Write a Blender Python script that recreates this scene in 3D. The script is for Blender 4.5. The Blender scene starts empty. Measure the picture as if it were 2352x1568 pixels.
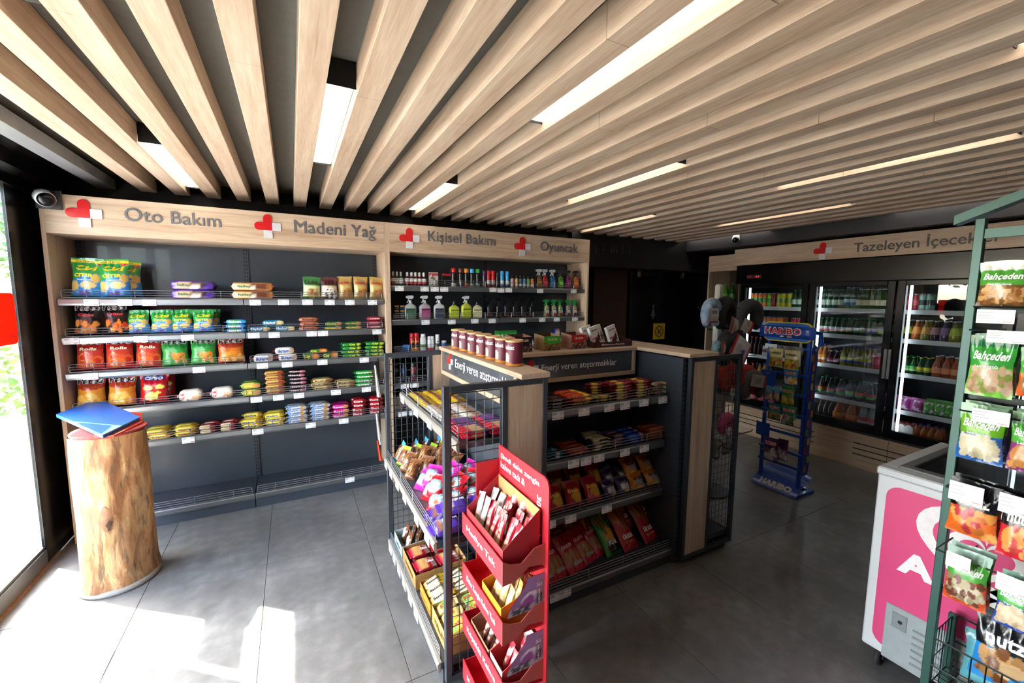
import bpy, bmesh, math, random
import numpy as np
from mathutils import Vector, Matrix, Euler

S = bpy.context.scene
C = S.collection
R = math.radians
random.seed(4)

# ------------------------------------------------------------------ camera
CAM = Vector((0, 0, 1.66))
FPX, YAW, PITCH, ROLL = 962.25, .4837, -.1057, .0071
def _axes():
    cy, sy, cp, sp = math.cos(YAW), math.sin(YAW), math.cos(PITCH), math.sin(PITCH)
    f = Vector((sy*cp, cy*cp, sp)); r = Vector((cy, -sy, 0)); u = r.cross(f)
    c, s = math.cos(ROLL), math.sin(ROLL)
    return c*r + s*u, -s*r + c*u, f
AX_R, AX_U, AX_F = _axes()
cd = bpy.data.cameras.new('camera'); cam = bpy.data.objects.new('camera', cd); C.objects.link(cam)
cd.sensor_width = 36; cd.lens = FPX/2352*36; cd.clip_start = .02; cd.clip_end = 200
cam.matrix_world = Matrix.Translation(CAM) @ Matrix((AX_R, AX_U, -AX_F)).transposed().to_4x4()
S.camera = cam

# ------------------------------------------------------------------ light and exposure
S.view_settings.view_transform = 'Standard'; S.view_settings.look = 'None'
S.view_settings.gamma = 1; S.view_settings.use_curve_mapping = False
S.view_settings.exposure = 0.56
w = bpy.data.worlds.new('sky'); S.world = w; w.use_nodes = True
nt = w.node_tree; nt.nodes.clear()
sky = nt.nodes.new('ShaderNodeTexSky'); sky.sky_type = 'NISHITA'; sky.sun_disc = False
sky.sun_elevation = R(48.4); sky.sun_rotation = math.atan2(-.681, .569)
sky.air_density = 1.0; sky.dust_density = 2.5; sky.ozone_density = 1.0
hs = nt.nodes.new('ShaderNodeHueSaturation'); hs.inputs['Saturation'].default_value = .7
bg = nt.nodes.new('ShaderNodeBackground'); bg.inputs[1].default_value = 4.0
wo = nt.nodes.new('ShaderNodeOutputWorld')
nt.links.new(sky.outputs[0], hs.inputs['Color']); nt.links.new(hs.outputs[0], bg.inputs[0]); nt.links.new(bg.outputs[0], wo.inputs[0])
SUN = Vector((.681, -.569, -1)).normalized()
sd = bpy.data.lights.new('sun', 'SUN'); sd.energy = 40; sd.angle = R(.6); sd.color = (1, .96, .9)
so = bpy.data.objects.new('sun', sd); C.objects.link(so)
so.rotation_euler = SUN.to_track_quat('-Z', 'Y').to_euler(); so.location = (-6, 6, 9)
S.cycles.max_bounces = 6; S.cycles.diffuse_bounces = 3; S.cycles.glossy_bounces = 3
S.cycles.transmission_bounces = 6; S.cycles.transparent_max_bounces = 10
S.cycles.use_adaptive_sampling = True; S.cycles.adaptive_threshold = .03
S.cycles.caustics_reflective = False; S.cycles.caustics_refractive = False
S.cycles.sample_clamp_indirect = 6; S.cycles.use_denoising = True

# ------------------------------------------------------------------ pixel of the photograph -> point on a real plane
def ray(x, y): return AX_R*((x-1176)/FPX) + AX_U*((784-y)/FPX) + AX_F
def at_y(x, y, Y): d = ray(x, y); return CAM + d*(Y/d.y)
def at_x(x, y, X): d = ray(x, y); return CAM + d*(X/d.x)
def at_z(x, y, z): d = ray(x, y); return CAM + d*((z-CAM.z)/d.z)

# ------------------------------------------------------------------ colours and materials
def hx(s):
    s = s.lstrip('#'); v = [int(s[i:i+2], 16)/255 for i in (0, 2, 4)]
    return tuple(c/12.92 if c <= .04045 else ((c+.055)/1.055)**2.4 for c in v)
_M = {}
def _new(name):
    m = bpy.data.materials.new(name); m.use_nodes = True
    return m, m.node_tree, m.node_tree.nodes['Principled BSDF']
def _noise(nt, scale, detail=4, coord='Object', stretch=None):
    tc = nt.nodes.new('ShaderNodeTexCoord'); n = nt.nodes.new('ShaderNodeTexNoise')
    n.inputs['Scale'].default_value = scale; n.inputs['Detail'].default_value = detail
    if stretch:
        mp = nt.nodes.new('ShaderNodeMapping'); mp.inputs['Scale'].default_value = stretch
        nt.links.new(tc.outputs[coord], mp.inputs[0]); nt.links.new(mp.outputs[0], n.inputs['Vector'])
    else: nt.links.new(tc.outputs[coord], n.inputs['Vector'])
    return n
def _ramp(nt, src, stops):
    r = nt.nodes.new('ShaderNodeValToRGB'); e = r.color_ramp.elements
    while len(e) < len(stops): e.new(.5)
    for i, (p, c) in enumerate(stops): e[i].position = p; e[i].color = (*c[:3], 1)
    nt.links.new(src, r.inputs[0]); return r
def _bump(nt, bsdf, src, strength, dist=.002):
    b = nt.nodes.new('ShaderNodeBump'); b.inputs['Strength'].default_value = strength; b.inputs['Distance'].default_value = dist
    nt.links.new(src, b.inputs['Height']); nt.links.new(b.outputs[0], bsdf.inputs['Normal'])
def mat(name, col, rough=.5, metal=0, var=.06, scale=30, bump=0, emit=0, alpha=1, trans=0, coat=0, ior=1.45):
    if name in _M: return _M[name]
    m, nt, b = _new(name); c = hx(col) if isinstance(col, str) else col
    n = _noise(nt, scale)
    r = _ramp(nt, n.outputs[0], [(.3, [x*(1-var) for x in c]), (.7, [min(1, x*(1+var)) for x in c])])
    nt.links.new(r.outputs[0], b.inputs['Base Color'])
    b.inputs['Roughness'].default_value = rough; b.inputs['Metallic'].default_value = metal
    b.inputs['IOR'].default_value = ior; b.inputs['Transmission Weight'].default_value = trans
    b.inputs['Coat Weight'].default_value = coat
    if alpha < 1: b.inputs['Alpha'].default_value = alpha
    if emit:
        b.inputs['Emission Color'].default_value = (*c, 1); b.inputs['Emission Strength'].default_value = emit
    if bump: _bump(nt, b, n.outputs[0], bump)
    _M[name] = m; return m
def wood(axis, dark='ab8d73', light='d8c2a8', name='oak'):
    key = name + axis
    if key in _M: return _M[key]
    m, nt, b = _new(key)
    st = {'x': (1.2, 22, 22), 'y': (22, 1.2, 22), 'z': (22, 22, 1.2)}[axis]
    n1 = _noise(nt, 1.6, 6, stretch=st); n1.inputs['Distortion'].default_value = .6
    n2 = _noise(nt, 9, 3, stretch=st)
    st2 = {'x': (.6, 5, 5), 'y': (5, .6, 5), 'z': (5, 5, .6)}[axis]
    n3 = _noise(nt, 1.3, 3, stretch=st2)
    mx = nt.nodes.new('ShaderNodeMix'); mx.inputs[0].default_value = .35
    nt.links.new(n1.outputs[0], mx.inputs[2]); nt.links.new(n2.outputs[0], mx.inputs[3])
    mx2 = nt.nodes.new('ShaderNodeMix'); mx2.inputs[0].default_value = .35
    nt.links.new(mx.outputs[0], mx2.inputs[2]); nt.links.new(n3.outputs[0], mx2.inputs[3])
    r = _ramp(nt, mx2.outputs[0], [(.365, hx(dark)), (.5, [(a+c)/2 for a, c in zip(hx(dark), hx(light))]), (.63, hx(light))])
    nt.links.new(r.outputs[0], b.inputs['Base Color']); b.inputs['Roughness'].default_value = .5
    _bump(nt, b, n2.outputs[0], .12, .001)
    _M[key] = m; return m
def printed(name, rough=.35, metal=0, bump=.0, trans=0, coat=0, alpha=1):
    """printed packaging: the print is a colour attribute, the sheen and crinkle procedural"""
    if name in _M: return _M[name]
    m, nt, b = _new(name)
    a = nt.nodes.new('ShaderNodeVertexColor'); a.layer_name = 'Col'
    nt.links.new(a.outputs[0], b.inputs['Base Color'])
    b.inputs['Roughness'].default_value = rough; b.inputs['Metallic'].default_value = metal
    b.inputs['Transmission Weight'].default_value = trans; b.inputs['Coat Weight'].default_value = coat
    if alpha < 1: b.inputs['Alpha'].default_value = alpha
    if bump:
        n = _noise(nt, 28, 3); _bump(nt, b, n.outputs[0], bump, .006)
    _M[name] = m; return m
FOIL = printed('foil_print', .26, 0, .55, coat=.3)
PAPER = printed('carton_print', .5)
PLAST = printed('plastic_print', .28, coat=.2)
CLEARP = printed('tinted_plastic', .12, 0, 0, trans=.45)

# ------------------------------------------------------------------ mesh building
class MB:
    def __init__(s): s.v = []; s.f = []; s.c = []; s.col = (.5, .5, .5)
    def color(s, c): s.col = hx(c) if isinstance(c, str) else c; return s
    def add(s, vs, fs, cols=None):
        n = len(s.v); s.v += [tuple(p) for p in vs]; s.f += [tuple(i+n for i in f) for f in fs]
        s.c += list(cols) if cols is not None else [s.col]*len(vs); return s
    def box(s, x0, x1, y0, y1, z0, z1):
        if x0 > x1: x0, x1 = x1, x0
        if y0 > y1: y0, y1 = y1, y0
        if z0 > z1: z0, z1 = z1, z0
        return s.add([(x0,y0,z0),(x1,y0,z0),(x1,y1,z0),(x0,y1,z0),(x0,y0,z1),(x1,y0,z1),(x1,y1,z1),(x0,y1,z1)],
            [(0,3,2,1),(4,5,6,7),(0,1,5,4),(1,2,6,5),(2,3,7,6),(3,0,4,7)])
    def rbox(s, x0, x1, y0, y1, z0, z1, b=.004):
        """box with its twelve edges bevelled"""
        if x0 > x1: x0, x1 = x1, x0
        if y0 > y1: y0, y1 = y1, y0
        if z0 > z1: z0, z1 = z1, z0
        b = min(b, (x1-x0)*.45, (y1-y0)*.45, (z1-z0)*.45)
        bm = bmesh.new(); bmesh.ops.create_cube(bm, size=1)
        for v in bm.verts: v.co = ((x0+x1)/2+v.co.x*(x1-x0), (y0+y1)/2+v.co.y*(y1-y0), (z0+z1)/2+v.co.z*(z1-z0))
        bmesh.ops.bevel(bm, geom=bm.edges[:], offset=b, segments=1, affect='EDGES')
        bm.verts.index_update(); s.add([v.co[:] for v in bm.verts], [[v.index for v in f.verts] for f in bm.faces]); bm.free(); return s
    def tube(s, pts, r=.002, n=5, closed=False):
        pts = [Vector(p) for p in pts]; m = len(pts); vs = []
        for i, p in enumerate(pts):
            a = pts[i-1] if (i or closed) else p; b = pts[(i+1) % m] if (i < m-1 or closed) else p
            t = (b-a).normalized(); up = Vector((0, 0, 1)) if abs(t.z) < .9 else Vector((1, 0, 0))
            e = t.cross(up).normalized(); g = t.cross(e)
            vs += [p+(e*math.cos(2*math.pi*k/n)+g*math.sin(2*math.pi*k/n))*r for k in range(n)]
        fs = [(i*n+k, i*n+(k+1) % n, ((i+1) % m)*n+(k+1) % n, ((i+1) % m)*n+k) for i in range(m if closed else m-1) for k in range(n)]
        if not closed: fs += [tuple(range(n)), tuple(range((m-1)*n, m*n))[::-1]]
        return s.add(vs, fs)
    def lathe(s, prof, n=14, cx=0, cy=0, cols=None, squash=1, cap=True):
        """prof: (radius, z) from bottom to top; cols: colour per profile point"""
        vs, cc = [], []
        for i, (r, z) in enumerate(prof):
            for k in range(n):
                a = 2*math.pi*k/n; vs.append((cx+r*math.cos(a), cy+r*math.sin(a)*squash, z)); cc.append(cols[i] if cols else s.col)
        fs = [(i*n+k, i*n+(k+1) % n, (i+1)*n+(k+1) % n, (i+1)*n+k) for i in range(len(prof)-1) for k in range(n)]
        if cap: fs += [tuple(range(n))[::-1], tuple(range((len(prof)-1)*n, len(prof)*n))]
        return s.add(vs, fs, cc)
    def prism(s, poly, d0, d1, plane='xz'):
        """polygon extruded along the third axis"""
        def P(a, b, d): return {'xz': (a, d, b), 'yz': (d, a, b), 'xy': (a, b, d)}[plane]
        n = len(poly); vs = [P(a, b, d0) for a, b in poly]+[P(a, b, d1) for a, b in poly]
        fs = [tuple(range(n)), tuple(range(n, 2*n))[::-1]]+[(i, i+n, (i+1) % n+n, (i+1) % n) for i in range(n)]
        return s.add(vs, fs)
    def grid(s, fn, nu, nv, colfn=None, wrap=False):
        vs, cc = [], []
        for j in range(nv+1):
            for i in range(nu+1):
                u, v = i/nu, j/nv; vs.append(fn(u, v)); cc.append(colfn(u, v) if colfn else s.col)
        fs = [(j*(nu+1)+i, j*(nu+1)+i+1, (j+1)*(nu+1)+i+1, (j+1)*(nu+1)+i) for j in range(nv) for i in range(nu)]
        return s.add(vs, fs, cc)
    def xf(s, M):
        s.v = [tuple(M @ Vector(p)) for p in s.v]; return s
    def mesh(s, name, m=None, smooth=False, fix=False):
        me = bpy.data.meshes.new(name); me.from_pydata(s.v, [], s.f)
        if fix:
            bm = bmesh.new(); bm.from_mesh(me); bmesh.ops.recalc_face_normals(bm, faces=bm.faces[:]); bm.to_mesh(me); bm.free()
        at = me.color_attributes.new('Col', 'FLOAT_COLOR', 'POINT')
        a = np.ones((len(s.v), 4), np.float32)
        if s.v: a[:, :3] = np.array(s.c, np.float32)
        at.data.foreach_set('color', a.ravel())
        if smooth: me.polygons.foreach_set('use_smooth', [True]*len(me.polygons))
        if m: me.materials.append(m)
        me.update(); return me
    def obj(s, name, m, parent=None, smooth=False, fix=False):
        return link(name, s.mesh(name, m, smooth, fix), parent)
def link(name, me, parent=None):
    o = bpy.data.objects.new(name, me); C.objects.link(o)
    if parent is not None: o.parent = parent
    return o
def tag(o, label=None, cat=None, group=None, kind=None):
    if label and len(label.replace('-', ' ').split()) > 16:      # keep labels short: drop articles first
        for drop in (' the ', ' its ', ' of a ', ' shelf,', ' a '):
            while drop in label and len(label.replace('-', ' ').split()) > 16: label = label.replace(drop, ',' if drop == ' shelf,' else ' ', 1)
    if label: o['label'] = label
    if cat: o['category'] = cat
    if group: o['group'] = group
    if kind: o['kind'] = kind
    return o
def empty(name, label, cat, loc=(0, 0, 0), group=None, rot=(0, 0, 0)):
    o = bpy.data.objects.new(name, None); C.objects.link(o); o.location = loc; o.rotation_euler = rot
    o.empty_display_size = .05
    return tag(o, label, cat, group)
def struct(name, mb, m, fix=False, smooth=False):
    return tag(mb.obj(name, m, None, smooth, fix), kind='structure')

# ------------------------------------------------------------------ lettering (flat print or cut-out letters)
_T = {}
def text_raw(body, bold=0., res=2):
    """2-D outline of a text; letters missing from the built-in font are composed (base letter + mark)"""
    k = (body, bold, res)
    if k in _T: return _T[k]
    if any(c in body for c in 'şğİŞ'):
        plain = body.replace('ş', 's').replace('ğ', 'g').replace('İ', 'I').replace('Ş', 'S')
        vs, fs, wd, ht = text_raw(plain, bold, res); vs = vs+np.array([wd/2, 0]); fs = list(fs)
        capz = text_raw('H', bold, res)[3]; base = None
        # baseline of the plain text: bottom of its first letter without descender
        desc = any(c in plain for c in 'gjpqyç,'); lowz = vs[:, 1].min(); 
        base = lowz+(text_raw('p', bold, res)[3]-text_raw('x', bold, res)[3] if desc else 0)
        xh = text_raw('x', bold, res)[3]; t = .075+bold
        for i, c in enumerate(body):
            if c not in 'şğİŞ': continue
            g = plain[i]; wg = text_raw(g, bold, res)[2]; xr = text_raw(plain[:i+1], bold, res)[2]; xc = xr-wg/2
            if c in 'şŞ': q = [(xc-.035, base), (xc+.05, base), (xc+.035, base-.06), (xc+.085, base-.1), (xc+.06, base-.185), (xc-.07, base-.205), (xc-.06, base-.15), (xc+.01, base-.14), (xc+.02, base-.1), (xc-.04, base-.08)]
            elif c == 'ğ': z = base+xh+.09; q = [(xc-.15, z+.13), (xc-.09, z+.13), (xc-.05, z+.065), (xc+.05, z+.065), (xc+.09, z+.13), (xc+.15, z+.13), (xc+.1, z+.02), (xc, z-.015), (xc-.1, z+.02)]
            else: z = base+capz+.06; q = [(xc-.055, z), (xc+.055, z), (xc+.055, z+.11), (xc-.055, z+.11)]
            n = len(vs); vs = np.vstack([vs, np.array(q)]); fs.append(tuple(range(n, n+len(q))))
        lo, hi = vs.min(0), vs.max(0); _T[k] = (vs-(lo+hi)/2, fs, (hi-lo)[0], (hi-lo)[1]); return _T[k]
    cu = bpy.data.curves.new('t', 'FONT'); cu.body = body; cu.size = 1; cu.align_x = 'CENTER'; cu.align_y = 'CENTER'
    cu.resolution_u = res; cu.offset = bold; cu.space_character = 1+bold*.6
    o = bpy.data.objects.new('t', cu); C.objects.link(o)
    dg = bpy.context.evaluated_depsgraph_get(); me = bpy.data.meshes.new_from_object(o.evaluated_get(dg))
    vs = np.array([v.co[:2] for v in me.vertices]); fs = [tuple(p.vertices) for p in me.polygons]
    bpy.data.objects.remove(o); bpy.data.curves.remove(cu); bpy.data.meshes.remove(me)
    if len(vs):
        lo, hi = vs.min(0), vs.max(0); vs = vs-(lo+hi)/2; wd, ht = hi-lo
    else: vs = np.zeros((1, 2)); fs = []; wd = ht = 1
    _T[k] = (vs, fs, wd, ht); return _T[k]
def put_text(mb, body, fn, w=None, h=None, col=None, bold=.02, shear=0, res=2):
    """letters added to mb through fn(x, z) -> 3-D point; w and/or h give the size"""
    vs, fs, wd, ht = text_raw(body, bold, res)
    sx = (w/wd) if w else h/ht; sz = (h/ht) if h else sx
    if col: mb.color(col)
    return mb.add([fn(x*sx+shear*z*sz, z*sz) for x, z in vs], fs)
def put_slab_text(mb, body, fn, w=None, h=None, bold=.02, res=3):
    """raised letters: fn(x, z, d) with d = 0 back, 1 front; weight comes from overlaid shifted copies"""
    if bold:
        _, _, wd, ht = text_raw(body, 0, res); q = (w/wd) if w else h/ht
        for i, (dx, dz) in enumerate(((-bold, 0), (bold, 0), (0, bold), (0, -bold))):
            put_slab_text(mb, body, lambda x, z, d: fn(x+dx*q, z+dz*q, d*(1+.08*i)), w, h, 0, res)
        return mb
    vs, fs, wd, ht = text_raw(body, bold, res)
    sx = (w/wd) if w else h/ht; sz = (h/ht) if h else sx
    n = len(vs); ed = {}
    for f in fs:
        for a, b in zip(f, f[1:]+f[:1]): ed[(a, b)] = 1
    rim = [(a, b) for a, b in ed if (b, a) not in ed]
    return mb.add([fn(x*sx, z*sz, 1) for x, z in vs]+[fn(x*sx, z*sz, 0) for x, z in vs], list(fs)+[(b, a, a+n, b+n) for a, b in rim])

def cut_letters(parent, body, fn, w, m, bold=.009, res=3, name='letter', flat=False):
    """every letter of a sign as its own raised piece: fn(x, z, depth 0..1)"""
    vs, fs, wd, ht = text_raw(body, 0, res); sc = w/wd
    par = list(range(len(vs)))
    def find(i):
        while par[i] != i: par[i] = par[par[i]]; i = par[i]
        return i
    for f in fs:
        for a in f[1:]: par[find(a)] = find(f[0])
    isl = {}
    for f in fs: isl.setdefault(find(f[0]), []).append(f)
    items = []
    for k, ff in isl.items():
        ids = sorted({i for f in ff for i in f}); xs = vs[ids, 0]; items.append([xs.min(), xs.max(), ff])
    items.sort(key=lambda t: -(t[1]-t[0])); grp = []
    for a, b, ff in items:           # dots and marks join the letter below them
        for g in grp:
            if min(b, g[1])-max(a, g[0]) > .6*(b-a): g[2] += ff; break
        else: grp.append([a, b, list(ff)])
    for a, b, ff in sorted(grp, key=lambda t: t[0]):
        ids = sorted({i for f in ff for i in f}); ix = {i: q for q, i in enumerate(ids)}; fl = [tuple(ix[i] for i in f) for f in ff]
        ed = {(p, q) for f in fl for p, q in zip(f, f[1:]+f[:1])}; rim = [(p, q) for p, q in ed if (q, p) not in ed]; n = len(ids); mb = MB()
        for j, (dx, dz) in enumerate(((-bold, 0), (bold, 0), (0, bold), (0, -bold)) if bold else ((0, 0),)):
            pt = [((vs[i, 0]+dx)*sc, (vs[i, 1]+dz)*sc) for i in ids]; dd = 1+.08*j
            if flat: mb.add([fn(x, z, dd) for x, z in pt], fl)
            else: mb.add([fn(x, z, dd) for x, z in pt]+[fn(x, z, 0) for x, z in pt], fl+[(q, p, p+n, q+n) for p, q in rim])
        mb.obj(name, m, parent, fix=not flat)

# ------------------------------------------------------------------ print designs: u right, v up, both 0..1
def painter(ops):
    pre = []
    for o in ops:
        o = list(o)
        if o[0] == 'speck':      # ('speck', u0,u1,v0,v1, n, r, [cols], seed)
            rr = random.Random(o[8]); 
            for _ in range(o[5]): pre.append(('blob', rr.uniform(o[1], o[2]), rr.uniform(o[3], o[4]), o[6]*rr.uniform(.7, 1.3), o[6]*rr.uniform(.6, 1.2), hx(rr.choice(o[7]))))
        else: pre.append(tuple(o[:-1])+(hx(o[-1]) if isinstance(o[-1], str) else o[-1],))
    def fn(u, v):
        c = (.5, .5, .5)
        for o in pre:
            k = o[0]
            if k == 'fill': c = o[1]
            elif k == 'band' and o[1] <= v <= o[2]: c = o[3]
            elif k == 'rect' and o[1] <= u <= o[2] and o[3] <= v <= o[4]: c = o[5]
            elif k == 'blob' and ((u-o[1])/o[3])**2+((v-o[2])/o[4])**2 <= 1: c = o[5]
            elif k == 'diag' and v > o[1]+o[2]*u: c = o[3]          # above the line v = a + b*u
            elif k == 'grad':
                t = min(1, max(0, (v-o[1])/(o[2]-o[1]))); c = tuple(a*(1-t)+b*t for a, b in zip(c, o[3]))
        return c
    return fn
def sm(t): t = min(1, max(0, t)); return t*t*(3-2*t)

# ------------------------------------------------------------------ package kinds: a kind is a list of (part name, mesh, material)
def proto(*parts): return [p for p in parts if p]
def pouch(w, h, d, ops, texts=(), nu=26, nv=32, seed=0, back=None, m=None, flat_bottom=True, top_seal=.08):
    """filled bag standing on its bottom edge, front towards -y; texts: (body, u, v, width share, height share, colour[, bold, shear])"""
    pf = painter(ops); rr = random.Random(seed); ph = [rr.uniform(0, 6.3) for _ in range(6)]
    def T(u, v):
        e = max(0, 1-abs(2*u-1)**2.6)**.75
        t = sm(v/(.10 if flat_bottom else .22))**.8*sm((1-top_seal-v)/.34 + .0)**.8 if v < 1-top_seal else 0
        wr = .006*math.sin(9*math.pi*u+ph[0])*math.exp(-((v-.82)/.12)**2)+.004*math.sin(7*math.pi*u+ph[1])*math.exp(-((v-.1)/.1)**2)+.003*math.sin(5*v+ph[2]+6*u)
        return max(.0006, d/2*e*t+(wr*e*h/.25 if 0 < v < 1 else 0))
    def W(v): return 1-.10*math.sin(math.pi*v)**1.5+.014*math.sin(11*v+ph[3])+.01*math.sin(23*v+ph[5])
    def P(x, z, s): 
        u = x/w+.5; v = z/h; return (x*W(v), s*T(u, v), z+.01*h*math.sin(6*u+ph[4])*sm((v-.8)/.2))
    b = MB(); bc = hx(back) if back else pf(.5, .95)
    b.grid(lambda u, v: P((u-.5)*w, v*h, -1), nu, nv, pf)
    b.grid(lambda u, v: P((.5-u)*w, v*h, 1), max(4, nu//2), max(5, nv//2), lambda u, v: bc)
    parts = [('bag', b.mesh('bag', m or FOIL, True), None)]
    groups = {}
    for tx in texts: groups.setdefault(round(tx[2], 3), []).append(tx)      # an outline and its fill are one piece
    for gr in groups.values():
        t = MB()
        for q, tx in enumerate(gr):
            body, u0, v0, ws, hs, col = tx[:6]; bo = tx[6] if len(tx) > 6 else .03; sh = tx[7] if len(tx) > 7 else 0
            def fn(x, z):
                X, Z = (u0-.5)*w+x, v0*h+z; p = P(X, Z, -1); return (p[0], p[1]-.0016-.0006*q, p[2])
            put_text(t, body, fn, ws*w, hs*h, col, bo, sh)
        parts.append(('lettering', t.mesh('lettering', PAPER), None))
    return parts
def flowpack(L, d, h, ops, texts=(), fin=.018, nu=14, seed=0, m=None, face='front', n=12, sq=.45):
    """biscuit pack lying along x with crimped ends; v runs from front bottom (0) over the front and top (1 = rear edge)"""
    pf = painter(ops); rr = random.Random(seed); ph = [rr.uniform(0, 6.3) for _ in range(4)]
    def sec(a):                   # superellipse
        ca, sa = math.cos(a), math.sin(a)
        return math.copysign(abs(ca)**sq, ca), math.copysign(abs(sa)**sq, sa)
    def K(x):
        e = (L/2-abs(x))
        if e <= fin: return None
        return sm((e-fin)/(.008+.03*L))**.5
    b = MB(); rings = []; xs = [-L/2, -L/2+fin*.5, -L/2+fin]+[-L/2+fin+(L-2*fin)*t for t in [.02, .05]+[i/nu for i in range(1, nu)][1:-1]+[.95, .98]]+[L/2-fin, L/2-fin*.5, L/2]
    ang = [-math.pi*.75-math.pi*2*i/n for i in range(n)]      # starts at front bottom edge and climbs the front
    vs, cs = [], []
    for x in xs:
        k = K(x)
        for i, a in enumerate(ang):
            y, z = sec(a)
            if k is None: yy, zz = d/2*y*.86, h*.5+.0008*z+.004*math.sin(60*x+ph[0])*(1 if abs(x) < L/2-.001 else .4)
            else: yy, zz = d/2*y*(.86+.14*k), h/2+h/2*z*(.12+.88*k)*(1+.03*math.sin(23*x+ph[1]))
            vs.append((x, yy, max(0, zz)))
            vv = i/(n*.62)
            cs.append(pf(x/L+.5, vv if vv <= 1 else .02))
    fs = [(i*n+k, i*n+(k+1) % n, (i+1)*n+(k+1) % n, (i+1)*n+k) for i in range(len(xs)-1) for k in range(n)]
    fs += [tuple(range(n)), tuple(range((len(xs)-1)*n, len(xs)*n))[::-1]]
    b.add(vs, fs, cs)
    parts = [('wrapper', b.mesh('wrapper', m or FOIL, True, True), None)]
    if texts:
        t = MB()
        for tx in texts:
            body, u0, v0, ws, hs, col = tx[:6]; bo = tx[6] if len(tx) > 6 else .03; sh = tx[7] if len(tx) > 7 else 0
            if face == 'top': fn = lambda x, z: ((u0-.5)*L+x, (v0-.5)*d*.8+z, h+.0012)
            else: fn = lambda x, z: ((u0-.5)*L+x, -d/2-.0012, h*v0+z)
            put_text(t, body, fn, ws*L, hs*(d*.8 if face == 'top' else h), col, bo, sh)
        parts.append(('lettering', t.mesh('lettering', PAPER), None))
    return parts
def place(kind, name, loc, label=None, cat=None, group=None, rz=0, rx=0, ry=0, sc=1):
    if len(kind) == 1:
        o = link(name, kind[0][1])
    else:
        o = bpy.data.objects.new(name, None); C.objects.link(o); o.empty_display_size = .03
        made = {}
        for p in kind:
            ch = link(p[0], p[1], made.get(p[2], o)); made[p[0]] = ch
    o.location = loc; o.rotation_euler = Euler((rx, ry, rz), 'XYZ')
    o.scale = (sc, sc, sc) if not isinstance(sc, tuple) else sc
    return tag(o, label, cat, group)
ORD = ['first', 'second', 'third', 'fourth', 'fifth', 'sixth', 'seventh', 'eighth', 'ninth', 'tenth', 'eleventh', 'twelfth', 'thirteenth', 'fourteenth', 'fifteenth', 'sixteenth', 'seventeenth', 'eighteenth', 'nineteenth', 'twentieth']
def nth(i, n, a='from the left'):
    if n == 1: return ''
    if n == 2: return ', the '+('left' if i == 0 else 'right')+' one of two' if a == 'from the left' else ', the '+ORD[i]+' '+a
    if i == 0 and a == 'from the left': return ', the leftmost of its row'
    if i == n-1 and a == 'from the left': return ', the rightmost of its row'
    return ', '+ORD[i]+' '+a
# ================================================================== the setting
STEEL = mat('anthracite_steel', '41474f', .34, .15, .05, 8, coat=.2)
DARK = mat('black_paint', '141416', .4, 0, .1, 6)
BLACK = mat('black_gloss', '0c0c0e', .22, 0, .1, 6)
RAILM = mat('aluminium_rail', '85888b', .33, .75, .05, 12)
WIRE = mat('guard_wire', '7c7f84', .35, .4)
MESHW = mat('mesh_wire', '484c52', .4, .3)
CHROME = mat('chrome', 'c8c8c8', .15, 1)
WHITEP = mat('white_plastic', 'e6e8ea', .35, 0, .01)
RED = mat('red_acrylic', 'c8141c', .25, 0, .02, coat=.3)
WHITEA = mat('white_acrylic', 'dcdee2', .3)
LETTER = mat('brushed_letters', '6f7175', .4, .25)
OX, OY, OZ = wood('x'), wood('y'), wood('z')

def glass_mat(name, tint, refl=.08):
    m = bpy.data.materials.new(name); m.use_nodes = True; nt = m.node_tree; nt.nodes.clear()
    tr = nt.nodes.new('ShaderNodeBsdfTransparent'); tr.inputs[0].default_value = (*tint, 1)
    gl = nt.nodes.new('ShaderNodeBsdfGlossy'); gl.inputs['Roughness'].default_value = .01
    lw = nt.nodes.new('ShaderNodeLayerWeight'); pw = nt.nodes.new('ShaderNodeMath'); pw.operation = 'POWER'; pw.inputs[1].default_value = 5
    fr = nt.nodes.new('ShaderNodeMath'); fr.operation = 'MULTIPLY_ADD'; fr.inputs[1].default_value = .95; fr.inputs[2].default_value = .045
    nt.links.new(lw.outputs['Facing'], pw.inputs[0]); nt.links.new(pw.outputs[0], fr.inputs[0])
    mx = nt.nodes.new('ShaderNodeMixShader'); out = nt.nodes.new('ShaderNodeOutputMaterial')
    nt.links.new(fr.outputs[0], mx.inputs[0]); nt.links.new(tr.outputs[0], mx.inputs[1]); nt.links.new(gl.outputs[0], mx.inputs[2]); nt.links.new(mx.outputs[0], out.inputs[0])
    return m
GLASS = glass_mat('window_glass', (.93, .95, .95)); COOLGLASS = glass_mat('cooler_glass', (.9, .92, .93))

# floor with 60 x 120 cm tiles
def floor_mat():
    m, nt, b = _new('concrete_look_tile')
    n = _noise(nt, 1.7, 8, 'Object'); n.inputs['Roughness'].default_value = .62
    n2 = _noise(nt, 14, 6)
    mx = nt.nodes.new('ShaderNodeMix'); mx.inputs[0].default_value = .35
    nt.links.new(n.outputs[0], mx.inputs[2]); nt.links.new(n2.outputs[0], mx.inputs[3])
    r = _ramp(nt, mx.outputs[0], [(.32, hx('555452')), (.5, hx('6e6d6b')), (.66, hx('888785'))])
    nt.links.new(r.outputs[0], b.inputs['Base Color']); 
    rr = _ramp(nt, n2.outputs[0], [(.3, (.28,)*3), (.7, (.42,)*3)]); nt.links.new(rr.outputs[0], b.inputs['Roughness'])
    _bump(nt, b, n2.outputs[0], .06, .002)
    return m
TILE = floor_mat()
fl = struct('floor', MB().box(-1.42, 5.75, -2.3, 5.2, -.12, -.006), mat('grout', '8e8c88', .8))
TP = .5976
tm = {}
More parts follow.
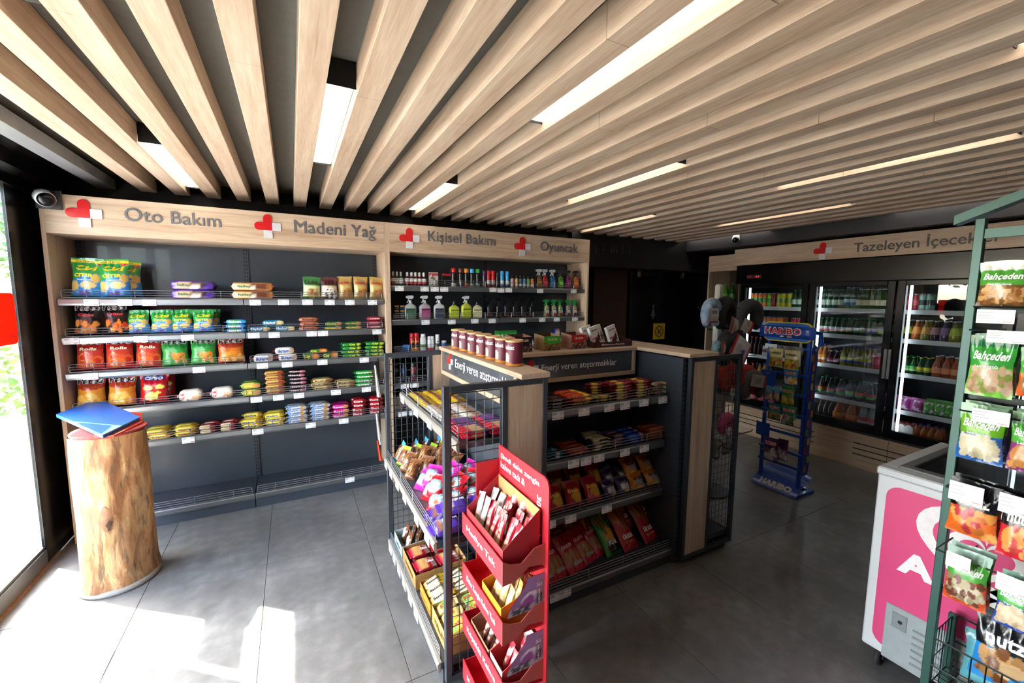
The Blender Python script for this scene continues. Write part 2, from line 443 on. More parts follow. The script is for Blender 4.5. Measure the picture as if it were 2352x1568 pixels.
for i in range(-1, 11):
    for j in range(-2, 4):
        x0, x1 = max(-1.415, -.8+TP*i-TP), min(5.7, -.8+TP*i); y0, y1 = max(-2.28, .465+1.2*j-1.2+1.2), min(5.15, .465+1.2*j+1.2)
        if x1-x0 < .02 or y1-y0 < .02: continue
        MB().rbox(x0+.0012, x1-.0012, y0+.0012, y1-.0012, -.012, 0, .0008).obj('tile', TILE, fl)

# walls
WALLD = mat('charcoal_wall', '1b1b1d', .5, 0, .08, 5)
struct('wall_back', MB().box(-1.42, 2.9, 4.09, 4.2, 0, 2.6), WALLD)
wc = struct('wall_corridor', MB().box(2.9, 5.8, 4.36, 4.46, 0, 2.6), WALLD)
struct('wall_end', MB().box(2.88, 2.92, 4.06, 4.46, 0, 2.6), WALLD)
struct('wall_right', MB().box(5.72, 5.82, -2.4, 4.46, 0, 2.6), WALLD)
struct('wall_front', MB().box(-1.42, 5.82, -2.4, -2.3, 0, 2.6), mat('grey_front_wall', '5a5856', .7))
# dark header above the passage and the beam above the coolers
struct('trim_1', MB().box(2.88, 5.2, 4.02, 4.36, 2.03, 2.6), DARK)
struct('trim_2', MB().box(4.765, 5.75, -2.3, 4.36, 2.285, 2.52), mat('dark_beam', '2c2d31', .45))
# brown door of the restroom passage and a black sliding glass door with chrome pivots
gx = lambda p, py=700, Y=4.3: at_y(p, py, Y).x
d1 = tag(MB().rbox(gx(1364), gx(1441), 4.31, 4.355, .01, at_y(1400, 617, 4.31).z).obj('door_1', mat('dark_walnut_door', '46281c', .4)), kind='structure')
MB().rbox(gx(1437), gx(1439), 4.27, 4.31, .95, 1.1).obj('door_handle', CHROME, d1)
d2 = tag(MB().rbox(gx(1445), gx(1590), 4.285, 4.31, .01, at_y(1500, 614, 4.29).z).obj('door_2', BLACK), kind='structure')
for p, py in ((1467, 604), (1570, 609)):
    q = at_y(p, py, 4.28); MB().rbox(q.x-.045, q.x+.045, 4.262, 4.285, q.z-.01, q.z+.01).rbox(q.x-.025, q.x+.025, 4.258, 4.285, q.z-.19, q.z-.01).rbox(q.x-.008, q.x+.008, 4.25, 4.258, q.z-.07, q.z-.05).rbox(q.x-.008, q.x+.008, 4.25, 4.258, q.z-.15, q.z-.13).obj('door_pivot', CHROME, d2)
# faint pictogram strip on the header and a woman pictogram on the black door
PICT = mat('dim_pictograms', '4a4a4c', .5)
def picto(kind, cx, cz, h, Y):
    b = MB(); r = h*.1
    b.prism([(cx+r*math.cos(k*.7854), cz+h*.4+r*math.sin(k*.7854)) for k in range(8)], Y-.003, Y, 'xz')
    if kind == 'man': b.prism([(cx-h*.12, cz+h*.26), (cx+h*.12, cz+h*.26), (cx+h*.08, cz-h*.5), (cx-h*.08, cz-h*.5)], Y-.003, Y, 'xz')
    elif kind == 'woman': b.prism([(cx-h*.05, cz+h*.26), (cx+h*.05, cz+h*.26), (cx+h*.2, cz-h*.3), (cx-h*.2, cz-h*.3)], Y-.003, Y, 'xz'); b.prism([(cx-h*.07, cz-h*.3), (cx+h*.07, cz-h*.3), (cx+h*.05, cz-h*.5), (cx-h*.05, cz-h*.5)], Y-.003, Y, 'xz')
    elif kind == 'chair': b.tube([(cx+h*.05+h*.24*math.cos(k*.5), Y-.004, cz-h*.2+h*.24*math.sin(k*.5)) for k in range(13)], h*.03, 4); b.prism([(cx-h*.1, cz+h*.25), (cx+h*.02, cz+h*.25), (cx+h*.05, cz-h*.1), (cx-h*.1, cz-h*.1)], Y-.003, Y, 'xz')
    elif kind == 'bar': b = MB().box(cx-h*.015, cx+h*.015, Y-.003, Y, cz-h*.5, cz+h*.5)
    return b
wcs = empty('restroom_sign', 'dim grey restroom pictograms on the dark header above the passage', 'sign', (0, 0, 0))
for kd, p in (('man', 1368), ('bar', 1376), ('chair', 1386), ('bar', 1397), ('woman', 1404), ('man', 1410), ('woman', 1416), ('bar', 1423), ('man', 1430), ('bar', 1440), ('man', 1446)):
    q = at_y(p, 573, 4.02); picto(kd, q.x, q.z, .1, 4.02).obj('pictogram', PICT, wcs, fix=True)
q = at_y(1500, 716, 4.285); wsn = empty('restroom_sign', 'faint woman pictogram above the yellow sign on the black door', 'sign', (0, 0, 0)); picto('woman', q.x, q.z, .2, 4.285).obj('pictogram', PICT, wsn, fix=True)
q0, q1 = at_y(1501, 743, 4.28), at_y(1526, 778, 4.28); cx, cz, hh = (q0.x+q1.x)/2, (q0.z+q1.z)/2, (q1.x-q0.x)/2
ns = empty('warning_sign', 'yellow square prohibition sign on the black passage door', 'sign', (cx, 4.28, cz))
MB().rbox(-hh, hh, 0, .004, -hh, hh, .002).obj('plate', mat('sign_yellow', 'b8901c', .5), ns)
bk = mat('sign_black', '141414', .5)
MB().tube([(hh*.66*math.cos(k*.2618), -.002, hh*.66*math.sin(k*.2618)) for k in range(24)], hh*.06, 4, True).obj('ring', bk, ns)
MB().tube([(-hh*.46, -.002, hh*.46), (hh*.46, -.002, -hh*.46)], hh*.05, 4).obj('slash', bk, ns)
MB().prism([(-hh*.3, -hh*.3), (-hh*.2, -hh*.36), (hh*.36, hh*.24), (hh*.28, hh*.32)], -.003, 0, 'xz').prism([(-hh*.25, hh*.05), (-hh*.05, -hh*.3), (hh*.02, -hh*.26), (-hh*.16, hh*.1)], -.003, 0, 'xz').obj('symbol', bk, ns, fix=True)

# ceiling: dark soffit, oak slats, luminaires between them
ce = struct('ceiling', MB().box(-1.42, 5.75, -2.3, 4.46, 2.51, 2.62), mat('soffit_grey', '6e6e68', .75))
SP, SW, SX0, ZS = .196, .0905, .0518, 2.40
for i in range(-5, 24):
    x = SX0+SP*i
    cuts = [-2.28]+sorted({.35+(i*.83) % 1.9, 2.6+(i*.57) % 1.0} if i > 4 else {.9+(i*.83) % 1.6})+[4.02]
    for ya, yb in zip(cuts, cuts[1:]): MB().rbox(x, x+SW, ya+.0005, yb-.0005, ZS, ZS+.106, .0015).obj('slat', OY, ce)
struct('trim_3', MB().box(-1.17, -1.075, -2.28, 4.05, 2.40, 2.47), mat('aluminium_trim', '9a9c9e', .4, .5))
LAMPM = mat('lamp_diffuser', 'fff6ea', .6, emit=2.6)
spots = {-4: [(.5, 1.66), (2.79, 3.87)], 0: [(1.715, 2.8), (-.6, .5)], 4: [(.5, 1.685), (2.77, 3.87)], 9: [(1.73, 2.87), (-.6, .5)],
         14: [(.7, 1.78), (2.88, 3.98)], 19: [(1.78, 2.95), (-.6, .5)], 23: [(.7, 1.82), (2.9, 4.0)]}
where = {(-4, 0): 'above the window side close to the camera', (-4, 1): 'above the car care shelves, next to the window', (0, 0): 'in the middle of the open dark slats, above the log', (0, 1): 'behind the camera',
    (4, 0): 'running off the top edge of the picture', (4, 1): 'short bright strip above the wall shelf centre', (9, 0): 'thin bright strip above the middle counter', (9, 1): 'behind the camera on the counter side',
    (14, 0): 'long warm strip running off the right edge', (14, 1): 'thin warm strip above the right end of the wall shelf', (19, 0): 'warm strip above the gummy rack', (19, 1): 'behind the camera by the freezer',
    (23, 0): 'last warm strip above the green rack', (23, 1): 'farthest thin strip beside the passage'}
for g, rows in spots.items():
    xa, xb = SX0+SP*g+SW+.002, SX0+SP*(g+1)-.002
    for q, (a, b) in enumerate(rows):
        t = empty('ceiling_light', 'recessed linear ceiling light '+where[(g, q)], 'light', ((xa+xb)/2, (a+b)/2, 2.438), 'linear lights between the slats')
        cx, cy = (xa+xb)/2, (a+b)/2
        MB().box(xa-cx, xb-cx, a-cy, b-cy, .012, .068).box(xa-cx, xb-cx, a-cy-.004, a-cy, -.024, .068).box(xa-cx, xb-cx, b-cy, b-cy+.004, -.008, .068).obj('housing', DARK, t)
        MB().box(xa-cx+.004, xb-cx-.004, a-cy+.004, b-cy-.004, 0, .012).obj('diffuser', LAMPM, t)

# window wall on the left: panes, mullions, sill, header, corner panel
struct('wall_left', MB().box(-1.415, -1.40, 3.47, 4.2, 0, 2.6).box(-1.5, -1.40, -2.4, 3.47, 2.27, 2.6).box(-1.5, -1.40, -2.4, .55, 0, 2.27), BLACK)
struct('trim_4', MB().prism([(-1.40, 2.27), (-1.40, 2.5), (-1.18, 2.5), (-1.18, 2.47), (-1.3, 2.43), (-1.33, 2.36), (-1.37, 2.33), (-1.37, 2.27)], -2.28, 4.05, 'xz').xf(Matrix.Identity(4)), BLACK, fix=True)
sill_m = mat('grey_window_frame', '5c6063', .4, .3)
wn = tag(MB().box(-1.47, -1.395, .55, 3.47, 0, .1).box(-1.46, -1.405, .55, 3.47, .1, .118).obj('window_1', sill_m), kind='structure')
edges = [3.47, 2.905, 1.75, .55]
for i, y in enumerate(edges[1:-1]): MB().rbox(-1.475, -1.405, y-.055, y+.055, .118, 2.27).obj('mullion', mat('pale_mullion', 'c9ccc6', .4), wn)
for i in range(3): 
    y1 = edges[i]-(0 if i == 0 else .055); y0 = edges[i+1]+(.055 if i < 2 else 0)
    MB().box(-1.412, -1.404, y0, y1, .118, 2.27).obj('pane', GLASS, wn)
struct('trim_5', MB().box(-1.395, -1.382, -2.3, 3.62, 0, .008), mat('rough_mortar', '7e6450', .9, 0, .3, 40))
# red film stickers on the panes, read from outside
film = bpy.data.materials.new('red_window_film'); film.use_nodes = True; nt = film.node_tree; nt.nodes.clear()
df = nt.nodes.new('ShaderNodeBsdfDiffuse'); df.inputs[0].default_value = (*hx('d83a22'), 1); tl = nt.nodes.new('ShaderNodeBsdfTranslucent'); tl.inputs[0].default_value = (*hx('f4472a'), 1)
ms = nt.nodes.new('ShaderNodeMixShader'); ms.inputs[0].default_value = .28; ou = nt.nodes.new('ShaderNodeOutputMaterial')
nt.links.new(df.outputs[0], ms.inputs[1]); nt.links.new(tl.outputs[0], ms.inputs[2]); nt.links.new(ms.outputs[0], ou.inputs[0])
for i, (y0, y1) in enumerate(((3.0, 3.45), (1.85, 2.82), (.6, 1.66))):
    pts = []
    for cx, cz, a0 in ((y1-.03, 1.664-.03, 0), (y0+.03, 1.664-.03, 90), (y0+.03, 1.375+.03, 180), (y1-.03, 1.375+.03, 270)):
        pts += [(cx+.03*math.cos(R(a0+k*22.5)), cz+.03*math.sin(R(a0+k*22.5))) for k in range(5)]
    e = empty('window_sticker', ['red translucent sticker on the window pane beside the black corner panel', 'long red sticker on the wide pane left of the log', 'red sticker on the pane nearest the camera'][i], 'sticker', (-1.4035, (y0+y1)/2, 1.375), 'red window stickers')
    MB().prism([(a-(y0+y1)/2, b-1.375) for a, b in pts], 0, .0012, 'yz').obj('film', film, e, fix=True)
    t = MB(); put_text(t, 'AB', lambda x, z: (.002, (y1-y0)/2-.055-x, .045+z), .05, .032, None, .01)
    t.obj('lettering', mat('dark_red_print', '8e1a12', .6), e)
# outside: bright paving, kerb, verge, shrubs, eave above the window
struct('ground_outside', MB().box(-14, -1.5, -6, 16, -.16, -.04), mat('pale_paving', 'c6c4bd', .85, 0, .08, 3))
struct('kerb', MB().rbox(-6.4, -3.3, 5.4, 5.62, -.1, .32, .02).xf(Matrix.Rotation(R(0), 4, 'Z')), mat('concrete_kerb', 'bdbcb6', .85))
struct('verge', MB().box(-14, -2.0, 5.62, 16, -.1, .3), mat('dry_grass_soil', 'a7a070', .95, 0, .35, 9))
struct('roof_eave', MB().box(-1.735, -1.5, -3, 5, 2.45, 2.62), mat('eave_grey', '55565a', .6))
# ================================================================== shelving
TAGM = PAPER
def tag_mesh():
    b = MB().color('eef0f0'); b.box(-.037, .037, -.0012, 0, 0, .042)
    b.color('8a8a8e')
    for z, x0, x1 in ((.036, -.033, -.012), (.031, -.033, -.005), (.026, -.033, -.016), (.036, .012, .033), (.028, .014, .034)): b.box(x0, x1, -.0016, -.0012, z, z+.0026)
    b.color('c23b48'); b.box(.012, .034, -.0016, -.0012, .006, .0095)
    b.color('b0b0b4'); b.box(-.033, -.004, -.0016, -.0012, .008, .0105)
    return b.mesh('price_tag', TAGM)
PTAG = tag_mesh()
def rail_mesh(L, nm='price_rail', h=.046, m=None):
    """curved aluminium price rail along x, front at y = 0, top at z = 0"""
    pr = [(.014, 0), (.002, -.001), (-.004, -.008), (-.001, -h*.75), (.004, -h), (.012, -h), (.012, -.004)]
    return MB().prism(pr, -L/2, L/2, 'yz').mesh(nm, m or RAILM, False, True)
def guard_mesh(L, h=.052, ties=4, r=.0021):
    b = MB(); q = .012
    b.tube([(-L/2, 0, q), (-L/2, 0, h-q), (-L/2+q*.3, 0, h-q*.3), (-L/2+q, 0, h), (L/2-q, 0, h), (L/2-q*.3, 0, h-q*.3), (L/2, 0, h-q), (L/2, 0, q), (L/2-q*.3, 0, q*.3), (L/2-q, 0, .002), (-L/2+q, 0, .002), (-L/2+q*.3, 0, q*.3)], r, 5, True)
    for z in (h*.36, h*.68): b.tube([(-L/2, 0, z), (L/2, 0, z)], r*.9, 4)
    for i in range(ties): x = -L/2+L*(i+.5)/ties*1.0; b.tube([(x, -.001, 0), (x, -.001, h)], r*1.1, 4)
    return b.mesh('wire_guard', WIRE)
_cache = {}
def cached(key, fn):
    if key not in _cache: _cache[key] = fn()
    return _cache[key]
def add_shelf(unit, o, ux, L, depth, z, tags=(), guard=True, base=False, deckm=None, railm=None, name='shelf'):
    """unit: parent; o: front centre point (x, y, z of top); ux: unit vector along the front seen from its customer, front normal = ux turned -90"""
    ang = math.atan2(ux[1], ux[0])
    sh = MB().box(-L/2, L/2, .01, depth, -.028, 0)
    if base: sh.box(-L/2, L/2, .02, .035, -z, -.02)
    s = sh.obj(name, deckm or STEEL, unit); s.location = o; s.rotation_euler = (0, 0, ang)
    rl = link('price_rail', cached(('rail', round(L, 3), railm and railm.name), lambda: rail_mesh(L, m=railm)), s); rl.location = (0, 0, .004)
    if guard: g = link('wire_guard', cached(('guard', round(L, 3)), lambda: guard_mesh(L-.03)), s); g.location = (0, .012, .006)
    for t in tags:
        p = link('price_tag', PTAG, s); p.location = (t, -.0055, -.043+random.uniform(-.002, .001)); p.rotation_euler = (R(-2), 0, R(random.uniform(-1, 1)))
    return s
def upright_mesh(h, name='upright'):
    b = MB().box(-.02, .02, 0, .03, 0, h)
    return b.mesh(name, STEEL)
def slots_mesh(h):
    b = MB(); n = int(h/.03)
    for i in range(n): b.box(-.012, -.004, -.0012, 0, .02+i*.03, .038+i*.03); b.box(.004, .012, -.0012, 0, .02+i*.03, .038+i*.03)
    return b.mesh('slot_row', DARK)
def add_upright(unit, x, y, z0, h, ang=0):
    u = link('upright', cached(('up', round(h, 2)), lambda: upright_mesh(h)), unit); u.location = (x, y, z0); u.rotation_euler = (0, 0, ang)
    tag(link('slot_row', cached(('sl', round(h, 2)), lambda: slots_mesh(h)), u), kind='stuff')
def emblem(parent, fn, a, d=.008):
    """heart-and-squares emblem: fn(x, z, depth) -> point; a = side of one square"""
    po = [(a/2, -a/2), (a/2, a)]+[(a/2*math.cos(R(k)), a+a/2*math.sin(R(k))) for k in range(15, 180, 15)]+[(-a/2, a), (-a/2, a/2), (-a, a/2)]+[(-a+a/2*math.cos(R(k)), a/2*math.sin(R(k))) for k in range(105, 270, 15)]+[(-a, -a/2)]
    # concave outline: three convex pieces of one red plate
    def slab(mb, poly):
        n = len(poly); mb.add([fn(x, z, d) for x, z in poly]+[fn(x, z, 0) for x, z in poly], [tuple(range(n)), tuple(range(n, 2*n))[::-1]]+[(i, i+n, (i+1) % n+n, (i+1) % n) for i in range(n)])
    b = MB()
    n = len(po); bm_poly = po
    slab(b, bm_poly); b.obj('heart_plate', RED, parent, fix=True)
    for x0, z0 in ((a/2, -a/2), (-a/2, -a*1.5)):
        w_ = MB(); slab(w_, [(x0, z0), (x0+a, z0), (x0+a, z0+a), (x0, z0+a)]); w_.obj('white_square', WHITEA, parent, fix=True)

YF, YS, YB = 3.68, 3.705, 4.065
UNIT1_ROWS = [(1.628, 690), (1.378, 770), (1.143, 845), (.885, 915), (.632, 985)]
def wall_unit(label, xa, xb, xm, rows, tagpx, base=True, texts=(), emb=()):
    u = empty('wall_shelving_unit', label, 'shelving', (0, 0, 0), 'wall shelving units')
    for x0, x1 in ((xa, xa+.022), (xb-.022, xb)):
        MB().rbox(x0, x1, YF, YB+.02, 0, 2.276, .0015).obj('side_panel', OZ, u)
    fa = MB().rbox(xa+.022, xb-.022, YF, YF+.02, 2.035, 2.276, .001).obj('fascia', OX, u)
    MB().rbox(xa+.022, xb-.022, YF+.02, YB, 2.035, 2.055, .001).obj('fascia_soffit', OX, u)
    for (bx0, bx1) in ((xa+.024, xm-.002), (xm+.002, xb-.024)):
        MB().box(bx0, bx1, YB, YB+.012, .0, 2.035).obj('back_panel', STEEL, u)
    for x in (xa+.045, xm, xb-.045): add_upright(u, x, YB-.012, .1, 1.92)
    for bi, (bx0, bx1) in enumerate(((xa+.03, xm), (xm, xb-.03))):
        L = bx1-bx0-.006; cx = (bx0+bx1)/2
        for ri, (z, py) in enumerate(rows):
            tg = [at_y(p, py, YS).x-cx for p in tagpx[ri] if bx0 < at_y(p, py, YS).x < bx1]
            add_shelf(u, (cx, YS, z), (1, 0), L, YB-YS-.005, z, tg)
        tg = [at_y(p, 1110, YF).x-cx for p in tagpx[-1] if bx0 < at_y(p, 1110, YF).x < bx1]
        s = add_shelf(u, (cx, YF+.012, .118), (1, 0), L, YB-YF-.02, .118, tg, True, True)
        for fx in (-L/2+.05, L/2-.05):
            pass
    for (body, px0, px1, py) in texts:
        a, b = at_y(px0, py, YF), at_y(px1, py, YF); wd = b.x-a.x; cx = (a.x+b.x)/2; cz = (a.z+b.z)/2
        cut_letters(fa, body, lambda x, z, d: (cx+x, YF-.001-.004*d, cz+z), wd, LETTER)
    for (px, py, pw) in emb:
        c = at_y(px, py, YF); a = (at_y(px+pw/2, py, YF).x-at_y(px-pw/2, py, YF).x)/3
        emblem(fa, lambda x, z, d: (c.x+x, YF-.0005-d, c.z+z), a)
    return u
wall_unit('left oak-framed wall shelving of snacks, next to the window', -1.346, .735, -.315, UNIT1_ROWS,
    [[210, 287, 343, 586, 651, 706, 757, 803, 855], [163, 323, 431, 583, 630, 716, 742, 866], [207, 457, 603, 660, 741, 837], [240, 589, 640, 687, 772, 842], [431, 592, 714, 790], [804]],
    texts=[('Oto Bakım', 287, 506, 500), ('Madeni Yağ', 676, 862, 531)], emb=[(194, 490, 84), (615, 520, 61)])
def zrow(px, py): return at_y(px, py, YS).z
UNIT2_ROWS = [(zrow(1100, 660), 665), (zrow(1100, 732), 738), (zrow(1000, 806), 812), (.885, 915), (.632, 985)]
wall_unit('right oak-framed wall shelving of sprays and bottles, behind the counter', .735, 2.87, 1.80, UNIT2_ROWS,
    [[917, 975, 998, 1020, 1132, 1150, 1168, 1240, 1317], [977, 1037, 1090, 1130, 1200, 1245, 1278, 1320], [1000], [930, 952], [925, 950], []],
    texts=[('Kişisel Bakım', 983, 1137, 551), ('Oyuncak', 1241, 1327, 571)], emb=[(940, 547, 46), (1199.5, 566, 37)])
# ================================================================== the U-shaped counter of three shelf units
FRAME = mat('frame_steel', '3a3f46', .4, .1, .05, 10)
SIGNG = mat('sign_grey_acrylic', '4b4f55', .16, 0, .03, 5, coat=.4)
WTXT = mat('white_sign_print', 'e4e6e8', .5)
def end_frame(unit, y, xs0, xs1, xmid, mesh_left, h=1.31, z0=.04, face=-1):
    """frame of square tube across x at depth y, half wire mesh, half oak board"""
    f = MB(); t = .026
    for x in (xs0, xs1-t): f.rbox(x, x+t, y-.013, y+.013, z0, h, .002)
    f.rbox(xmid-t/2, xmid+t/2, y-.012, y+.012, z0+t, h-t, .002)
    f.rbox(xs0+t, xs1-t, y-.013, y+.013, h-t, h, .002); f.rbox(xs0+t, xs1-t, y-.013, y+.013, z0, z0+t, .002)
    fr = f.obj('end_frame', FRAME, unit)
    m0, m1 = (xs0+t, xmid-t/2) if mesh_left else (xmid+t/2, xs1-t)
    w0, w1 = (xmid+t/2, xs1-t) if mesh_left else (xs0+t, xmid-t/2)
    b = MB(); n = int((m1-m0)/.033)
    for i in range(1, n): x = m0+(m1-m0)*i/n; b.tube([(x, y, z0+t), (x, y, h-t)], .0019, 4)
    k = int((h-z0-2*t)/.042)
    for i in range(1, k): z = z0+t+(h-z0-2*t)*i/k; b.tube([(m0, y-.003, z), (m1, y-.003, z)], .0019, 4)
    q = .012; b.tube([(m0+.006, y-.003, z0+t+.006), (m0+.006, y-.003, h-t-q), (m0+q, y-.003, h-t-.006), (m1-q, y-.003, h-t-.006), (m1-.006, y-.003, h-t-q), (m1-.006, y-.003, z0+t+.006)], .0028, 5, True)
    b.obj('wire_mesh', MESHW, fr)
    MB().rbox(w0, w1, y-.009, y+.009, z0+t, h-t, .001).obj('oak_board', OZ, fr)
def sign_text(parent, fn, wd):
    cut_letters(parent, 'Enerji veren atıştırmalıklar', fn, wd, WTXT, .008, 2, flat=True)

# left unit, customers stand on the window side
gl = empty('gondola_unit', 'left unit of the snack counter, facing the window, with wire mesh ends', 'shelving', (0, 0, 0), 'units of the U-shaped snack counter')
end_frame(gl, 1.55, .508, .99, .778, True); end_frame(gl, 2.62, .49, .99, .778, True)
MB().box(.905, .92, 1.565, 2.605, .05, 1.3).obj('back_panel', STEEL, gl)
MB().box(.965, .985, 1.565, 2.605, .05, 1.3).obj('rear_panel', STEEL, gl)
MB().rbox(.845, .99, 1.52, 2.64, 1.313, 1.336, .002).obj('top_board', OY, gl)
sg = MB().rbox(.862, .90, 1.60, 2.60, 1.185, 1.313, .001).obj('header_sign', SIGNG, gl)
MB().rbox(.85, .905, 1.57, 2.64, 1.16, 1.185, .001).obj('sign_frame', OY, gl); MB().rbox(.85, .905, 2.60, 2.64, 1.185, 1.313, .001).obj('sign_frame', OZ, gl)
MB().rbox(.85, .905, 1.57, 1.60, 1.185, 1.313, .001).obj('sign_frame', OZ, gl)
sign_text(sg, lambda x, z, d: (.8612-.0004*d, 1.985-x, 1.253+z), .78)
emblem(sg, lambda x, z, d: (.8615-d*.3, 2.47-x, 1.258+z), .034)
PALER = mat('pale_rail', '9a958c', .4, .3)
add_shelf(gl, (.575, 2.085, 1.062), (0, -1), 1.02, .335, 1.06, [-.42, -.1, .14, .36], railm=PALER)
add_shelf(gl, (.475, 2.085, .655), (0, -1), 1.02, .435, .65, [-.46, -.31, -.15, .02, .25, .42], railm=PALER)
add_shelf(gl, (.485, 2.085, .115), (0, -1), 1.03, .425, .115, [-.44, -.33, -.2, -.08, .05, .17], True, True, railm=PALER)
# middle unit, facing the camera
gm = empty('gondola_unit', 'middle unit of the snack counter, facing the camera, four dark shelves', 'shelving', (0, 0, 0), 'units of the U-shaped snack counter')
MB().box(1.0, 2.036, 2.13, 2.15, .05, 1.3).obj('back_panel', STEEL, gm)
MB().rbox(.995, 2.036, 2.075, 2.3, 1.313, 1.336, .002).obj('top_board', OX, gm)
MB().box(1.0, 2.036, 2.27, 2.29, .05, 1.31).obj('rear_panel', STEEL, gm)
sg = MB().rbox(1.02, 2.012, 2.095, 2.13, 1.175, 1.313, .001).obj('header_sign', SIGNG, gm)
MB().rbox(1.0, 2.036, 2.085, 2.13, 1.15, 1.175, .001).obj('sign_frame', OX, gm); MB().rbox(2.012, 2.036, 2.085, 2.13, 1.175, 1.313, .001).obj('sign_frame', OZ, gm); MB().rbox(1.0, 1.02, 2.085, 2.13, 1.175, 1.313, .001).obj('sign_frame', OZ, gm)
sa, sb = at_y(1244, 845, 2.095), at_y(1416, 832, 2.095)
sign_text(sg, lambda x, z, d: ((sa.x+sb.x)/2+x, 2.0946-.0004*d, 1.236+z), sb.x-sa.x)
emblem(sg, lambda x, z, d: (sa.x-.075+x, 2.0945-d*.3, 1.243+z), .034)
L = 1.026; cx = 1.523
for z, tp, py in ((1.058, (1281, 1340, 1398, 1434, 1477, 1520), 940), (.772, (1317, 1345, 1375, 1434, 1478), 1040), (.455, (1263, 1310, 1392), 1180)):
    add_shelf(gm, (cx, 1.81, z), (1, 0), L, .315, z, [at_y(p, py, 1.81).x-cx for p in tp])
add_shelf(gm, (cx, 1.715, .105), (1, 0), L, .41, .105, [at_y(p, 1385, 1.715).x-cx for p in (1275, 1297)], True, True)
# right unit, customers stand on the cooler side
gr = empty('gondola_unit', 'right unit of the snack counter, oak and mesh end, facing the coolers', 'shelving', (0, 0, 0), 'units of the U-shaped snack counter')
end_frame(gr, 1.68, 2.072, 2.553, 2.30, False); end_frame(gr, 2.7, 2.072, 2.553, 2.30, False)
MB().box(2.075, 2.095, 1.70, 2.69, .05, 1.3).obj('rear_panel', STEEL, gr); MB().box(2.27, 2.285, 1.70, 2.69, .05, 1.3).obj('back_panel', STEEL, gr)
for z in (.42, .78): MB().box(2.073, 2.075, 1.74, 2.69, z, z+.003).obj('panel_joint', DARK, gr)
add_upright(gr, 2.058, 1.70, .03, 1.27, 0)
MB().rbox(2.04, 2.30, 1.655, 2.72, 1.313, 1.336, .002).obj('top_board', OY, gr)
add_shelf(gr, (2.56, 2.19, .115), (0, 1), .98, .27, .115, [], True, True)
# strap with paper tags hung on the far mesh end
st = empty('hanging_strap', 'brown strap with white paper tags hooked on the mesh end', 'strap', (.462, 2.655, .62))
MB().grid(lambda u, v: (-.012+.02*math.sin(v*2.4)*.6+.012*(u-.5), -.02+.03*u, .02+.64*v), 3, 12).obj('strap', mat('brown_leather', '6e4c34', .6), st, True)
for i, (z, h_, c) in enumerate(((.42, .2, WHITEA), (.12, .2, WHITEA), (.02, .13, mat('orange_tag', 'd8462a', .5)))):
    MB().grid(lambda u, v: (-.022+.024*u*(1-.5*v)-.012*v, -.035-.006*i+.004*math.sin(9*u), z+h_*v), 5, 3).obj('paper_tag', c, st)

# ================================================================== log table with binder
def log_mat():
    m, nt, b = _new('peeled_log')
    n1 = _noise(nt, 3.5, 5, stretch=(2.2, 2.2, .8)); n2 = _noise(nt, 10, 6, stretch=(2.4, 2.4, .55)); n3 = _noise(nt, 26, 4, stretch=(2, 2, .35)); n1.inputs['Distortion'].default_value = 1.4; n2.inputs['Distortion'].default_value = .8
    vo = nt.nodes.new('ShaderNodeTexVoronoi'); vo.inputs['Scale'].default_value = 9
    tc = nt.nodes.new('ShaderNodeTexCoord'); mp = nt.nodes.new('ShaderNodeMapping'); mp.inputs['Scale'].default_value = (1.5, 1.5, .55)
    ad = nt.nodes.new('ShaderNodeMix'); ad.data_type = 'RGBA'; ad.blend_type = 'ADD'; ad.inputs[0].default_value = .35
    nt.links.new(tc.outputs['Object'], mp.inputs[0]); nt.links.new(mp.outputs[0], ad.inputs[6]); nt.links.new(n1.outputs['Color'], ad.inputs[7]); nt.links.new(ad.outputs[2], vo.inputs['Vector'])
    sp = nt.nodes.new('ShaderNodeSeparateColor'); nt.links.new(vo.outputs['Color'], sp.inputs[0])
    r1 = _ramp(nt, sp.outputs[0], [(.0, hx('7e5230')), (.3, hx('a86e40')), (.55, hx('94795c')), (.75, hx('b98652')), (1, hx('c29c6c'))]); r1.color_ramp.interpolation = 'LINEAR'
    r2 = _ramp(nt, n2.outputs[0], [(.38, hx('6e4628')), (.5, hx('ab7a4a')), (.62, hx('caa272'))])
    mx = nt.nodes.new('ShaderNodeMix'); mx.data_type = 'RGBA'; mx.inputs[0].default_value = .5
    nt.links.new(r1.outputs[0], mx.inputs[6]); nt.links.new(r2.outputs[0], mx.inputs[7])
    r3 = _ramp(nt, n3.outputs[0], [(.56, (0, 0, 0)), (.66, (.75, .75, .75))]); mx2 = nt.nodes.new('ShaderNodeMix'); mx2.data_type = 'RGBA'
    nt.links.new(r3.outputs[0], mx2.inputs[0]); nt.links.new(mx.outputs[2], mx2.inputs[6]); mx2.inputs[7].default_value = (*hx('5c4630'), 1)
    nt.links.new(mx2.outputs[2], b.inputs['Base Color']); b.inputs['Roughness'].default_value = .6
    _bump(nt, b, n2.outputs[0], .7, .008); return m
lg = empty('log_table', 'upright peeled tree log used as a table by the window', 'log', (-.955, 3.1, 0))
def logp(a, z):
    r = .163-.004*z+.006*math.sin(3*a+1+2*z)+.005*math.sin(5*a+4*z)+.003*math.sin(9*a-7*z)+(.012*math.exp(-((z-.03)/.05)**2))
    k = .018*math.exp(-(((a-4.85)/.28)**2+((z-.42)/.1)**2)); return r+k
b = MB(); b.grid(lambda u, v: (logp(u*6.2832, .03+v*.862)*math.cos(u*6.2832)+.012*v, logp(u*6.2832, .03+v*.862)*math.sin(u*6.2832), .03+v*.862), 40, 24); b.obj('trunk', log_mat(), lg, True)
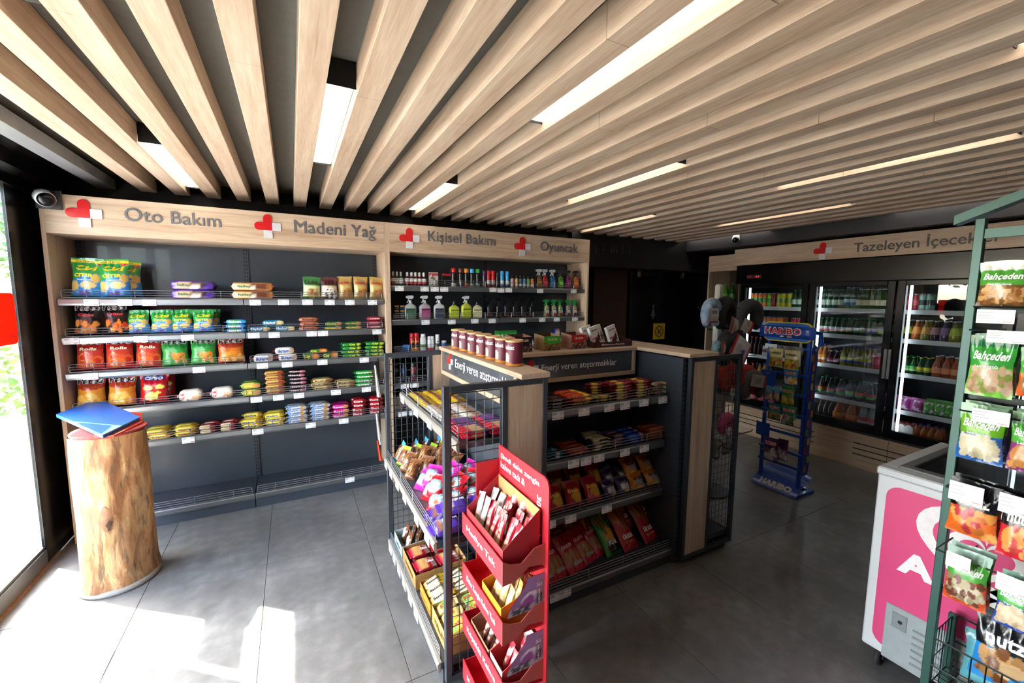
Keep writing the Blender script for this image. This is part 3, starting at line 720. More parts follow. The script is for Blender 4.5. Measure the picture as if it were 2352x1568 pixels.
MB().lathe([(.178, 0), (.184, .012), (.178, .032)], 32).obj('foot_ring', mat('stone_grey_ring', '9c948c', .8), lg, True)
MB().lathe([(.159, .889), (.163, .893), (.163, .903), (.16, .906)], 32, .012, 0).obj('red_top', mat('dull_red_top', '9c3a34', .6), lg)
kp = MB(); kp.grid(lambda u, v: ((lambda a, z: (logp(a, z)*1.012*math.cos(a), logp(a, z)*1.012*math.sin(a), z))(4.82+(.15+.03*math.sin(u*19+1))*v*math.cos(u*6.2832), .44+(.075+.012*math.sin(u*25))*v*math.sin(u*6.2832))), 18, 5); kp.obj('bark_scar', mat('bark_scar', '96694a', .7, 0, .25, 30, .4), lg, True)
kn = MB(); kn.grid(lambda u, v: ((lambda a, z: (logp(a, z)*1.03*math.cos(a), logp(a, z)*1.03*math.sin(a), z))(4.86+(.06+.025*math.sin(u*19))*v*math.cos(u*6.2832), .41+(.026+.008*math.sin(u*12))*v*math.sin(u*6.2832))), 14, 4); kn.obj('knot', mat('dark_knot', '4c3428', .7, 0, .3, 60, .5), lg, True)
def slab_from_px(pts, z0, th):
    q = [at_z(x, y, z0+th) for x, y in pts]; return q
fo = [at_z(x, y, .935) for x, y in ((131, 950), (226, 914), (322, 957), (238, 997))]
c0 = sum(fo, Vector())/4
ef = empty('ring_binder', 'blue flat ring binder lying on the log table', 'binder', (c0.x, c0.y, .9145))
poly = [(p.x-c0.x, p.y-c0.y) for p in fo]
def inset(po, k): return [(a*k, b_*k) for a, b_ in po]
BLUE = mat('blue_board', '2e66b8', .42)
MB().prism(poly, .017, .020, 'xy').obj('cover', BLUE, ef, fix=True); MB().prism(poly, 0, .003, 'xy').obj('cover', BLUE, ef, fix=True)
MB().prism(inset(poly, .94), .003, .017, 'xy').obj('pages', mat('paper_block', 'd8d4cc', .8), ef, fix=True)
a_, b_ = Vector(poly[0]), Vector(poly[3]); nrm = Vector((b_.y-a_.y, -(b_.x-a_.x))).normalized()*-.004
MB().prism([tuple(a_), tuple(b_), tuple(b_-nrm), tuple(a_-nrm)], 0, .02, 'xy').obj('spine', BLUE, ef, fix=True)
fo = [at_z(x, y, .914) for x, y in ((215, 1003), (236, 940), (326, 948), (328, 968), (262, 999))]  # brighter slab: the lit side of the red log top, put in as colour
c1 = sum(fo, Vector())/len(fo)
tag(MB().prism([(p.x-c1.x, p.y-c1.y) for p in fo], 0, .008, 'xy').obj('lit_top_side', mat('lit_red_tone', 'd8452e', .5), None, fix=True), 'thin orange red folder under the blue binder on the log', 'folder').location = (c1.x, c1.y, .9062)
# small dome camera at the corner of the wall shelf
p = at_y(110, 458, 3.66)
dc = empty('security_camera', 'white bullet security camera at the top corner of the wall shelf', 'camera', (p.x, 3.675, p.z))
MB().rbox(-.06, .06, -.012, 0, -.055, .06, .004).obj('back_plate', mat('camera_plate', '3a3d40', .3), dc)
def oriented(mb, d, loc): return mb.xf(Matrix.Translation(loc) @ Vector(d).to_track_quat('Z', 'Y').to_matrix().to_4x4())
oriented(MB().lathe([(.012, -.04), (.04, -.03), (.046, 0), (.046, .07), (.04, .085)], 18), (.45, -.85, -.32), (-.015, -.03, .012)).obj('shell', WHITEP, dc, True)
oriented(MB().lathe([(.034, .07), (.041, .088), (.032, .104), (.012, .108)], 18), (.45, -.85, -.32), (-.015, -.03, .012)).obj('lens', BLACK, dc, True)
# ================================================================== goods on the left wall shelving
def px_span(x0, x1, py, Y): a, b = at_y(x0, py, Y), at_y(x1, py, Y); return (a.x+b.x)/2, b.x-a.x
LAY = lambda i, n: '' if n == 1 else (', bottom layer' if i == 0 else (', top layer' if i == n-1 else ', '+ORD[i]+' layer'))
COLN = lambda i, n: '' if n == 1 else ((', left stack', ', right stack')[i] if n == 2 else ((', left stack', ', middle stack', ', right stack')[i] if n == 3 else ', '+ORD[i]+' stack'))
DEEP = lambda i, n: '' if n == 1 else ((', front', ', behind')[i] if n == 2 else (', front', ', middle depth', ', rear')[i])
def bags(kindfn, spans, z, py, ytop, desc, cat='snack bag', group=None, Y=3.79, behind=(), names='snack_bag', lean=-4, d=None):
    """spans: [(px0, px1)] left to right, kind made once for the mean size"""
    sp = [px_span(a, b, py, Y-.03) for a, b in spans]; w = sum(s[1] for s in sp)/len(sp)
    h = at_y((spans[0][0]+spans[-1][1])/2, ytop, Y).z-z
    k = kindfn(w, h); n = len(sp)
    for i, (cx, _) in enumerate(sp):
        place(k, names, (cx, Y+random.uniform(-.008, .008), z+.002), desc+nth(i, n), cat, group or desc, rz=R(random.uniform(-7, 7)), rx=R(lean), ry=R(random.uniform(-3.5, 3.5)))
    for q, i in enumerate(behind):
        place(k, names, (sp[i][0]+random.uniform(.01, .03), Y+.11, z+.002), 'second '+desc+nth(i, n)+', behind', cat, group or desc, rz=R(random.uniform(-9, 9)), rx=R(lean))
    return k
def stack(px0, px1, z, py, desc, base, layers=2, h=.035, d=.07, cols=1, deep=1, text=None, tcol='ffffff', ops=None, cat='biscuit pack', Y=3.76, skip=(), tw=.5, th=.5, tu=.4, jitter=.006, fin=.014, group=None, top=None, name='biscuit_pack', sq=.45, face='front'):
    cx, w = px_span(px0, px1, py, Y); L = w/cols*.985
    o = ops or [('fill', base), ('rect', .12, .88, .05, .55, top or base)]
    k = flowpack(L, d, h, o, ((text, tu, .5, tw, th, tcol),) if text else (), fin, 10, seed=int(px0), face=face, sq=sq)
    for c in range(cols):
        for l in range(layers):
            for q in range(deep):
                if (c, l, q) in skip or (c, l) in skip: continue
                place(k, name, (cx-w/2+w/cols*(c+.5)+random.uniform(-jitter, jitter), Y+q*(d+.004)+random.uniform(-jitter, jitter)*.6, z+.0015+l*h*.97),
                      desc+COLN(c, cols)+LAY(l, layers)+DEEP(q, deep), cat, group or desc, rz=R(random.uniform(-3, 3)))
    return k
Z1, Z2, Z3, Z4, Z5 = [r[0] for r in UNIT1_ROWS]
GREEN, YEL = '1f7a34', 'f2d21e'
def cizi(w, h, party=False):
    ops = [('fill', '2d9440'), ('band', 0, .62, '2f86cf'), ('diag', .42, .28, '2d9440'), ('blob', .14, .3, .17, .13, 'e8c46a'), ('blob', .62, .33, .24, .09, 'eed38a'), ('blob', .85, .5, .15, .1, 'e2b95e'), ('band', 0, .05, '226a30'), ('blob', .5, .13, .2, .05, '5c4aa0')]
    if party: ops += [('band', .89, .955, 'f2d21e'), ('blob', .86, .86, .1, .045, 'c02020')]
    tx = [('ÇIZI' if 0 else 'Çizi', .52, .74, .66, .15, 'f4cf1c', .05, .25), ('ÇITIR', .47, .555, .66, .11, 'f2e23a', .05, .1), ('Atıştırmalık', .52, .455, .56, .045, 'ffffff', .02)]
    if party: tx.append(('PARTİ BOY', .45, .922, .6, .035, '1a3a20', .02))
    return pouch(w, h, .075 if party else .06, ops, tx, seed=3 if party else 5)
bags(lambda w, h: cizi(w, h, True), [(157, 234), (227, 304)], Z1, 682, 594, 'large green and blue cracker bag on top shelf', behind=(1,))
stack(388, 500, Z1, 683, 'purple chocolate biscuit pack on top shelf', '4a2a86', 2, .066, .1, text='halley', tcol='2e6a4a', tu=.32, tw=.26, th=.36, deep=2,
    ops=[('fill', '4a2a86'), ('rect', .1, .62, .06, .4, 'c9a27e'), ('blob', .62, .2, .14, .14, '4a2a1c'), ('blob', .56, .17, .1, .06, 'f2ece0'), ('blob', .8, .22, .06, .08, '1c1830')])
stack(528, 634, Z1, 684, 'orange brown chocolate biscuit pack on top shelf', 'a86a3c', 2, .064, .1, text='halley', tcol='2e6a4a', tu=.32, tw=.28, th=.36, deep=2,
    ops=[('fill', 'b0703e'), ('rect', .06, .6, .04, .4, 'd9b98a'), ('blob', .62, .2, .18, .14, '5a2c1a'), ('blob', .52, .18, .09, .06, 'efe6d4')])
def smallbag(base, mid, low, title, tc, bits, sub=None, seed=1, depth=.05, shear=0):
    def fn(w, h):
        ops = [('fill', base), ('band', .08, .62, mid), ('blob', .55, .27, .38, .2, low), ('speck', .3, .85, .12, .42, 12, .09, bits, seed)]
        tx = [(title, .5, .73, .78, .13, tc, .03, shear)]
        if sub: tx.append((sub, .5, .5, .6, .08, 'ffffff', .02))
        return pouch(w, h, depth, ops, tx, 12, 14, seed)
    return fn
bags(smallbag('2c6b34', 'cfd9a0', 'c7a566', 'Dankek', '2a1a10', ['b8894a', '8a5a2c', 'd6b070'], seed=2), [(695, 737)], Z1, 684, 636, 'green and cream cake mini bag on top shelf')
bags(smallbag('4a1a20', 'd9c6a8', '3a2018', 'Dankek', '2a1a10', ['5a3a2c', '2a1410', 'efe4d8'], 'Lokmalık', 3), [(738, 777)], Z1, 684, 637, 'maroon and cream cake mini bag on top shelf')
bags(smallbag('b99a55', 'c9aa62', 'b07c40', 'BADEMLİ', 'b8202a', ['a86c34', 'c99a5c', '8a5428'], seed=4), [(779, 813), (814, 848), (849, 883)], Z1, 685, 636, 'gold cookie bag on top shelf', behind=(1,))
# second shelf
def patos(w, h, base, lower, sub, subc, bits, seed, splash=None):
    ops = [('fill', base), ('grad', .1, .75, lower)][:1]+[('band', 0, .66, lower), ('blob', .5, .68, .55, .1, base), ('blob', .5, .27, .4, .2, splash or lower), ('speck', .16, .86, .12, .42, 13, .1, bits, seed), ('band', 0, .05, base)]
    tx = [('Patos', .5, .845, .9, .185, 'f4f4f0', .075, .08), ('Patos', .5, .845, .86, .165, '121214', .03, .08)]
    if sub: tx.append((sub, .5, .64, .62, .09, subc, .045, .1))
    return pouch(w, h, .07, ops, tx, seed=seed)
def patosk(*a): return lambda w, h: patos(w, h, *a)
bags(patosk('17171a', '1c1a1c', 'Critos', 'd02428', ['d98a3c', 'e09a48', 'b8641e'], 11), [(164, 232)], Z2, 768, 696, 'black corn chip bag with orange chips, second shelf')
bags(patosk('17171a', '2a1614', 'Critos', 'd02428', ['e2622a', 'e8822a', 'f0a040', 'd03a20'], 12), [(236, 300)], Z2, 768, 694, 'black corn chip bag with red orange sticks, second shelf')
bags(lambda w, h: cizi(w, h), [(286, 347), (348, 394), (393, 445), (440, 495)], Z2, 766, 712, 'small green and blue cracker bag on second shelf', behind=(1, 2, 3))
BAR = lambda base, lab, pic=None, mid=None: [('fill', base), ('rect', .14, .62, .06, .5, lab)]+([('blob', .76, .22, .14, .16, pic)] if pic else [])+([('rect', .0, .08, 0, 1, mid), ('rect', .92, 1, 0, 1, mid)] if mid else [])
stack(514, 571, Z2, 762, 'blue wafer pack beside the shelf joint, second shelf', '2a86c4', 3, .034, .07, text='Biskrem', tcol='ffffff', ops=BAR('2a86c4', '45a060'), tu=.45)
stack(570, 683, Z2, 763, 'teal wafer pack on second shelf, lower pair', '1f7f97', 1, .044, .06, cols=2, text='Haylayf', ops=BAR('1f7f97', '1a6f8c', 'e0c98c'), tu=.36, tw=.44, th=.5)
stack(597, 657, Z2+.044, 744, 'teal wafer pack lying across the lower pair', '1f7f97', 1, .046, .06, text='Haylayf', ops=BAR('1f7f97', '1a6f8c', 'e0c98c'), tu=.36, tw=.44, th=.5)
stack(683, 737, Z2, 763, 'copper brown cookie pack on second shelf', '8a4a28', 3, .037, .08, text='Kremalı', tcol='5a1a28', ops=BAR('96532f', 'b06a44', None), tu=.5)
stack(740, 836, Z2, 762, 'green cream biscuit pack on second shelf', '2a5a2c', 2, .036, .07, cols=2, text='PROBİS', tcol='f0c828', ops=BAR('2a5a2c', '2f6a34', 'b88a4c'), tu=.36, th=.4)
stack(838, 884, Z2, 760, 'dark red biscuit pack at the right end, second shelf', '86182c', 3, .036, .08, text='Çokokrem', tcol='f0dcd0', ops=BAR('86182c', '9a2438', '5a1a20'), tu=.45, th=.4)
# third shelf
bags(patosk('b0221c', 'c2382a', 'Rolls', 'f6e6c8', ['e06a2a', 'c8301e', 'f0a04a'], 21, 'd2542e'), [(166, 240), (241, 305), (306, 371)], Z3, 850, 772, 'red chili roll chip bag on third shelf', behind=(0,))
bags(patosk('2a8a38', '3a9c40', None, 'ffffff', ['e0a04a', 'd98a34', '2a7030'], 22, '4aa848'), [(371, 435), (436, 499)], Z3, 847, 774, 'bright green corn chip bag on third shelf')
bags(patosk('9c3018', 'cf6e22', None, 'ffffff', ['eba33a', 'f0b850', 'd97f24'], 23, 'e0882c'), [(500, 564)], Z3, 842, 774, 'orange brown chip bag at the end of third shelf')
stack(578, 688, Z3, 833, 'white and red cream biscuit pack, third shelf lower pair', 'e6e2dc', 1, .055, .07, cols=2, text='ikram', tcol='1c4a9c', tu=.45, tw=.5, th=.5, ops=[('fill', 'e8e4de'), ('rect', 0, .12, 0, 1, 'c43a3a'), ('rect', .88, 1, 0, 1, 'b8786a'), ('blob', .8, .25, .1, .14, 'c99a6a')], deep=2)
stack(628, 682, Z3+.055, 815, 'white and red cream biscuit pack on top of the pair, third shelf', 'e6e2dc', 1, .053, .07, text='ikram', tcol='1c4a9c', tu=.45, tw=.5, th=.5, ops=[('fill', 'e8e4de'), ('rect', 0, .1, 0, 1, 'c43a3a'), ('rect', .9, 1, 0, 1, 'b8403a'), ('blob', .8, .25, .1, .14, 'c99a6a')])
TEA = [('fill', '2f6b2c'), ('rect', .55, 1, 0, 1, 'd8702a'), ('blob', .75, .22, .16, .2, 'e39a4c')]
stack(690, 783, Z3, 830, 'green and orange tea biscuit pack, third shelf lower pair', '2f6b2c', 1, .05, .07, cols=2, text='Çay', tcol='f0d030', tu=.28, tw=.3, th=.6, ops=TEA, deep=2)
stack(708, 758, Z3+.05, 808, 'green and orange tea biscuit pack on top of the pair, third shelf', '2f6b2c', 1, .034, .07, text='Çay', tcol='f0d030', tu=.28, tw=.26, th=.6, ops=TEA)
stack(780, 886, Z3, 828, 'dark green tea biscuit pack on third shelf', '1f6b2a', 4, .0315, .07, cols=2, text='Çay', tcol='e8e03a', tu=.5, tw=.26, th=.6, ops=[('fill', '1f6b2a'), ('rect', .72, .86, .1, .4, 'd8d03a'), ('rect', .1, .6, .05, .5, '2f8a38')], deep=2)
# fourth shelf
bags(patosk('a83418', 'dd8a28', None, 'ffffff', ['f0bc58', 'f4c868', 'e09434'], 31, 'e8a038'), [(169, 242), (245, 310)], Z4, 930, 862, 'orange cheese chip bag on fourth shelf', behind=(0,))
def cipso(w, h):
    ops = [('fill', 'b3121c'), ('blob', .3, .52, .17, .08, 'f0d060'), ('blob', .74, .55, .16, .08, 'f4d868'), ('blob', .45, .25, .24, .13, 'f0d468'), ('blob', .68, .36, .1, .05, 'e8c850'), ('blob', .5, .85, .4, .09, '22408e')]
    return pouch(w, h, .075, ops, [('CİPSO', .5, .84, .66, .11, 'ffffff', .05, .1)], seed=33)
bags(cipso, [(316, 386)], Z4, 925, 858, 'red potato chip bag with yellow chips, fourth shelf', behind=(0,))
stack(405, 548, Z4, 920, 'white and red croissant bag on fourth shelf', 'e8dcc8', 1, .088, .1, cols=2, text='7 Days', tcol='ffffff', tu=.2, tw=.2, th=.3, fin=.024, sq=.8, cat='croissant pack', name='croissant_pack',
    ops=[('fill', 'e9dfcd'), ('rect', 0, .1, 0, 1, 'a81828'), ('rect', .9, 1, 0, 1, 'a81828'), ('blob', .2, .2, .15, .2, 'b3202e'), ('blob', .68, .14, .16, .08, 'c98a48'), ('blob', .58, .2, .1, .06, '7a4a2a')])
stack(551, 607, Z4, 911, 'green and yellow cracker pack on fourth shelf', '2f7a2c', 2, .055, .07, text='Yayla', tcol='f0e050', ops=BAR('2f7a34', 'c9b04a', 'c98a48'), tu=.3, th=.4, deep=2)
stack(605, 660, Z4, 908, 'red and gold sandwich biscuit pack, fourth shelf tall stack', 'b07a34', 5, .038, .07, text='Hanımeller', tcol='7a1420', ops=BAR('b58a40', 'c9a050', '8a2a24', '9a2428'), tu=.4, th=.4)
stack(660, 710, Z4, 905, 'black coated biscuit pack, fourth shelf tall stack', '1a1618', 6, .0315, .07, text='Negro', tcol='e8c0c4', ops=BAR('1c181a', '2a2226', 'a06070'), tu=.45, th=.5)
stack(713, 818, Z4, 901, 'gold wafer stick pack in a low pile, fourth shelf', 'b89a5c', 3, .031, .06, cols=2, text='Rulo', tcol='5a3414', ops=BAR('bfa468', 'd8c48c', '7a4a24'), tu=.4, th=.4, jitter=.014, skip=((1, 2),), deep=2)
stack(813, 868, Z4, 898, 'green cocoa biscuit pack at the right end, fourth shelf', '1f8a2e', 4, .035, .08, text='Çonpare', tcol='ffffff', ops=BAR('1f8c32', '2a9c3c', '5a3a1c'), tu=.45, tw=.6, th=.5)
# fifth shelf
YOP = [('fill', 'e8c81c'), ('rect', .2, .72, .08, .6, 'f2dc58'), ('blob', .8, .3, .12, .2, 'b8843c')]
stack(334, 458, Z5, 998, 'bright yellow sesame biscuit pack, left pile on fifth shelf', 'e8c81c', 2, .036, .07, cols=2, text='Susamlı', tcol='8a2a1c', ops=YOP, tu=.45, th=.4, deep=2, jitter=.012)
stack(456, 552, Z5, 992, 'dark red and cream finger biscuit pack on fifth shelf', '8e2032', 2, .034, .07, cols=2, text='Finger', tcol='f0e0a0', ops=BAR('962a3a', 'e0d0a8', '8e2032', '8e2032'), tu=.4, th=.4, deep=2, jitter=.01)
stack(552, 660, Z5, 985, 'yellow butter biscuit pack, right pile on fifth shelf', 'e0b018', 3, .034, .07, cols=2, text='Bebe', tcol='1c4a9c', ops=YOP, tu=.4, th=.4, deep=2, jitter=.012, skip=((0, 2, 0),))
stack(659, 762, Z5, 980, 'white oat biscuit pack on fifth shelf', 'dfe2e4', 4, .035, .07, cols=2, text='Yulaflı', tcol='1c5a9c', ops=[('fill', 'e2e5e6'), ('blob', .72, .24, .13, .2, 'b8864a'), ('rect', .05, .16, 0, .5, '2c6ab0'), ('rect', .2, .5, .3, .42, '3a78b8')], tu=.38, th=.4, deep=2, jitter=.01)
stack(761, 807, Z5, 975, 'magenta biscuit pack on fifth shelf', 'a8186e', 3, .04, .08, text='Rondo', tcol='f4d0e4', ops=BAR('b01c74', 'c22a84', 'c98a48'), tu=.4, th=.4, deep=2)
stack(806, 884, Z5, 972, 'deep red chocolate biscuit pack at the right end, fifth shelf', 'a01420', 4, .037, .07, cols=2, text='Dore', tcol='ffffff', ops=BAR('a01622', 'b42430', '5a1a14'), tu=.4, th=.45, deep=2)
# ================================================================== bottle and can kinds
def spray_can(r, h, body, cap, mid=None, low=None, text=None, tc='ffffff', tip=False):
    cb, cm, cl = hx(body), hx(mid or body), hx(low or body)
    b = MB(); b.lathe([(r*.9, 0), (r, .004), (r, h*.2), (r, h*.21), (r, h*.42), (r, h*.43), (r, h*.7), (r, h*.74), (r*.82, h*.8)], 12, cols=[cl, cl, cl, cm, cm, cb, cb, cb, cb])
    c = MB().color(cap)
    if tip: c.lathe([(r*.5, h*.8), (r*.5, h*.88), (r*.3, h*.9), (r*.3, h), (r*.2, h)], 10)
    else: c.lathe([(r*.92, h*.775), (r*.95, h*.8), (r*.95, h*.97), (r*.8, h)], 12)
    t = None
    if text: t = MB(); put_text(t, text, lambda x, z: (r*1.012*math.sin(x/r), -r*1.012*math.cos(x/r), h*.55+z), r*1.5, h*.09, tc)
    return proto(('body', b.mesh('body', PLAST, True), None), ('cap', c.mesh('cap', PLAST, True), None), ('lettering', t.mesh('lettering', PAPER), None) if t else None)
def bottle(prof, cols, label=None, cap=None, m=None, n=12, squash=1, text=None, tc='ffffff'):
    """prof list of (r, z); label (z0, z1, colour[, colour2]); cap (z0, z1, r, colour)"""
    b = MB(); b.lathe(prof, n, cols=[hx(c) for c in cols], squash=squash)
    parts = [('body', b.mesh('body', m or CLEARP, True), None)]
    if label:
        z0, z1 = label[:2]; R0 = max(r for r, z in prof if True)
        def rad(z):
            for (r0, a), (r1, c) in zip(prof, prof[1:]):
                if a <= z <= c and c > a: return r0+(r1-r0)*(z-a)/(c-a)
            return R0
        c1 = hx(label[2]); c2 = hx(label[3]) if len(label) > 3 else c1; zs = [z0+(z1-z0)*i/6 for i in range(7)]
        l = MB(); l.lathe([(rad(z)+.0012, z) for z in zs], n, cols=[c1 if i > 2 else c2 for i in range(7)], squash=squash, cap=False)
        parts.append(('label', l.mesh('label', PAPER, True), None))
        if text:
            t = MB(); r_ = rad((z0+z1)/2)+.002; put_text(t, text, lambda x, z: (r_*math.sin(x/r_), -r_*math.cos(x/r_)*squash-.0006, (z0+z1)/2+z), r_*1.4, (z1-z0)*.35, tc); parts.append(('lettering', t.mesh('lettering', PAPER), None))
    if cap:
        z0, z1, r, c = cap; k = MB().color(c).lathe([(r, z0), (r, z1-.002), (r*.85, z1)], n); parts.append(('cap', k.mesh('cap', PLAST, True), None))
    return parts
def trigger(w, d, h, body, lab, head='d8dadc', lab2=None, waist=0, m=None, flip=1):
    """flat spray bottle with a pistol head; nozzle to the left"""
    hb = h*.66; b = MB()
    prof = [(.92, 0), (1, .02), (1, hb*.35), (1-waist, hb*.55), (1-waist*.5, hb*.8), (.8, hb*.9), (.34, hb), (.3, hb+.012)]
    vs, cs, n = [], [], 16; cb = hx(body)
    for r, z in prof:
        for k in range(n):
            a = 2*math.pi*k/n; ca, sa = math.cos(a), math.sin(a); vs.append((w/2*r*math.copysign(abs(ca)**.55, ca), d/2*r*math.copysign(abs(sa)**.55, sa), z)); cs.append(cb)
    fs = [(i*n+k, i*n+(k+1) % n, (i+1)*n+(k+1) % n, (i+1)*n+k) for i in range(len(prof)-1) for k in range(n)]+[tuple(range(n))[::-1], tuple(range((len(prof)-1)*n, len(prof)*n))]
    b.add(vs, fs, cs)
    l = MB(); pf = painter([('fill', lab), ('band', 0, .3, lab2 or lab), ('blob', .5, .3, .3, .2, lab2 or lab), ('band', .82, .95, '16181a')])
    l.grid(lambda u, v: ((u-.5)*w*.78*(1-waist*.8), -d/2-.0008+d*.0, .012+v*hb*.62), 8, 8, pf)
    hd = MB().color(head); s = flip
    hd.lathe([(.011, hb+.005), (.012, hb+.03), (.009, hb+.032)], 8)
    hd.prism([(s*-.038, h-.022), (s*-.038, h-.008), (s*-.02, h-.001), (s*.022, h), (s*.03, h-.012), (s*.018, h-.03), (s*-.012, h-.03)][::s], -.01, .01, 'xz')
    hd.prism([(s*-.018, h-.03), (s*-.01, h-.03), (s*-.014, h-.05), (s*-.026, h-.066), (s*-.032, h-.062), (s*-.022, h-.048)][::s], -.006, .006, 'xz')
    return proto(('body', b.mesh('body', m or PLAST, True), None), ('label', l.mesh('label', PAPER), None), ('spray_head', hd.mesh('spray_head', PLAST, False, True), None))
U2 = [r[0] for r in UNIT2_ROWS]
def row2(kinds, pxs, z, py, desc, cat, Y=3.78, group=None, name='bottle', deep=1):
    """kinds: one kind or a list with a description each; pxs: centre pixels"""
    n = len(pxs)
    for i, p in enumerate(pxs):
        x = at_y(p, py, Y).x; k = kinds
        for q in range(deep):
            place(k, name, (x+.012*q, Y+.075*q, z+.002), desc+nth(i, n)+DEEP(q, deep), cat, group or desc, rz=R(random.uniform(-8, 8)))
# first shelf of the right wall unit
sm_b = lambda body, lab: bottle([(.02, 0), (.021, .01), (.021, .07), (.019, .08), (.009, .088)], [body]*5, (.02, .068, 'f0f0f0', lab), (.086, .125, .009, 'e8e8e8'))
row2(sm_b('7a1824', 'c01c2c'), [936, 946, 955, 964, 974], U2[0], 655, 'small white capped fragrance bottle with red label, top shelf of sprays', 'bottle', deep=2)
row2(sm_b('2f6a3a', 'c8ccc8'), [912, 921], U2[0], 655, 'small white capped fragrance bottle with green body, top shelf of sprays', 'bottle')
row2(sm_b('8a2030', 'c01c2c'), [903], U2[0], 655, 'small dark red fragrance bottle beside the oak divider', 'bottle')
def card(w, h, col, ops): 
    b = MB().color(col); b.box(-w/2, w/2, 0, .012, 0, h); b.grid(lambda u, v: ((u-.5)*w, -.001, v*h), 8, 10, painter([('fill', col)]+ops)); b.rbox(-w*.3, w*.3, -.018, 0, h*.12, h*.5, .006); return [('card', b.mesh('card', PAPER), None)]
row2(card(.085, .13, 'c9c6c0', [('band', .8, .92, 'b03040'), ('speck', .1, .9, .1, .7, 14, .12, ['6a5a4a', 'd8d0c0', '3a3430', 'e8e0d0'], 5)]), [996], U2[0], 655, 'grey blister card of car fragrance between bottles and cans', 'card', name='blister_card')
row2(card(.09, .125, '1c1c1e', [('band', .86, .96, 'd02030'), ('band', .62, .68, 'd8d8d8'), ('speck', .1, .9, .1, .55, 8, .1, ['6a2a30', '3a3a3c', 'c8c030'], 6)]), [1026], U2[0], 655, 'black blister card with red header beside the coloured caps', 'card', name='blister_card')
for p, c, d_, lo in ((1042, 'c81e24', 'red', 'd8d8d8'), (1058, '6a3428', 'brown', '3a3a3e'), (1071, 'd98a2c', 'orange', 'c05a34'), (1084, '4aa0dc', 'blue', '8a96a0'), (1097, '2a9a3a', 'green', '8aa0a0')):
    row2(spray_can(.026, .175, '1a1a1c', c, '2a2a2e', lo), [p], U2[0], 655, 'black spray can with a '+d_+' cap on top shelf of sprays', 'spray can', name='spray_can')
row2(spray_can(.023, .165, '2a1c3a', '4a2a6a', '3a3040', '6a3a34'), [1112], U2[0], 657, 'purple and black slim spray can at the shelf joint', 'spray can', name='spray_can')
row2(spray_can(.023, .165, 'c01c24', 'c01c24', 'd8d8d8', '8a2a34'), [1122, 1132], U2[0], 657, 'bright red spray can on top shelf of sprays', 'spray can', name='spray_can')
row2(spray_can(.02, .15, '222226', '1a1a1c', '55585c', '2a2a2e'), [1142], U2[0], 657, 'slim black spray can between red and blue cans', 'spray can', name='spray_can')
row2(spray_can(.022, .165, '3a9ad8', '3a9ad8', 'd8e4ea', '2a5a9a'), [1153, 1165], U2[0], 658, 'sky blue spray can on top shelf of sprays', 'spray can', name='spray_can')
for p, c, d_ in ((1176, 'd8a8b4', 'pink'), (1186, 'e0c070', 'yellow'), (1195, '5a5e6a', 'grey'), (1204, '4a8ab0', 'blue'), (1213, '6a9a50', 'green'), (1222, 'd87a40', 'orange')):
    row2(bottle([(.018, 0), (.019, .01), (.019, .09), (.012, .1)], [c]*4, (.02, .07, c, 'e4e0d8'), (.098, .13, .013, '18181a'), PLAST), [p], U2[0], 658, 'small '+d_+' bottle with black cap on top shelf of sprays', 'bottle')
for p, c, l2, d_ in ((1238, '8a6a3a', 'c88a40', 'amber'), (1251, 'c8303c', 'e0505a', 'red'), (1269, '3a7ab0', '5aa0d0', 'blue'), (1287, '5aa838', '8ad050', 'green'), (1304, 'a83a7a', 'd060a0', 'magenta'), (1322, 'd86a20', 'f09040', 'orange')):
    row2(trigger(.068, .045, .2, c, l2, 'b8bcc0' if p < 1280 else '2a2a2e', c, .25, CLEARP), [p], U2[0], 660, d_+' cleaning spray bottle at the right end of top shelf', 'spray bottle', name='trigger_bottle')
# second shelf
for c in range(2):
    for l in range(3):
        place([('box', MB().color('23324a').rbox(-.02, .02, -.02, .02, 0, .042).color('c8902c').box(-.018, .018, -.0205, -.02, .03, .04).mesh('box', PAPER), None)], 'small_carton', (at_y(911+13*c, 730, 3.78).x, 3.79, U2[1]+.002+l*.0425), 'tiny navy carton beside the oak divider'+COLN(c, 2)+LAY(l, 3), 'carton', 'tiny navy cartons')
for p, body, lab, l2, hd, d_ in ((943, '9aa0a0', '2f5a40', '3a6a4a', 'b8bcc0', 'green label'), (976, 'a8a0a8', 'a04a7a', 'b86090', 'd0d2d4', 'pink label'), (1009, 'b4b6b8', '3a3e4a', '2a3a5a', 'c8cacc', 'dark label'), (1071, 'b8c040', 'b0c424', 'c8d830', 'd0d2d4', 'lime label'), ):
    row2(trigger(.105, .05, .215, body, lab, hd, l2, .0), [p], U2[1], 730, 'silver grey car care spray bottle with '+d_, 'spray bottle', name='trigger_bottle')
def flatb(body, lab, l2, cap):
    k = trigger(.1, .05, .19, body, lab, cap, l2); c = MB().color(cap).lathe([(.016, .128), (.016, .15), (.01, .165), (.004, .17)], 10); return [k[0], k[1], ('cap', c.mesh('cap', PLAST, True), None)]
row2(flatb('b8c048', 'b4c82a', 'c8d830', '2a2c2a'), [1043], U2[1], 730, 'lime bottle of car polish with black cap', 'bottle')
row2(flatb('bcb896', 'c8c490', 'd8d4a8', '1c1c1e'), [1096], U2[1], 730, 'cream bottle of car polish with black cap', 'bottle')
row2(trigger(.062, .05, .2, '0e0e10', '1c1c1e', '0c0c0e', '5a1a20', .2), [1124, 1144, 1163, 1182, 1201, 1220], U2[1], 730, 'glossy black wheel cleaner spray bottle', 'spray bottle', name='trigger_bottle', deep=1)
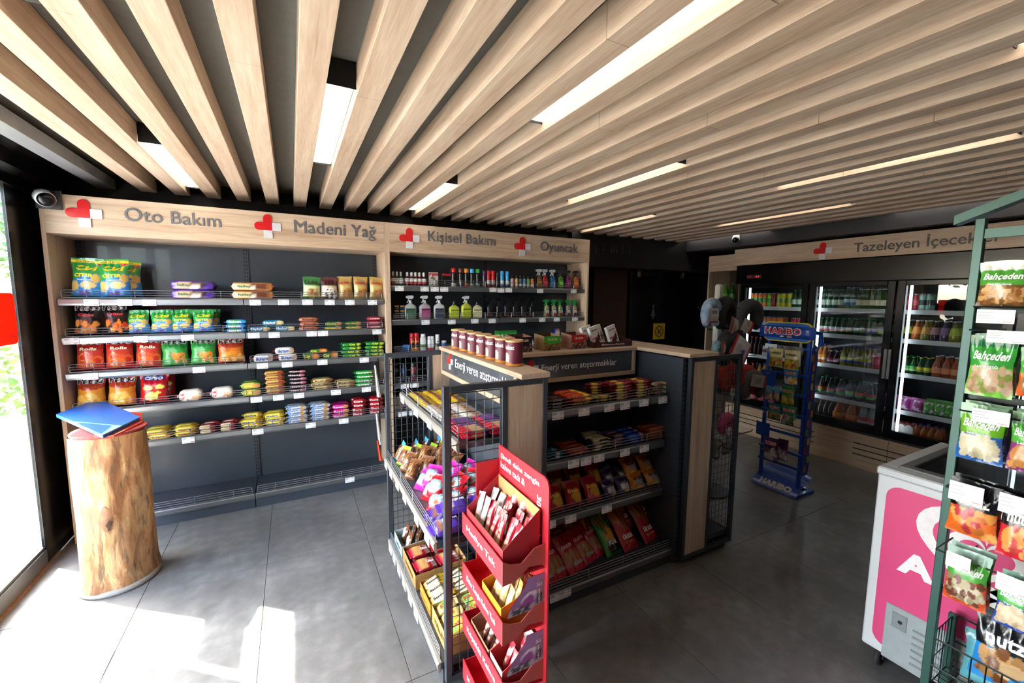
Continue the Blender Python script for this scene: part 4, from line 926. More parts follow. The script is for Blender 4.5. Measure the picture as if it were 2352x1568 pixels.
row2(trigger(.06, .045, .185, 'c8d890', 'e8e4dc', '1f8a3c', 'b81c28', .25, CLEARP), [1255, 1272, 1286], U2[1], 728, 'pale spray bottle with green head and red label', 'spray bottle', name='trigger_bottle')
row2(trigger(.056, .045, .18, 'd0b8b4', 'e0d8d4', '1f8a3c', '6a1c24', .25, CLEARP), [1304, 1319], U2[1], 728, 'clear spray bottle with green head and dark label, right end', 'spray bottle', name='trigger_bottle')
# third shelf and those seen through the mesh
row2(spray_can(.024, .165, 'b01820', 'c01c22', '2a1416', 'd8902c', 'detan', 'f0d030'), [947, 957], U2[2], 800, 'red insect spray can with red cap behind the mesh end', 'spray can', name='spray_can')
row2(bottle([(.026, 0), (.029, .01), (.029, .11), (.024, .13)], ['e8eae6']*4, (.03, .1, 'e8eae6', '5a8a3a'), (.128, .155, .022, 'f0f0f0'), PLAST, squash=.6), [972], U2[2], 800, 'white shampoo bottle with a green leaf', 'bottle')
row2(spray_can(.02, .13, 'e4e6e8', 'dcdee0', 'e4e6e8', 'c83a50'), [987, 993], U2[2], 800, 'white deodorant can with red mark', 'spray can', name='spray_can')
row2(spray_can(.021, .145, 'd8dadc', 'e4e4e4', '2a2a2e', 'd8dadc', 'ARKO', '16181a'), [1005], U2[2], 800, 'white shaving foam can with black lettering', 'spray can', name='spray_can')
row2(spray_can(.026, .085, '2a5a9a', 'c8ccd0', '7a9ac0', '1a3a6a'), [1020], U2[2], 802, 'short blue and silver tin beside the shaving foam', 'tin', name='tin')
row2(spray_can(.02, .05, '2a2a2e', '55585c', '3a3a3e'), [908, 917], U2[2], 803, 'small dark round tin by the oak divider', 'tin', name='tin')
place([('box', MB().color('1c4a8a').rbox(-.05, .05, -.03, .03, 0, .035).color('3a7ac0').rbox(-.035, .03, -.028, .02, .036, .06).mesh('box', PAPER), None)], 'soap_box', (at_y(933, 800, 3.79).x, 3.79, U2[2]+.002), 'blue soap boxes pile between dark tins and red cans', 'box')
row2(card(.055, .16, '2f9a3a', [('band', .86, 1, '1f7a2c'), ('blob', .5, .55, .3, .2, 'd8dcd8'), ('blob', .5, .3, .12, .2, 'c8ccc8')]), [1143, 1153, 1163, 1172, 1181], U2[2], 790, 'green card with a white toothbrush head, third shelf', 'card', name='blister_card', Y=3.76)
for q, (p, z) in enumerate(((1268, 0), (1283, 0), (1278, .085))):
    place([('pack', flowpack(.1, .05, .08, [('fill', '1c3a9a'), ('blob', .5, .3, .2, .12, 'd87a34'), ('blob', .5, .12, .3, .08, 'c8d4e8')])[0][1], None)], 'wet_wipes', (at_y(p, 785, 3.78).x, 3.78, U2[2]+.002+z), 'blue wet wipe pack behind the red chocolate carton'+(', left', ', right', ', on top')[q], 'wipes', 'blue wet wipe packs')
for q, p in enumerate((1222, 1236)):
    place(flowpack(.09, .05, .04, [('fill', '4a4c50'), ('rect', .2, .8, .1, .5, '8a8c90')]), 'sponge_pack', (at_y(p, 790, 3.78).x, 3.78, U2[2]+.002), 'grey sponge pack left of the green carton'+nth(q, 2), 'sponge', 'grey sponge packs')
for p, c, d_ in ((908, '3a4a34', 'dark green'), (929, '1f3a6a', 'blue'), (951, '7a2a34', 'dark red')):
    row2(spray_can(.03, .17, c, '1c1c1e', '2a2c30', c), [p], U2[3]+.0, 900, d_+' engine spray can seen through the mesh end', 'spray can', name='spray_can', Y=3.8)
place([('box', (lambda b: b.grid(lambda u, v: ((u-.5)*.2, -.001, v*.12), 20, 14, painter([('fill', 'd8d6d2'), ('blob', .5, .5, .3, .44, '1c1c1e'), ('blob', .46, .5, .22, .34, 'd8d6d2'), ('blob', .5, .5, .2, .26, 'b02838'), ('blob', .5, .5, .12, .16, 'd8d6d2')])))(MB().color('d8d6d2').box(-.1, .1, 0, .09, 0, .12)).mesh('box', PAPER), None)], 'oil_filter_box', (at_y(930, 975, 3.78).x, 3.78, U2[4]+.002), 'white box with black and red ring seen through the mesh', 'box')

# ================================================================== on the counter tops
cb = MB(); pf = painter([('fill', '5e1a2c'), ('band', 0, .07, 'd88a2c'), ('band', .07, .075, 'e8c080'), ('blob', .3, .35, .09, .22, 'e8d4c0'), ('blob', .42, .33, .07, .2, 'f0dcc8'), ('blob', .5, .3, .05, .16, 'd8b090'), ('blob', .55, .13, .2, .04, '8a4a30')])
CR, CH = .041, .122
for a0 in (0,): cb.grid(lambda u, v: (CR*math.sin((u-.5)*6.2832), -CR*math.cos((u-.5)*6.2832), v*CH*.93), 36, 16, lambda u, v: pf((u*3-1) if 1/3 <= u <= 2/3 else .9, v))
cb.color('d88a2c').lathe([(.0405, 0), (.0425, .002), (.0425, .009), (.041, .0092)], 24)
lid = MB().color('c9a070').lathe([(.0425, CH*.92), (.044, CH*.925), (.044, CH*.985), (.0425, CH), (.04, CH), (.039, CH*.99)], 24)
ct = MB(); put_text(ct, 'Rolkat', lambda x, z: ((CR+.0008)*math.sin(x/CR), -(CR+.0008)*math.cos(x/CR), CH*.72+z), .062, .02, 'f4ece8', .03)
CAN = proto(('tin', cb.mesh('tin', PAPER, True), None), ('lid', lid.mesh('lid', PAPER, True), None), ('lettering', ct.mesh('lettering', PAPER), None))
for i in range(7):
    t = i/6; y = 2.475*(1-t)+1.745*t - .02*math.sin(t*3.14)
    place(CAN, 'wafer_tin', (.93-.012*(1-t), y, 1.337), 'maroon wafer roll tin on the left counter top, '+(['farthest from the camera', 'second from the far end', 'third from the far end', 'fourth from the far end', 'third nearest the camera', 'second nearest the camera', 'nearest the camera'][i]), 'tin', 'maroon wafer roll tins', rz=R(-72))
def carton(w, d, hf, hb, col, inner='8a6a48', text=None, tc='ffffff', ops=None, slope=True, th=.002, tpos=.5):
    """open display carton, front at -y lower than the back"""
    b = MB(); c = hx(col)
    pf = painter(ops or [('fill', col)])
    b.grid(lambda u, v: ((u-.5)*w, -d/2, v*hf), 16, 10, pf)
    b.color(inner).box(-w/2+.0005, w/2-.0005, -d/2+.0005, -d/2+th, .0, hf-.0005)
    sidepoly = [(-d/2, 0), (d/2, 0), (d/2, hb), (-d/2, hf)]
    b.color(pf(.02, .3))
    for s in (-1, 1): b.prism(sidepoly, s*w/2, s*(w/2-th), 'yz')
    b.color(inner).box(-w/2+th, w/2-th, d/2-th, d/2, 0, hb); b.box(-w/2+th, w/2-th, -d/2+th, d/2-th, 0, th)
    parts = [('carton', b.mesh('carton', PAPER, False, True), None)]
    if text:
        t = MB(); put_text(t, text, lambda x, z: (x, -d/2-.001, hf*tpos+z), w*.6, min(hf*.32, w*.13), tc, .03); parts.append(('lettering', t.mesh('lettering', PAPER), None))
    return parts
def tablets(n, x0, dx, y, z, w, h, th, col, name, desc, cat, lean=-12, rz=0, ops=None, text=None, tc='ffffff', cos=1, sin=0):
    b = MB().color(col); b.rbox(-w/2, w/2, -th/2, th/2, 0, h, .001)
    pf = painter(ops) if ops else None
    if pf: b.grid(lambda u, v: ((u-.5)*w*.98, -th/2-.0005, v*h), 10, 12, pf)
    k = [('pack', b.mesh('pack', PAPER), None)]
    if text: t = MB(); put_text(t, text, lambda x, zz: (x, -th/2-.001, h*.75+zz), w*.7, h*.1, tc); k.append(('lettering', t.mesh('lettering', PAPER), None))
    for i in range(n): place(k, name, (x0+dx[0]*i, y+dx[1]*i, z), desc+(nth(i, n, 'in its carton') if n > 1 else ''), cat, desc, rz=rz, rx=R(lean))
for px, body, head, nm, w_ in ((1192, '2e2622', '1c1a1a', 'dark', .125), (1257, '6a4a2c', '3fae2c', 'green', .13), (1317, '5a3024', 'c41c28', 'red', .125)):
    c = at_z(px, 806, 1.336); y = 2.19
    x = at_y(px, 800, y).x
    k = carton(w_, .1, .088, .1, body, '4a3424', 'ÜLKER', 'f0e4c0', [('fill', body), ('speck', 0, 1, 0, .5, 40, .05, ['8a6a40', '3a2418', 'a8804c'] if nm == 'green' else ['8a5a48', '3a1c14', 'c8b8b0'], 4), ('band', .52, 1, head), ('blob', .5, .5, .3, .08, head)], tpos=.78)
    place(k, 'chocolate_carton', (x, y, 1.337), nm+' topped display carton of chocolate on the middle counter', 'carton', 'chocolate display cartons', rz=R(6))
    tablets(4, x, (.0, .02), y-.03, 1.341, w_*.9, .07, .009, '2a1c18' if nm == 'dark' else body, 'chocolate_bar', nm+' chocolate tablet inside the '+nm+' topped carton', 'chocolate', -2, R(6))
x = at_y(1395, 795, 2.19).x
place(carton(.33, .12, .035, .06, '3a1a18', '5a3a30', 'Biscolata', 'd8c8c0'), 'tray', (x, 2.19, 1.337), 'dark brown display tray of white biscuit boxes on the middle counter', 'tray')
BO = [('fill', 'ded8d0'), ('band', .38, .44, 'c03a50'), ('blob', .45, .25, .22, .14, '5a2420'), ('blob', .8, .4, .06, .3, '2a1a18'), ('blob', .68, .3, .04, .26, '2a1a18')]
for i, dx in enumerate((-.125, -.085, -.04, .06)):
    b = MB().color('e8e4e0').rbox(-.045, .045, -.011, .011, 0, .135, .001); b.grid(lambda u, v: ((u-.5)*.088, -.0115, v*.135), 12, 14, painter(BO)); t = MB(); put_text(t, 'Biscolata', lambda x_, z: (x_, -.0122, .11+z), .06, .012, '3a2420')
    place([('box', b.mesh('box', PAPER), None), ('lettering', t.mesh('lettering', PAPER), None)], 'biscuit_box', (x+dx, 2.19-.0+(.025 if i in (0, 2) else -.005), 1.341), 'white biscuit box with chocolate biscuit print in the dark tray'+nth(i, 4), 'box', 'white biscuit boxes', rz=R(12), rx=R(-12), ry=R(-14))

# ================================================================== middle unit goods
M1, M2, M3, M4 = 1.058, .772, .455, .105
G = dict(Y=1.875, cat='chocolate bar', name='chocolate_bar')
def mstack(a, b_, z, py, desc, base, layers, h, **kw):
    k = dict(G); k.update(kw); return stack(a, b_, z, py, desc, base, layers, h, k.pop('d', .05), **k)
mstack(1258, 1300, M1, 940, 'dark brown chocolate bar at the left of the upper counter shelf', '3a1418', 3, .018, text='hobby', tcol='e8e0d8', deep=2)
mstack(1300, 1357, M1, 932, 'orange red hazelnut bar on the upper counter shelf', 'c8341c', 3, .02, deep=3, text='Albeni', tcol='f0d030', ops=[('fill', 'c8381e'), ('rect', .6, .85, 0, 1, 'e8c020'), ('blob', .75, .4, .12, .3, 'f0d840'), ('rect', .2, .5, .3, .6, 'e05030')], jitter=.012)
mstack(1357, 1403, M1, 925, 'green and brown nut wafer on the upper counter shelf', '6a5a20', 2, .02, text='9 Kat', tcol='f0d860', ops=[('fill', '5a2a1c'), ('rect', 0, .2, 0, 1, '8a9a20'), ('rect', .8, 1, 0, 1, '9ab02c'), ('blob', .5, .5, .25, .3, 'b8902c')])
mstack(1402, 1495, M1, 912, 'wine red wafer with yellow swirl, front of the upper counter shelf', '7a101c', 6, .0175, cols=2, text='Çoko', tcol='e8d0a0', deep=2, ops=[('fill', '7e121e'), ('blob', .3, .3, .16, .35, 'e0b81c'), ('rect', .45, .75, .2, .5, '921c28')])
mstack(1345, 1478, M1, 900, 'wine red wafer with yellow swirl, rear of the upper counter shelf', '6a0e18', 5, .0175, cols=3, Y=1.99, text='Çoko', tcol='e8d0a0', ops=[('fill', '721018'), ('blob', .3, .3, .16, .35, 'd8b01c')])
mstack(1495, 1531, M1, 905, 'cream wafer roll at the right end of the upper counter shelf', 'c8bc98', 3, .025, text='8 Kek', tcol='3a2a20', ops=[('fill', 'cfc6a4'), ('rect', .1, .5, .2, .6, '9a6a58')])
mstack(1258, 1296, M2, 1060, 'teal chocolate bar on the second counter shelf', '1c5a6a', 2, .018, deep=2, ops=[('fill', '1f6474'), ('blob', .5, .3, .1, .3, 'b8c8cc')])
mstack(1296, 1347, M2, 1048, 'rust brown nut bar on the second counter shelf', '8a3a1c', 2, .02, deep=3, jitter=.012, ops=[('fill', '8e3c1e'), ('rect', .3, .7, .1, .5, 'b0502c'), ('rect', .85, 1, 0, 1, 'c8501e')])
mstack(1347, 1398, M2, 1032, 'cream and black wafer bar on the second counter shelf', 'bcae88', 4, .018, deep=3, jitter=.012, ops=[('fill', 'c8ba94'), ('rect', .0, .2, 0, 1, '1c1a1a'), ('rect', .5, .9, .1, .3, '26221e')])
mstack(1399, 1431, M2, 1022, 'mauve wafer bar on the second counter shelf', '6a4a5e', 4, .019, deep=2, ops=[('fill', '5e4458'), ('rect', .2, .8, .15, .5, '8a6a7c')])
mstack(1430, 1478, M2, 1016, 'royal blue coconut bar on the second counter shelf', '1c3a9a', 3, .02, deep=3, jitter=.01, ops=[('fill', '1f3ca4'), ('rect', .2, .55, .1, .5, '3a6ac8'), ('blob', .8, .4, .08, .3, 'c89a3c')])
mstack(1478, 1525, M2, 1005, 'brown caramel bar at the right of the second counter shelf', '7a3420', 4, .019, deep=2, ops=[('fill', '80381f'), ('rect', .2, .8, .1, .5, 'a05a3a')])
def small_pouch(base, pic, title, tc, seed=1, w=.1, h=.12, d=.05, extra=()):
    return pouch(w, h, d, [('fill', base), ('blob', .62, .42, .3, .24, pic), *extra], [(title, .45, .6, .6, .16, tc, .04, .15)] if title else (), 12, 14, seed)
def rank(vals, tol):
    """cluster index of every value, smallest first"""
    o = sorted(vals); lv = [o[0]]
    for v in o[1:]:
        if v-lv[-1] > tol: lv.append(v)
    return [max(i for i, l in enumerate(lv) if v >= l-1e-9) for v in vals], len(lv)
def grid_bags(k, pts, desc, cat, name, z, lean=-30, rz=0, jr=8):
    n = len(pts); side = abs(rz) > 45
    ri, nr = rank([-p[1] if side else p[1] for p in pts], .021)
    for i, p in enumerate(pts):
        mates = sorted([q[0] for q, r in zip(pts, ri) if r == ri[i]]); c = mates.index(p[0]); m = len(mates)
        row = '' if nr == 1 else ((', '+ORD[ri[i]]+' row from far end') if side else ', '+('front' if ri[i] == 0 else ('rear' if ri[i] == nr-1 else ORD[ri[i]]))+' row')
        col = '' if m == 1 else ', '+ORD[c]+(' from window' if side else ' from left')
        place(k, name, (p[0], p[1], z+.002+(p[2] if len(p) > 2 else 0)), desc+row+col, cat, desc, rz=R(rz+random.uniform(-jr, jr)), rx=R(lean+random.uniform(-5, 5)))
X = lambda p, py, Y: at_y(p, py, Y).x
k = small_pouch('a8141e', 'c8902c', 'Kroker', 'e8b82c', 41, .115, .15)
grid_bags(k, [(X(a, 1150, 1.87), 1.87) for a in (1280, 1322, 1367)]+[(X(a, 1130, 1.97), 1.97, .03) for a in (1285, 1328, 1370)], 'red cracker bag with yellow lettering on the third counter shelf', 'cracker bag', 'cracker_bag', M3, -32)
k = small_pouch('4a3a6a', 'b8b4c0', '8', '16161a', 42, .1, .105, .05, [('blob', .3, .4, .12, .2, 'd8d4dc'), ('blob', .6, .12, .2, .08, 'c8b83a')])
grid_bags(k, [(X(a, 1110, 1.87), 1.87) for a in (1406, 1437)]+[(X(a, 1095, 1.95), 1.95, .03) for a in (1402, 1434)]+[(X(a, 1080, 2.02), 2.02, .05) for a in (1398, 1432)], 'purple and white cake bag on the third counter shelf', 'cake bag', 'cake_bag', M3, -35)
k = small_pouch('c87a1c', '9a948c', '8', '16161a', 43, .12, .11, .06, [('blob', .5, .1, .2, .08, 'd8b03a')])
grid_bags(k, [(X(1468, 1090, 1.87), 1.87, 0), (X(1505, 1085, 1.87), 1.87, 0), (X(1452, 1070, 1.94), 1.94, .07), (X(1487, 1065, 1.94), 1.94, .07), (X(1440, 1055, 2.01), 2.01, .1), (X(1470, 1050, 2.01), 2.01, .1)], 'orange and brown cake bag on the third counter shelf', 'cake bag', 'cake_bag', M3, -35)
def cubuk(w, h):
    st = [('rect', .12+.1*i, .17+.1*i, .2, .52, '7a4420') for i in range(7)]
    return pouch(w, h, .035, [('fill', '9c0f1c'), ('blob', .5, .36, .42, .2, 'a8683a'), *st, ('band', 0, .08, 'a81424')], [('ÜLKER', .45, .68, .55, .1, 'e0b8b4', .03, .1), ('Çubuk', .6, .2, .5, .12, '9aa0a4', .05, .1)], 14, 16, 51)
k = cubuk(.15, .215)
grid_bags(k, [(X(1262, 1350, 1.76), 1.765), (X(1290, 1335, 1.79), 1.79), (X(1330, 1315, 1.80), 1.80), (X(1360, 1303, 1.83), 1.835), (X(1388, 1290, 1.86), 1.865)]+[(X(a, 1290, 1.88), 1.87+.025*j, .035) for j, a in enumerate((1272, 1308, 1342, 1372))]+[(X(a, 1270, 1.95), 1.95, .07) for a in (1285, 1325, 1362)], 'red pretzel bag with brown window, lowest counter shelf', 'pretzel bag', 'pretzel_bag', M4, -46, 10)
k = pouch(.13, .25, .05, [('fill', '2a8a34'), ('blob', .5, .75, .3, .14, 'a07838'), ('blob', .6, .45, .35, .18, 'd0902c'), ('blob', .55, .16, .4, .14, '1c1814'), ('speck', .1, .9, .5, .95, 10, .1, ['b8c828', '2a9a3a', '8a6a2c'], 3)], [('Kırık', .6, .27, .6, .12, 'f0f0e8', .04, .3)], 14, 16, 52)
grid_bags(k, [(X(1412, 1270, 1.83), 1.83), (X(1400, 1250, 1.93), 1.93, .05)], 'green and orange snack bag in the lowest counter shelf', 'snack bag', 'snack_bag', M4, -42, 8)
st = [('rect', .06+.09*i, .105+.09*i, .42, .93, 'b86a34') for i in range(10)]
k = pouch(.14, .27, .045, [('fill', 'a01020'), ('band', .4, .93, '7a3a1c'), *st, ('diag', .94, 0, 'c8902c'), ('blob', .1, .45, .3, .2, 'a01020'), ('band', 0, .3, 'a01020')], [('ÜLKER', .5, .3, .6, .11, 'f0ece8', .04, .1), ('Çubuk', .5, .17, .5, .06, 'd8902c', .02, .1)], 18, 18, 53, back='7a0c18')
grid_bags(k, [(X(1452, 1255, 1.82), 1.82), (X(1498, 1240, 1.83), 1.83), (X(1438, 1235, 1.93), 1.93, .06), (X(1478, 1230, 1.945), 1.945, .06)], 'tall red pretzel bag showing brown sticks, lowest shelf', 'pretzel bag', 'pretzel_bag', M4, -40, 8)

# ================================================================== left unit goods
A1, A2, A3 = 1.062, .655, .115
def bars(x0, x1, nx, y0, y1, ny, z, desc, ops, h=.018, layers=1, jit=.004, text=None, tc='ffffff', rz=0, cat='chocolate bar', name='chocolate_bar'):
    L = (x1-x0)/nx*.97; d = abs(y1-y0)/ny*.95
    k = flowpack(L, d, h, ops, ((text, .5, .5, .5, .5, tc),) if text else (), .01, 8, face='top', n=10)
    for i in range(nx):
        for j in range(ny):
            for l in range(layers):
                place(k, name, (x0+(x1-x0)*(i+.5)/nx+random.uniform(-jit, jit), y0+(y1-y0)*(j+.5)/ny, z+.0015+l*h*.97), desc+', '+(['front row', 'second row', 'rear row'][i])+', '+ORD[j]+' from the far end'+LAY(l, layers), cat, desc, rz=R(rz+random.uniform(-3, 3)))
YB_ = [('fill', 'e6c31a'), ('rect', .25, .75, .25, .95, 'c89a2c'), ('rect', .4, .6, .3, .9, '7a4a1c')]
bars(.598, .86, 3, 2.50, 2.16, 8, A1, 'yellow peanut bar on the upper window-side shelf', YB_, .02)
bars(.598, .83, 2, 2.15, 1.86, 7, A1, 'white nut bar on the upper window-side shelf', [('fill', 'e4e2dc'), ('rect', .2, .7, .3, .9, 'd0c4b0'), ('blob', .6, .6, .15, .3, '9a6a4a')], .022)
bars(.598, .86, 2, 1.80, 1.68, 4, A1, 'purple chocolate bar on the upper window-side shelf', [('fill', '3a2a86'), ('rect', .3, .8, .3, .9, '6a3a8a'), ('rect', 0, .2, 0, 1, 'c8243c')], .02, 2)
bars(.598, .86, 2, 1.675, 1.585, 3, A1, 'red nut chocolate bar on the upper window-side shelf', [('fill', 'c01c34'), ('rect', .35, .75, .2, .9, 'c8a078'), ('rect', .8, 1, 0, 1, '3a2a86')], .02, 2)
NB = lambda top, s: pouch(.075, .12, .04, [('fill', '6a3c22'), ('speck', 0, 1, .15, .8, 50, .07, ['b07c48', '8a5630', '4a2414', 'c89a68'], s), ('band', .82, 1, top), ('band', 0, .12, top)], (), 10, 14, s)
grid_bags(NB('4aa8cc', 61), [(.535+.075*i, 2.53) for i in range(5)], 'nut bar with light blue ends on middle shelf', 'nut bar', 'nut_bar', A2, -22, -90)
grid_bags(NB('9ac42c', 62), [(.53+.075*i, 2.44, .0) for i in range(4)], 'nut bar with lime green ends on middle shelf', 'nut bar', 'nut_bar', A2, -35, -70)
grid_bags(NB('7a4a2c', 63), [(.53+.075*i, 2.34-.015*(i % 2), .0) for i in range(5)]+[(.62+.08*i, 2.28, .045) for i in range(3)]+[(.53+.08*i, 2.22, 0) for i in range(4)], 'all brown nut bar on middle shelf', 'nut bar', 'nut_bar', A2, -40, -60, 20)
CB_ = lambda base, s: pouch(.1, .115, .06, [('fill', base), ('blob', .45, .5, .4, .28, '8ac4d4'), ('blob', .55, .4, .24, .16, 'e0d0c0'), ('blob', .5, .42, .12, .1, 'c06a4a'), ('band', .84, 1, base), ('band', 0, .1, base)], [('Cici', .6, .62, .4, .12, 'f4f4f4', .04)], 12, 14, s, flat_bottom=False)
grid_bags(CB_('c42a9a', 64), [(.55+.085*i, 2.06, .0) for i in range(4)]+[(.58+.09*i, 2.0, .04) for i in range(3)], 'pink cake bag facing the window', 'cake bag', 'cake_bag', A2, -38, -65, 22)
grid_bags(CB_('c41c2c', 65), [(.55+.085*i, 1.93, .0) for i in range(4)]+[(.56+.09*i, 1.86, .045) for i in range(3)]+[(.55+.085*i, 1.8, .0) for i in range(4)], 'red cake bag facing the window', 'cake bag', 'cake_bag', A2, -38, -60, 22)
k = flowpack(.16, .1, .055, [('fill', '4a2a96'), ('rect', .3, .75, .1, .8, '5a3aa8'), ('blob', .35, .55, .14, .3, 'b8b0c8'), ('blob', .3, .5, .08, .2, '9a6a4a')], (('Luppo', .6, .55, .4, .4, 'f0ecf8', .04, .2),), .022, 10, face='top', sq=.8)
for i, p in enumerate([(.56, 1.73, 0), (.7, 1.72, 0), (.83, 1.73, 0), (.55, 1.63, 0), (.69, 1.62, 0), (.83, 1.62, 0), (.6, 1.68, .055), (.75, 1.67, .055)]):
    place(k, 'cake_pack', (p[0], p[1], A2+.002+p[2]), 'purple cake pack facing the window near camera, '+('far row, front', 'far row, middle', 'far row, rear', 'near row, front', 'near row, middle', 'near row, rear', 'top layer, front', 'top layer, rear')[i], 'cake pack', 'purple cake packs', rz=R(random.uniform(-35, 10)), ry=R(random.uniform(-6, 6)))
# display cartons on the base
KR = 'a8814e'
def lcarton(y0, y1, x0, x1, hf, hb, col, desc, text=None, tc='5a3a1c', ops=None, inner=None):
    place(carton(abs(y1-y0), x1-x0, hf, hb, col, inner or col, text, tc, ops), 'display_carton', ((x0+x1)/2, (y0+y1)/2, A3+.002), desc, 'carton', 'display cartons on the base shelf', rz=R(-90))
lcarton(2.56, 2.36, .515, .75, .07, .09, 'b4c4c8', 'pale blue display carton with brown sweets at the far end of the base', 'helva', '1f5a4a')
grid_bags(pouch(.075, .12, .035, [('fill', '6a4028'), ('blob', .5, .5, .35, .3, 'd8c8b8'), ('blob', .5, .5, .2, .16, '8aa8a0')], (), 10, 12, 66), [(.56+.05*i, 2.52-.11*(j), .0) for j in range(2) for i in range(4)], 'brown sweet pack in pale blue carton', 'sweet pack', 'sweet_pack', A3+.004, -14, -90, 6)
lcarton(2.335, 2.05, .515, .80, .085, .1, KR, 'kraft carton of red biscuit packs on the base shelf', 'ÇOKOPRENS')
k = flowpack(.125, .1, .03, [('fill', 'a0142c'), ('blob', .4, .62, .2, .3, 'c89a5c'), ('rect', .7, .9, .4, .9, 'e8d8c8')], (('Ülker', .72, .5, .3, .3, 'ffffff', .03),), .015, 8, face='top')
for j in range(2):
    for i in range(2):
        for l in range(2): place(k, 'biscuit_pack', (.59+.13*i, 2.26-.13*j, A3+.005+.031*l+.03), 'red round biscuit pack in the kraft carton, '+('far' if j == 0 else 'near')+(' front' if i == 0 else ' rear')+LAY(l, 2), 'biscuit pack', 'red biscuit packs in kraft carton', rz=R(random.uniform(-5, 5)))
k = flowpack(.14, .06, .04, [('fill', 'e0b81c'), ('rect', .3, .7, .1, .9, 'd8d0b0'), ('blob', .7, .5, .1, .3, '3a2a1c')], (('Benimo', .5, .5, .5, .4, '3a2a1c', .03),), .014, 8, face='top')
lcarton(2.02, 1.83, .53, .80, .07, .075, 'a8722c', 'brown carton of yellow bars on the base shelf', None)
for j in range(3):
    for i in range(2): place(k, 'wafer_bar', (.60+.125*i, 1.985-.062*j, A3+.045), 'yellow bar in the brown carton, '+ORD[j]+' from far end'+(', front', ', rear')[i], 'wafer bar', 'yellow bars in brown carton', ry=R(-18), rz=R(3))
lcarton(1.81, 1.58, .53, .80, .085, .11, 'c09a5a', 'kraft carton of yellow wafer packs nearest the camera', 'HALLEY')
k = flowpack(.12, .065, .04, [('fill', 'e0c890'), ('rect', .2, .8, .2, .9, 'd8b04a'), ('blob', .4, .6, .14, .3, '7ac04a')], (('Kat', .5, .5, .4, .5, 'b83a2c', .03),), .014, 8, face='top')
for j in range(3):
    for i in range(2): place(k, 'wafer_bar', (.60+.12*i, 1.775-.07*j, A3+.06), 'pale yellow wafer pack in the near kraft carton, '+ORD[j]+' from far end'+(', front', ', rear')[i], 'wafer bar', 'pale yellow packs in kraft carton', ry=R(-25), rz=R(-4))
# ================================================================== red cardboard coffee stand at the end of the counter
CARDR = mat('red_cardboard', 'c02230', .5, coat=.1); SALM = mat('salmon_red_cardboard', 'b8504a', .55); WT = mat('white_print', 'f0ecec', .5)
XF, XB, YN, YFAR = .566, .728, 1.135, 1.495
rs = empty('cardboard_display', 'red four-tier cardboard coffee display beside the mesh end', 'display', (0, 0, 0))
pts = [(YN-.02, .02), (YFAR, .02), (YFAR, 1.06), (YN+.01, 1.06), (YN-.01, 1.052), (YN-.02, 1.03)]
bc = MB().prism([(a, b) for a, b in pts], XB, XB+.006, 'yz').obj('back_card', CARDR, rs, fix=True)
for txt, z, wd in (('Şimdi daha zengin', 1.02, .3), ('kahve tadı &', .985, .2)):
    t = MB(); put_text(t, txt, lambda x, zz: (XB-.0012, YFAR-.02-wd/2-x, z+zz), wd, .026, None, .02); t.obj('lettering', WT, bc)
t = MB(); put_text(t, '3ü1 arada', lambda x, zz: (XB-.0012, YN+.04-zz, .9-x), .16, .03, None, .03); t.obj('lettering', WT, bc)
cup = MB(); cup.prism([(1.235+.045*math.cos(k*.5236), .905+.035*math.sin(k*.5236)) for k in range(12)], XB-.001, XB, 'yz'); cup.obj('cup_print', mat('cream_cup_print', 'e8d0b8', .5), bc, fix=True)
cup = MB(); cup.prism([(1.235+.034*math.cos(k*.5236), .908+.024*math.sin(k*.5236)) for k in range(12)], XB-.002, XB-.001, 'yz'); cup.obj('coffee_print', mat('coffee_print', 'c89058', .5), bc, fix=True)
MB().prism([(1.195, .86), (1.275, .86), (1.262, .83), (1.208, .83)], XB-.0015, XB, 'yz').obj('cup_print', mat('red_cup_print', '8e1420', .5), bc, fix=True)
MB().prism([(YFAR-.004, .03), (YFAR, .03), (YFAR, 1.0), (YFAR-.004, 1.0)], XF+.06, XB, 'yz').obj('far_side', CARDR, rs, fix=True)
PURP = printed('purple_photo_print', .5)
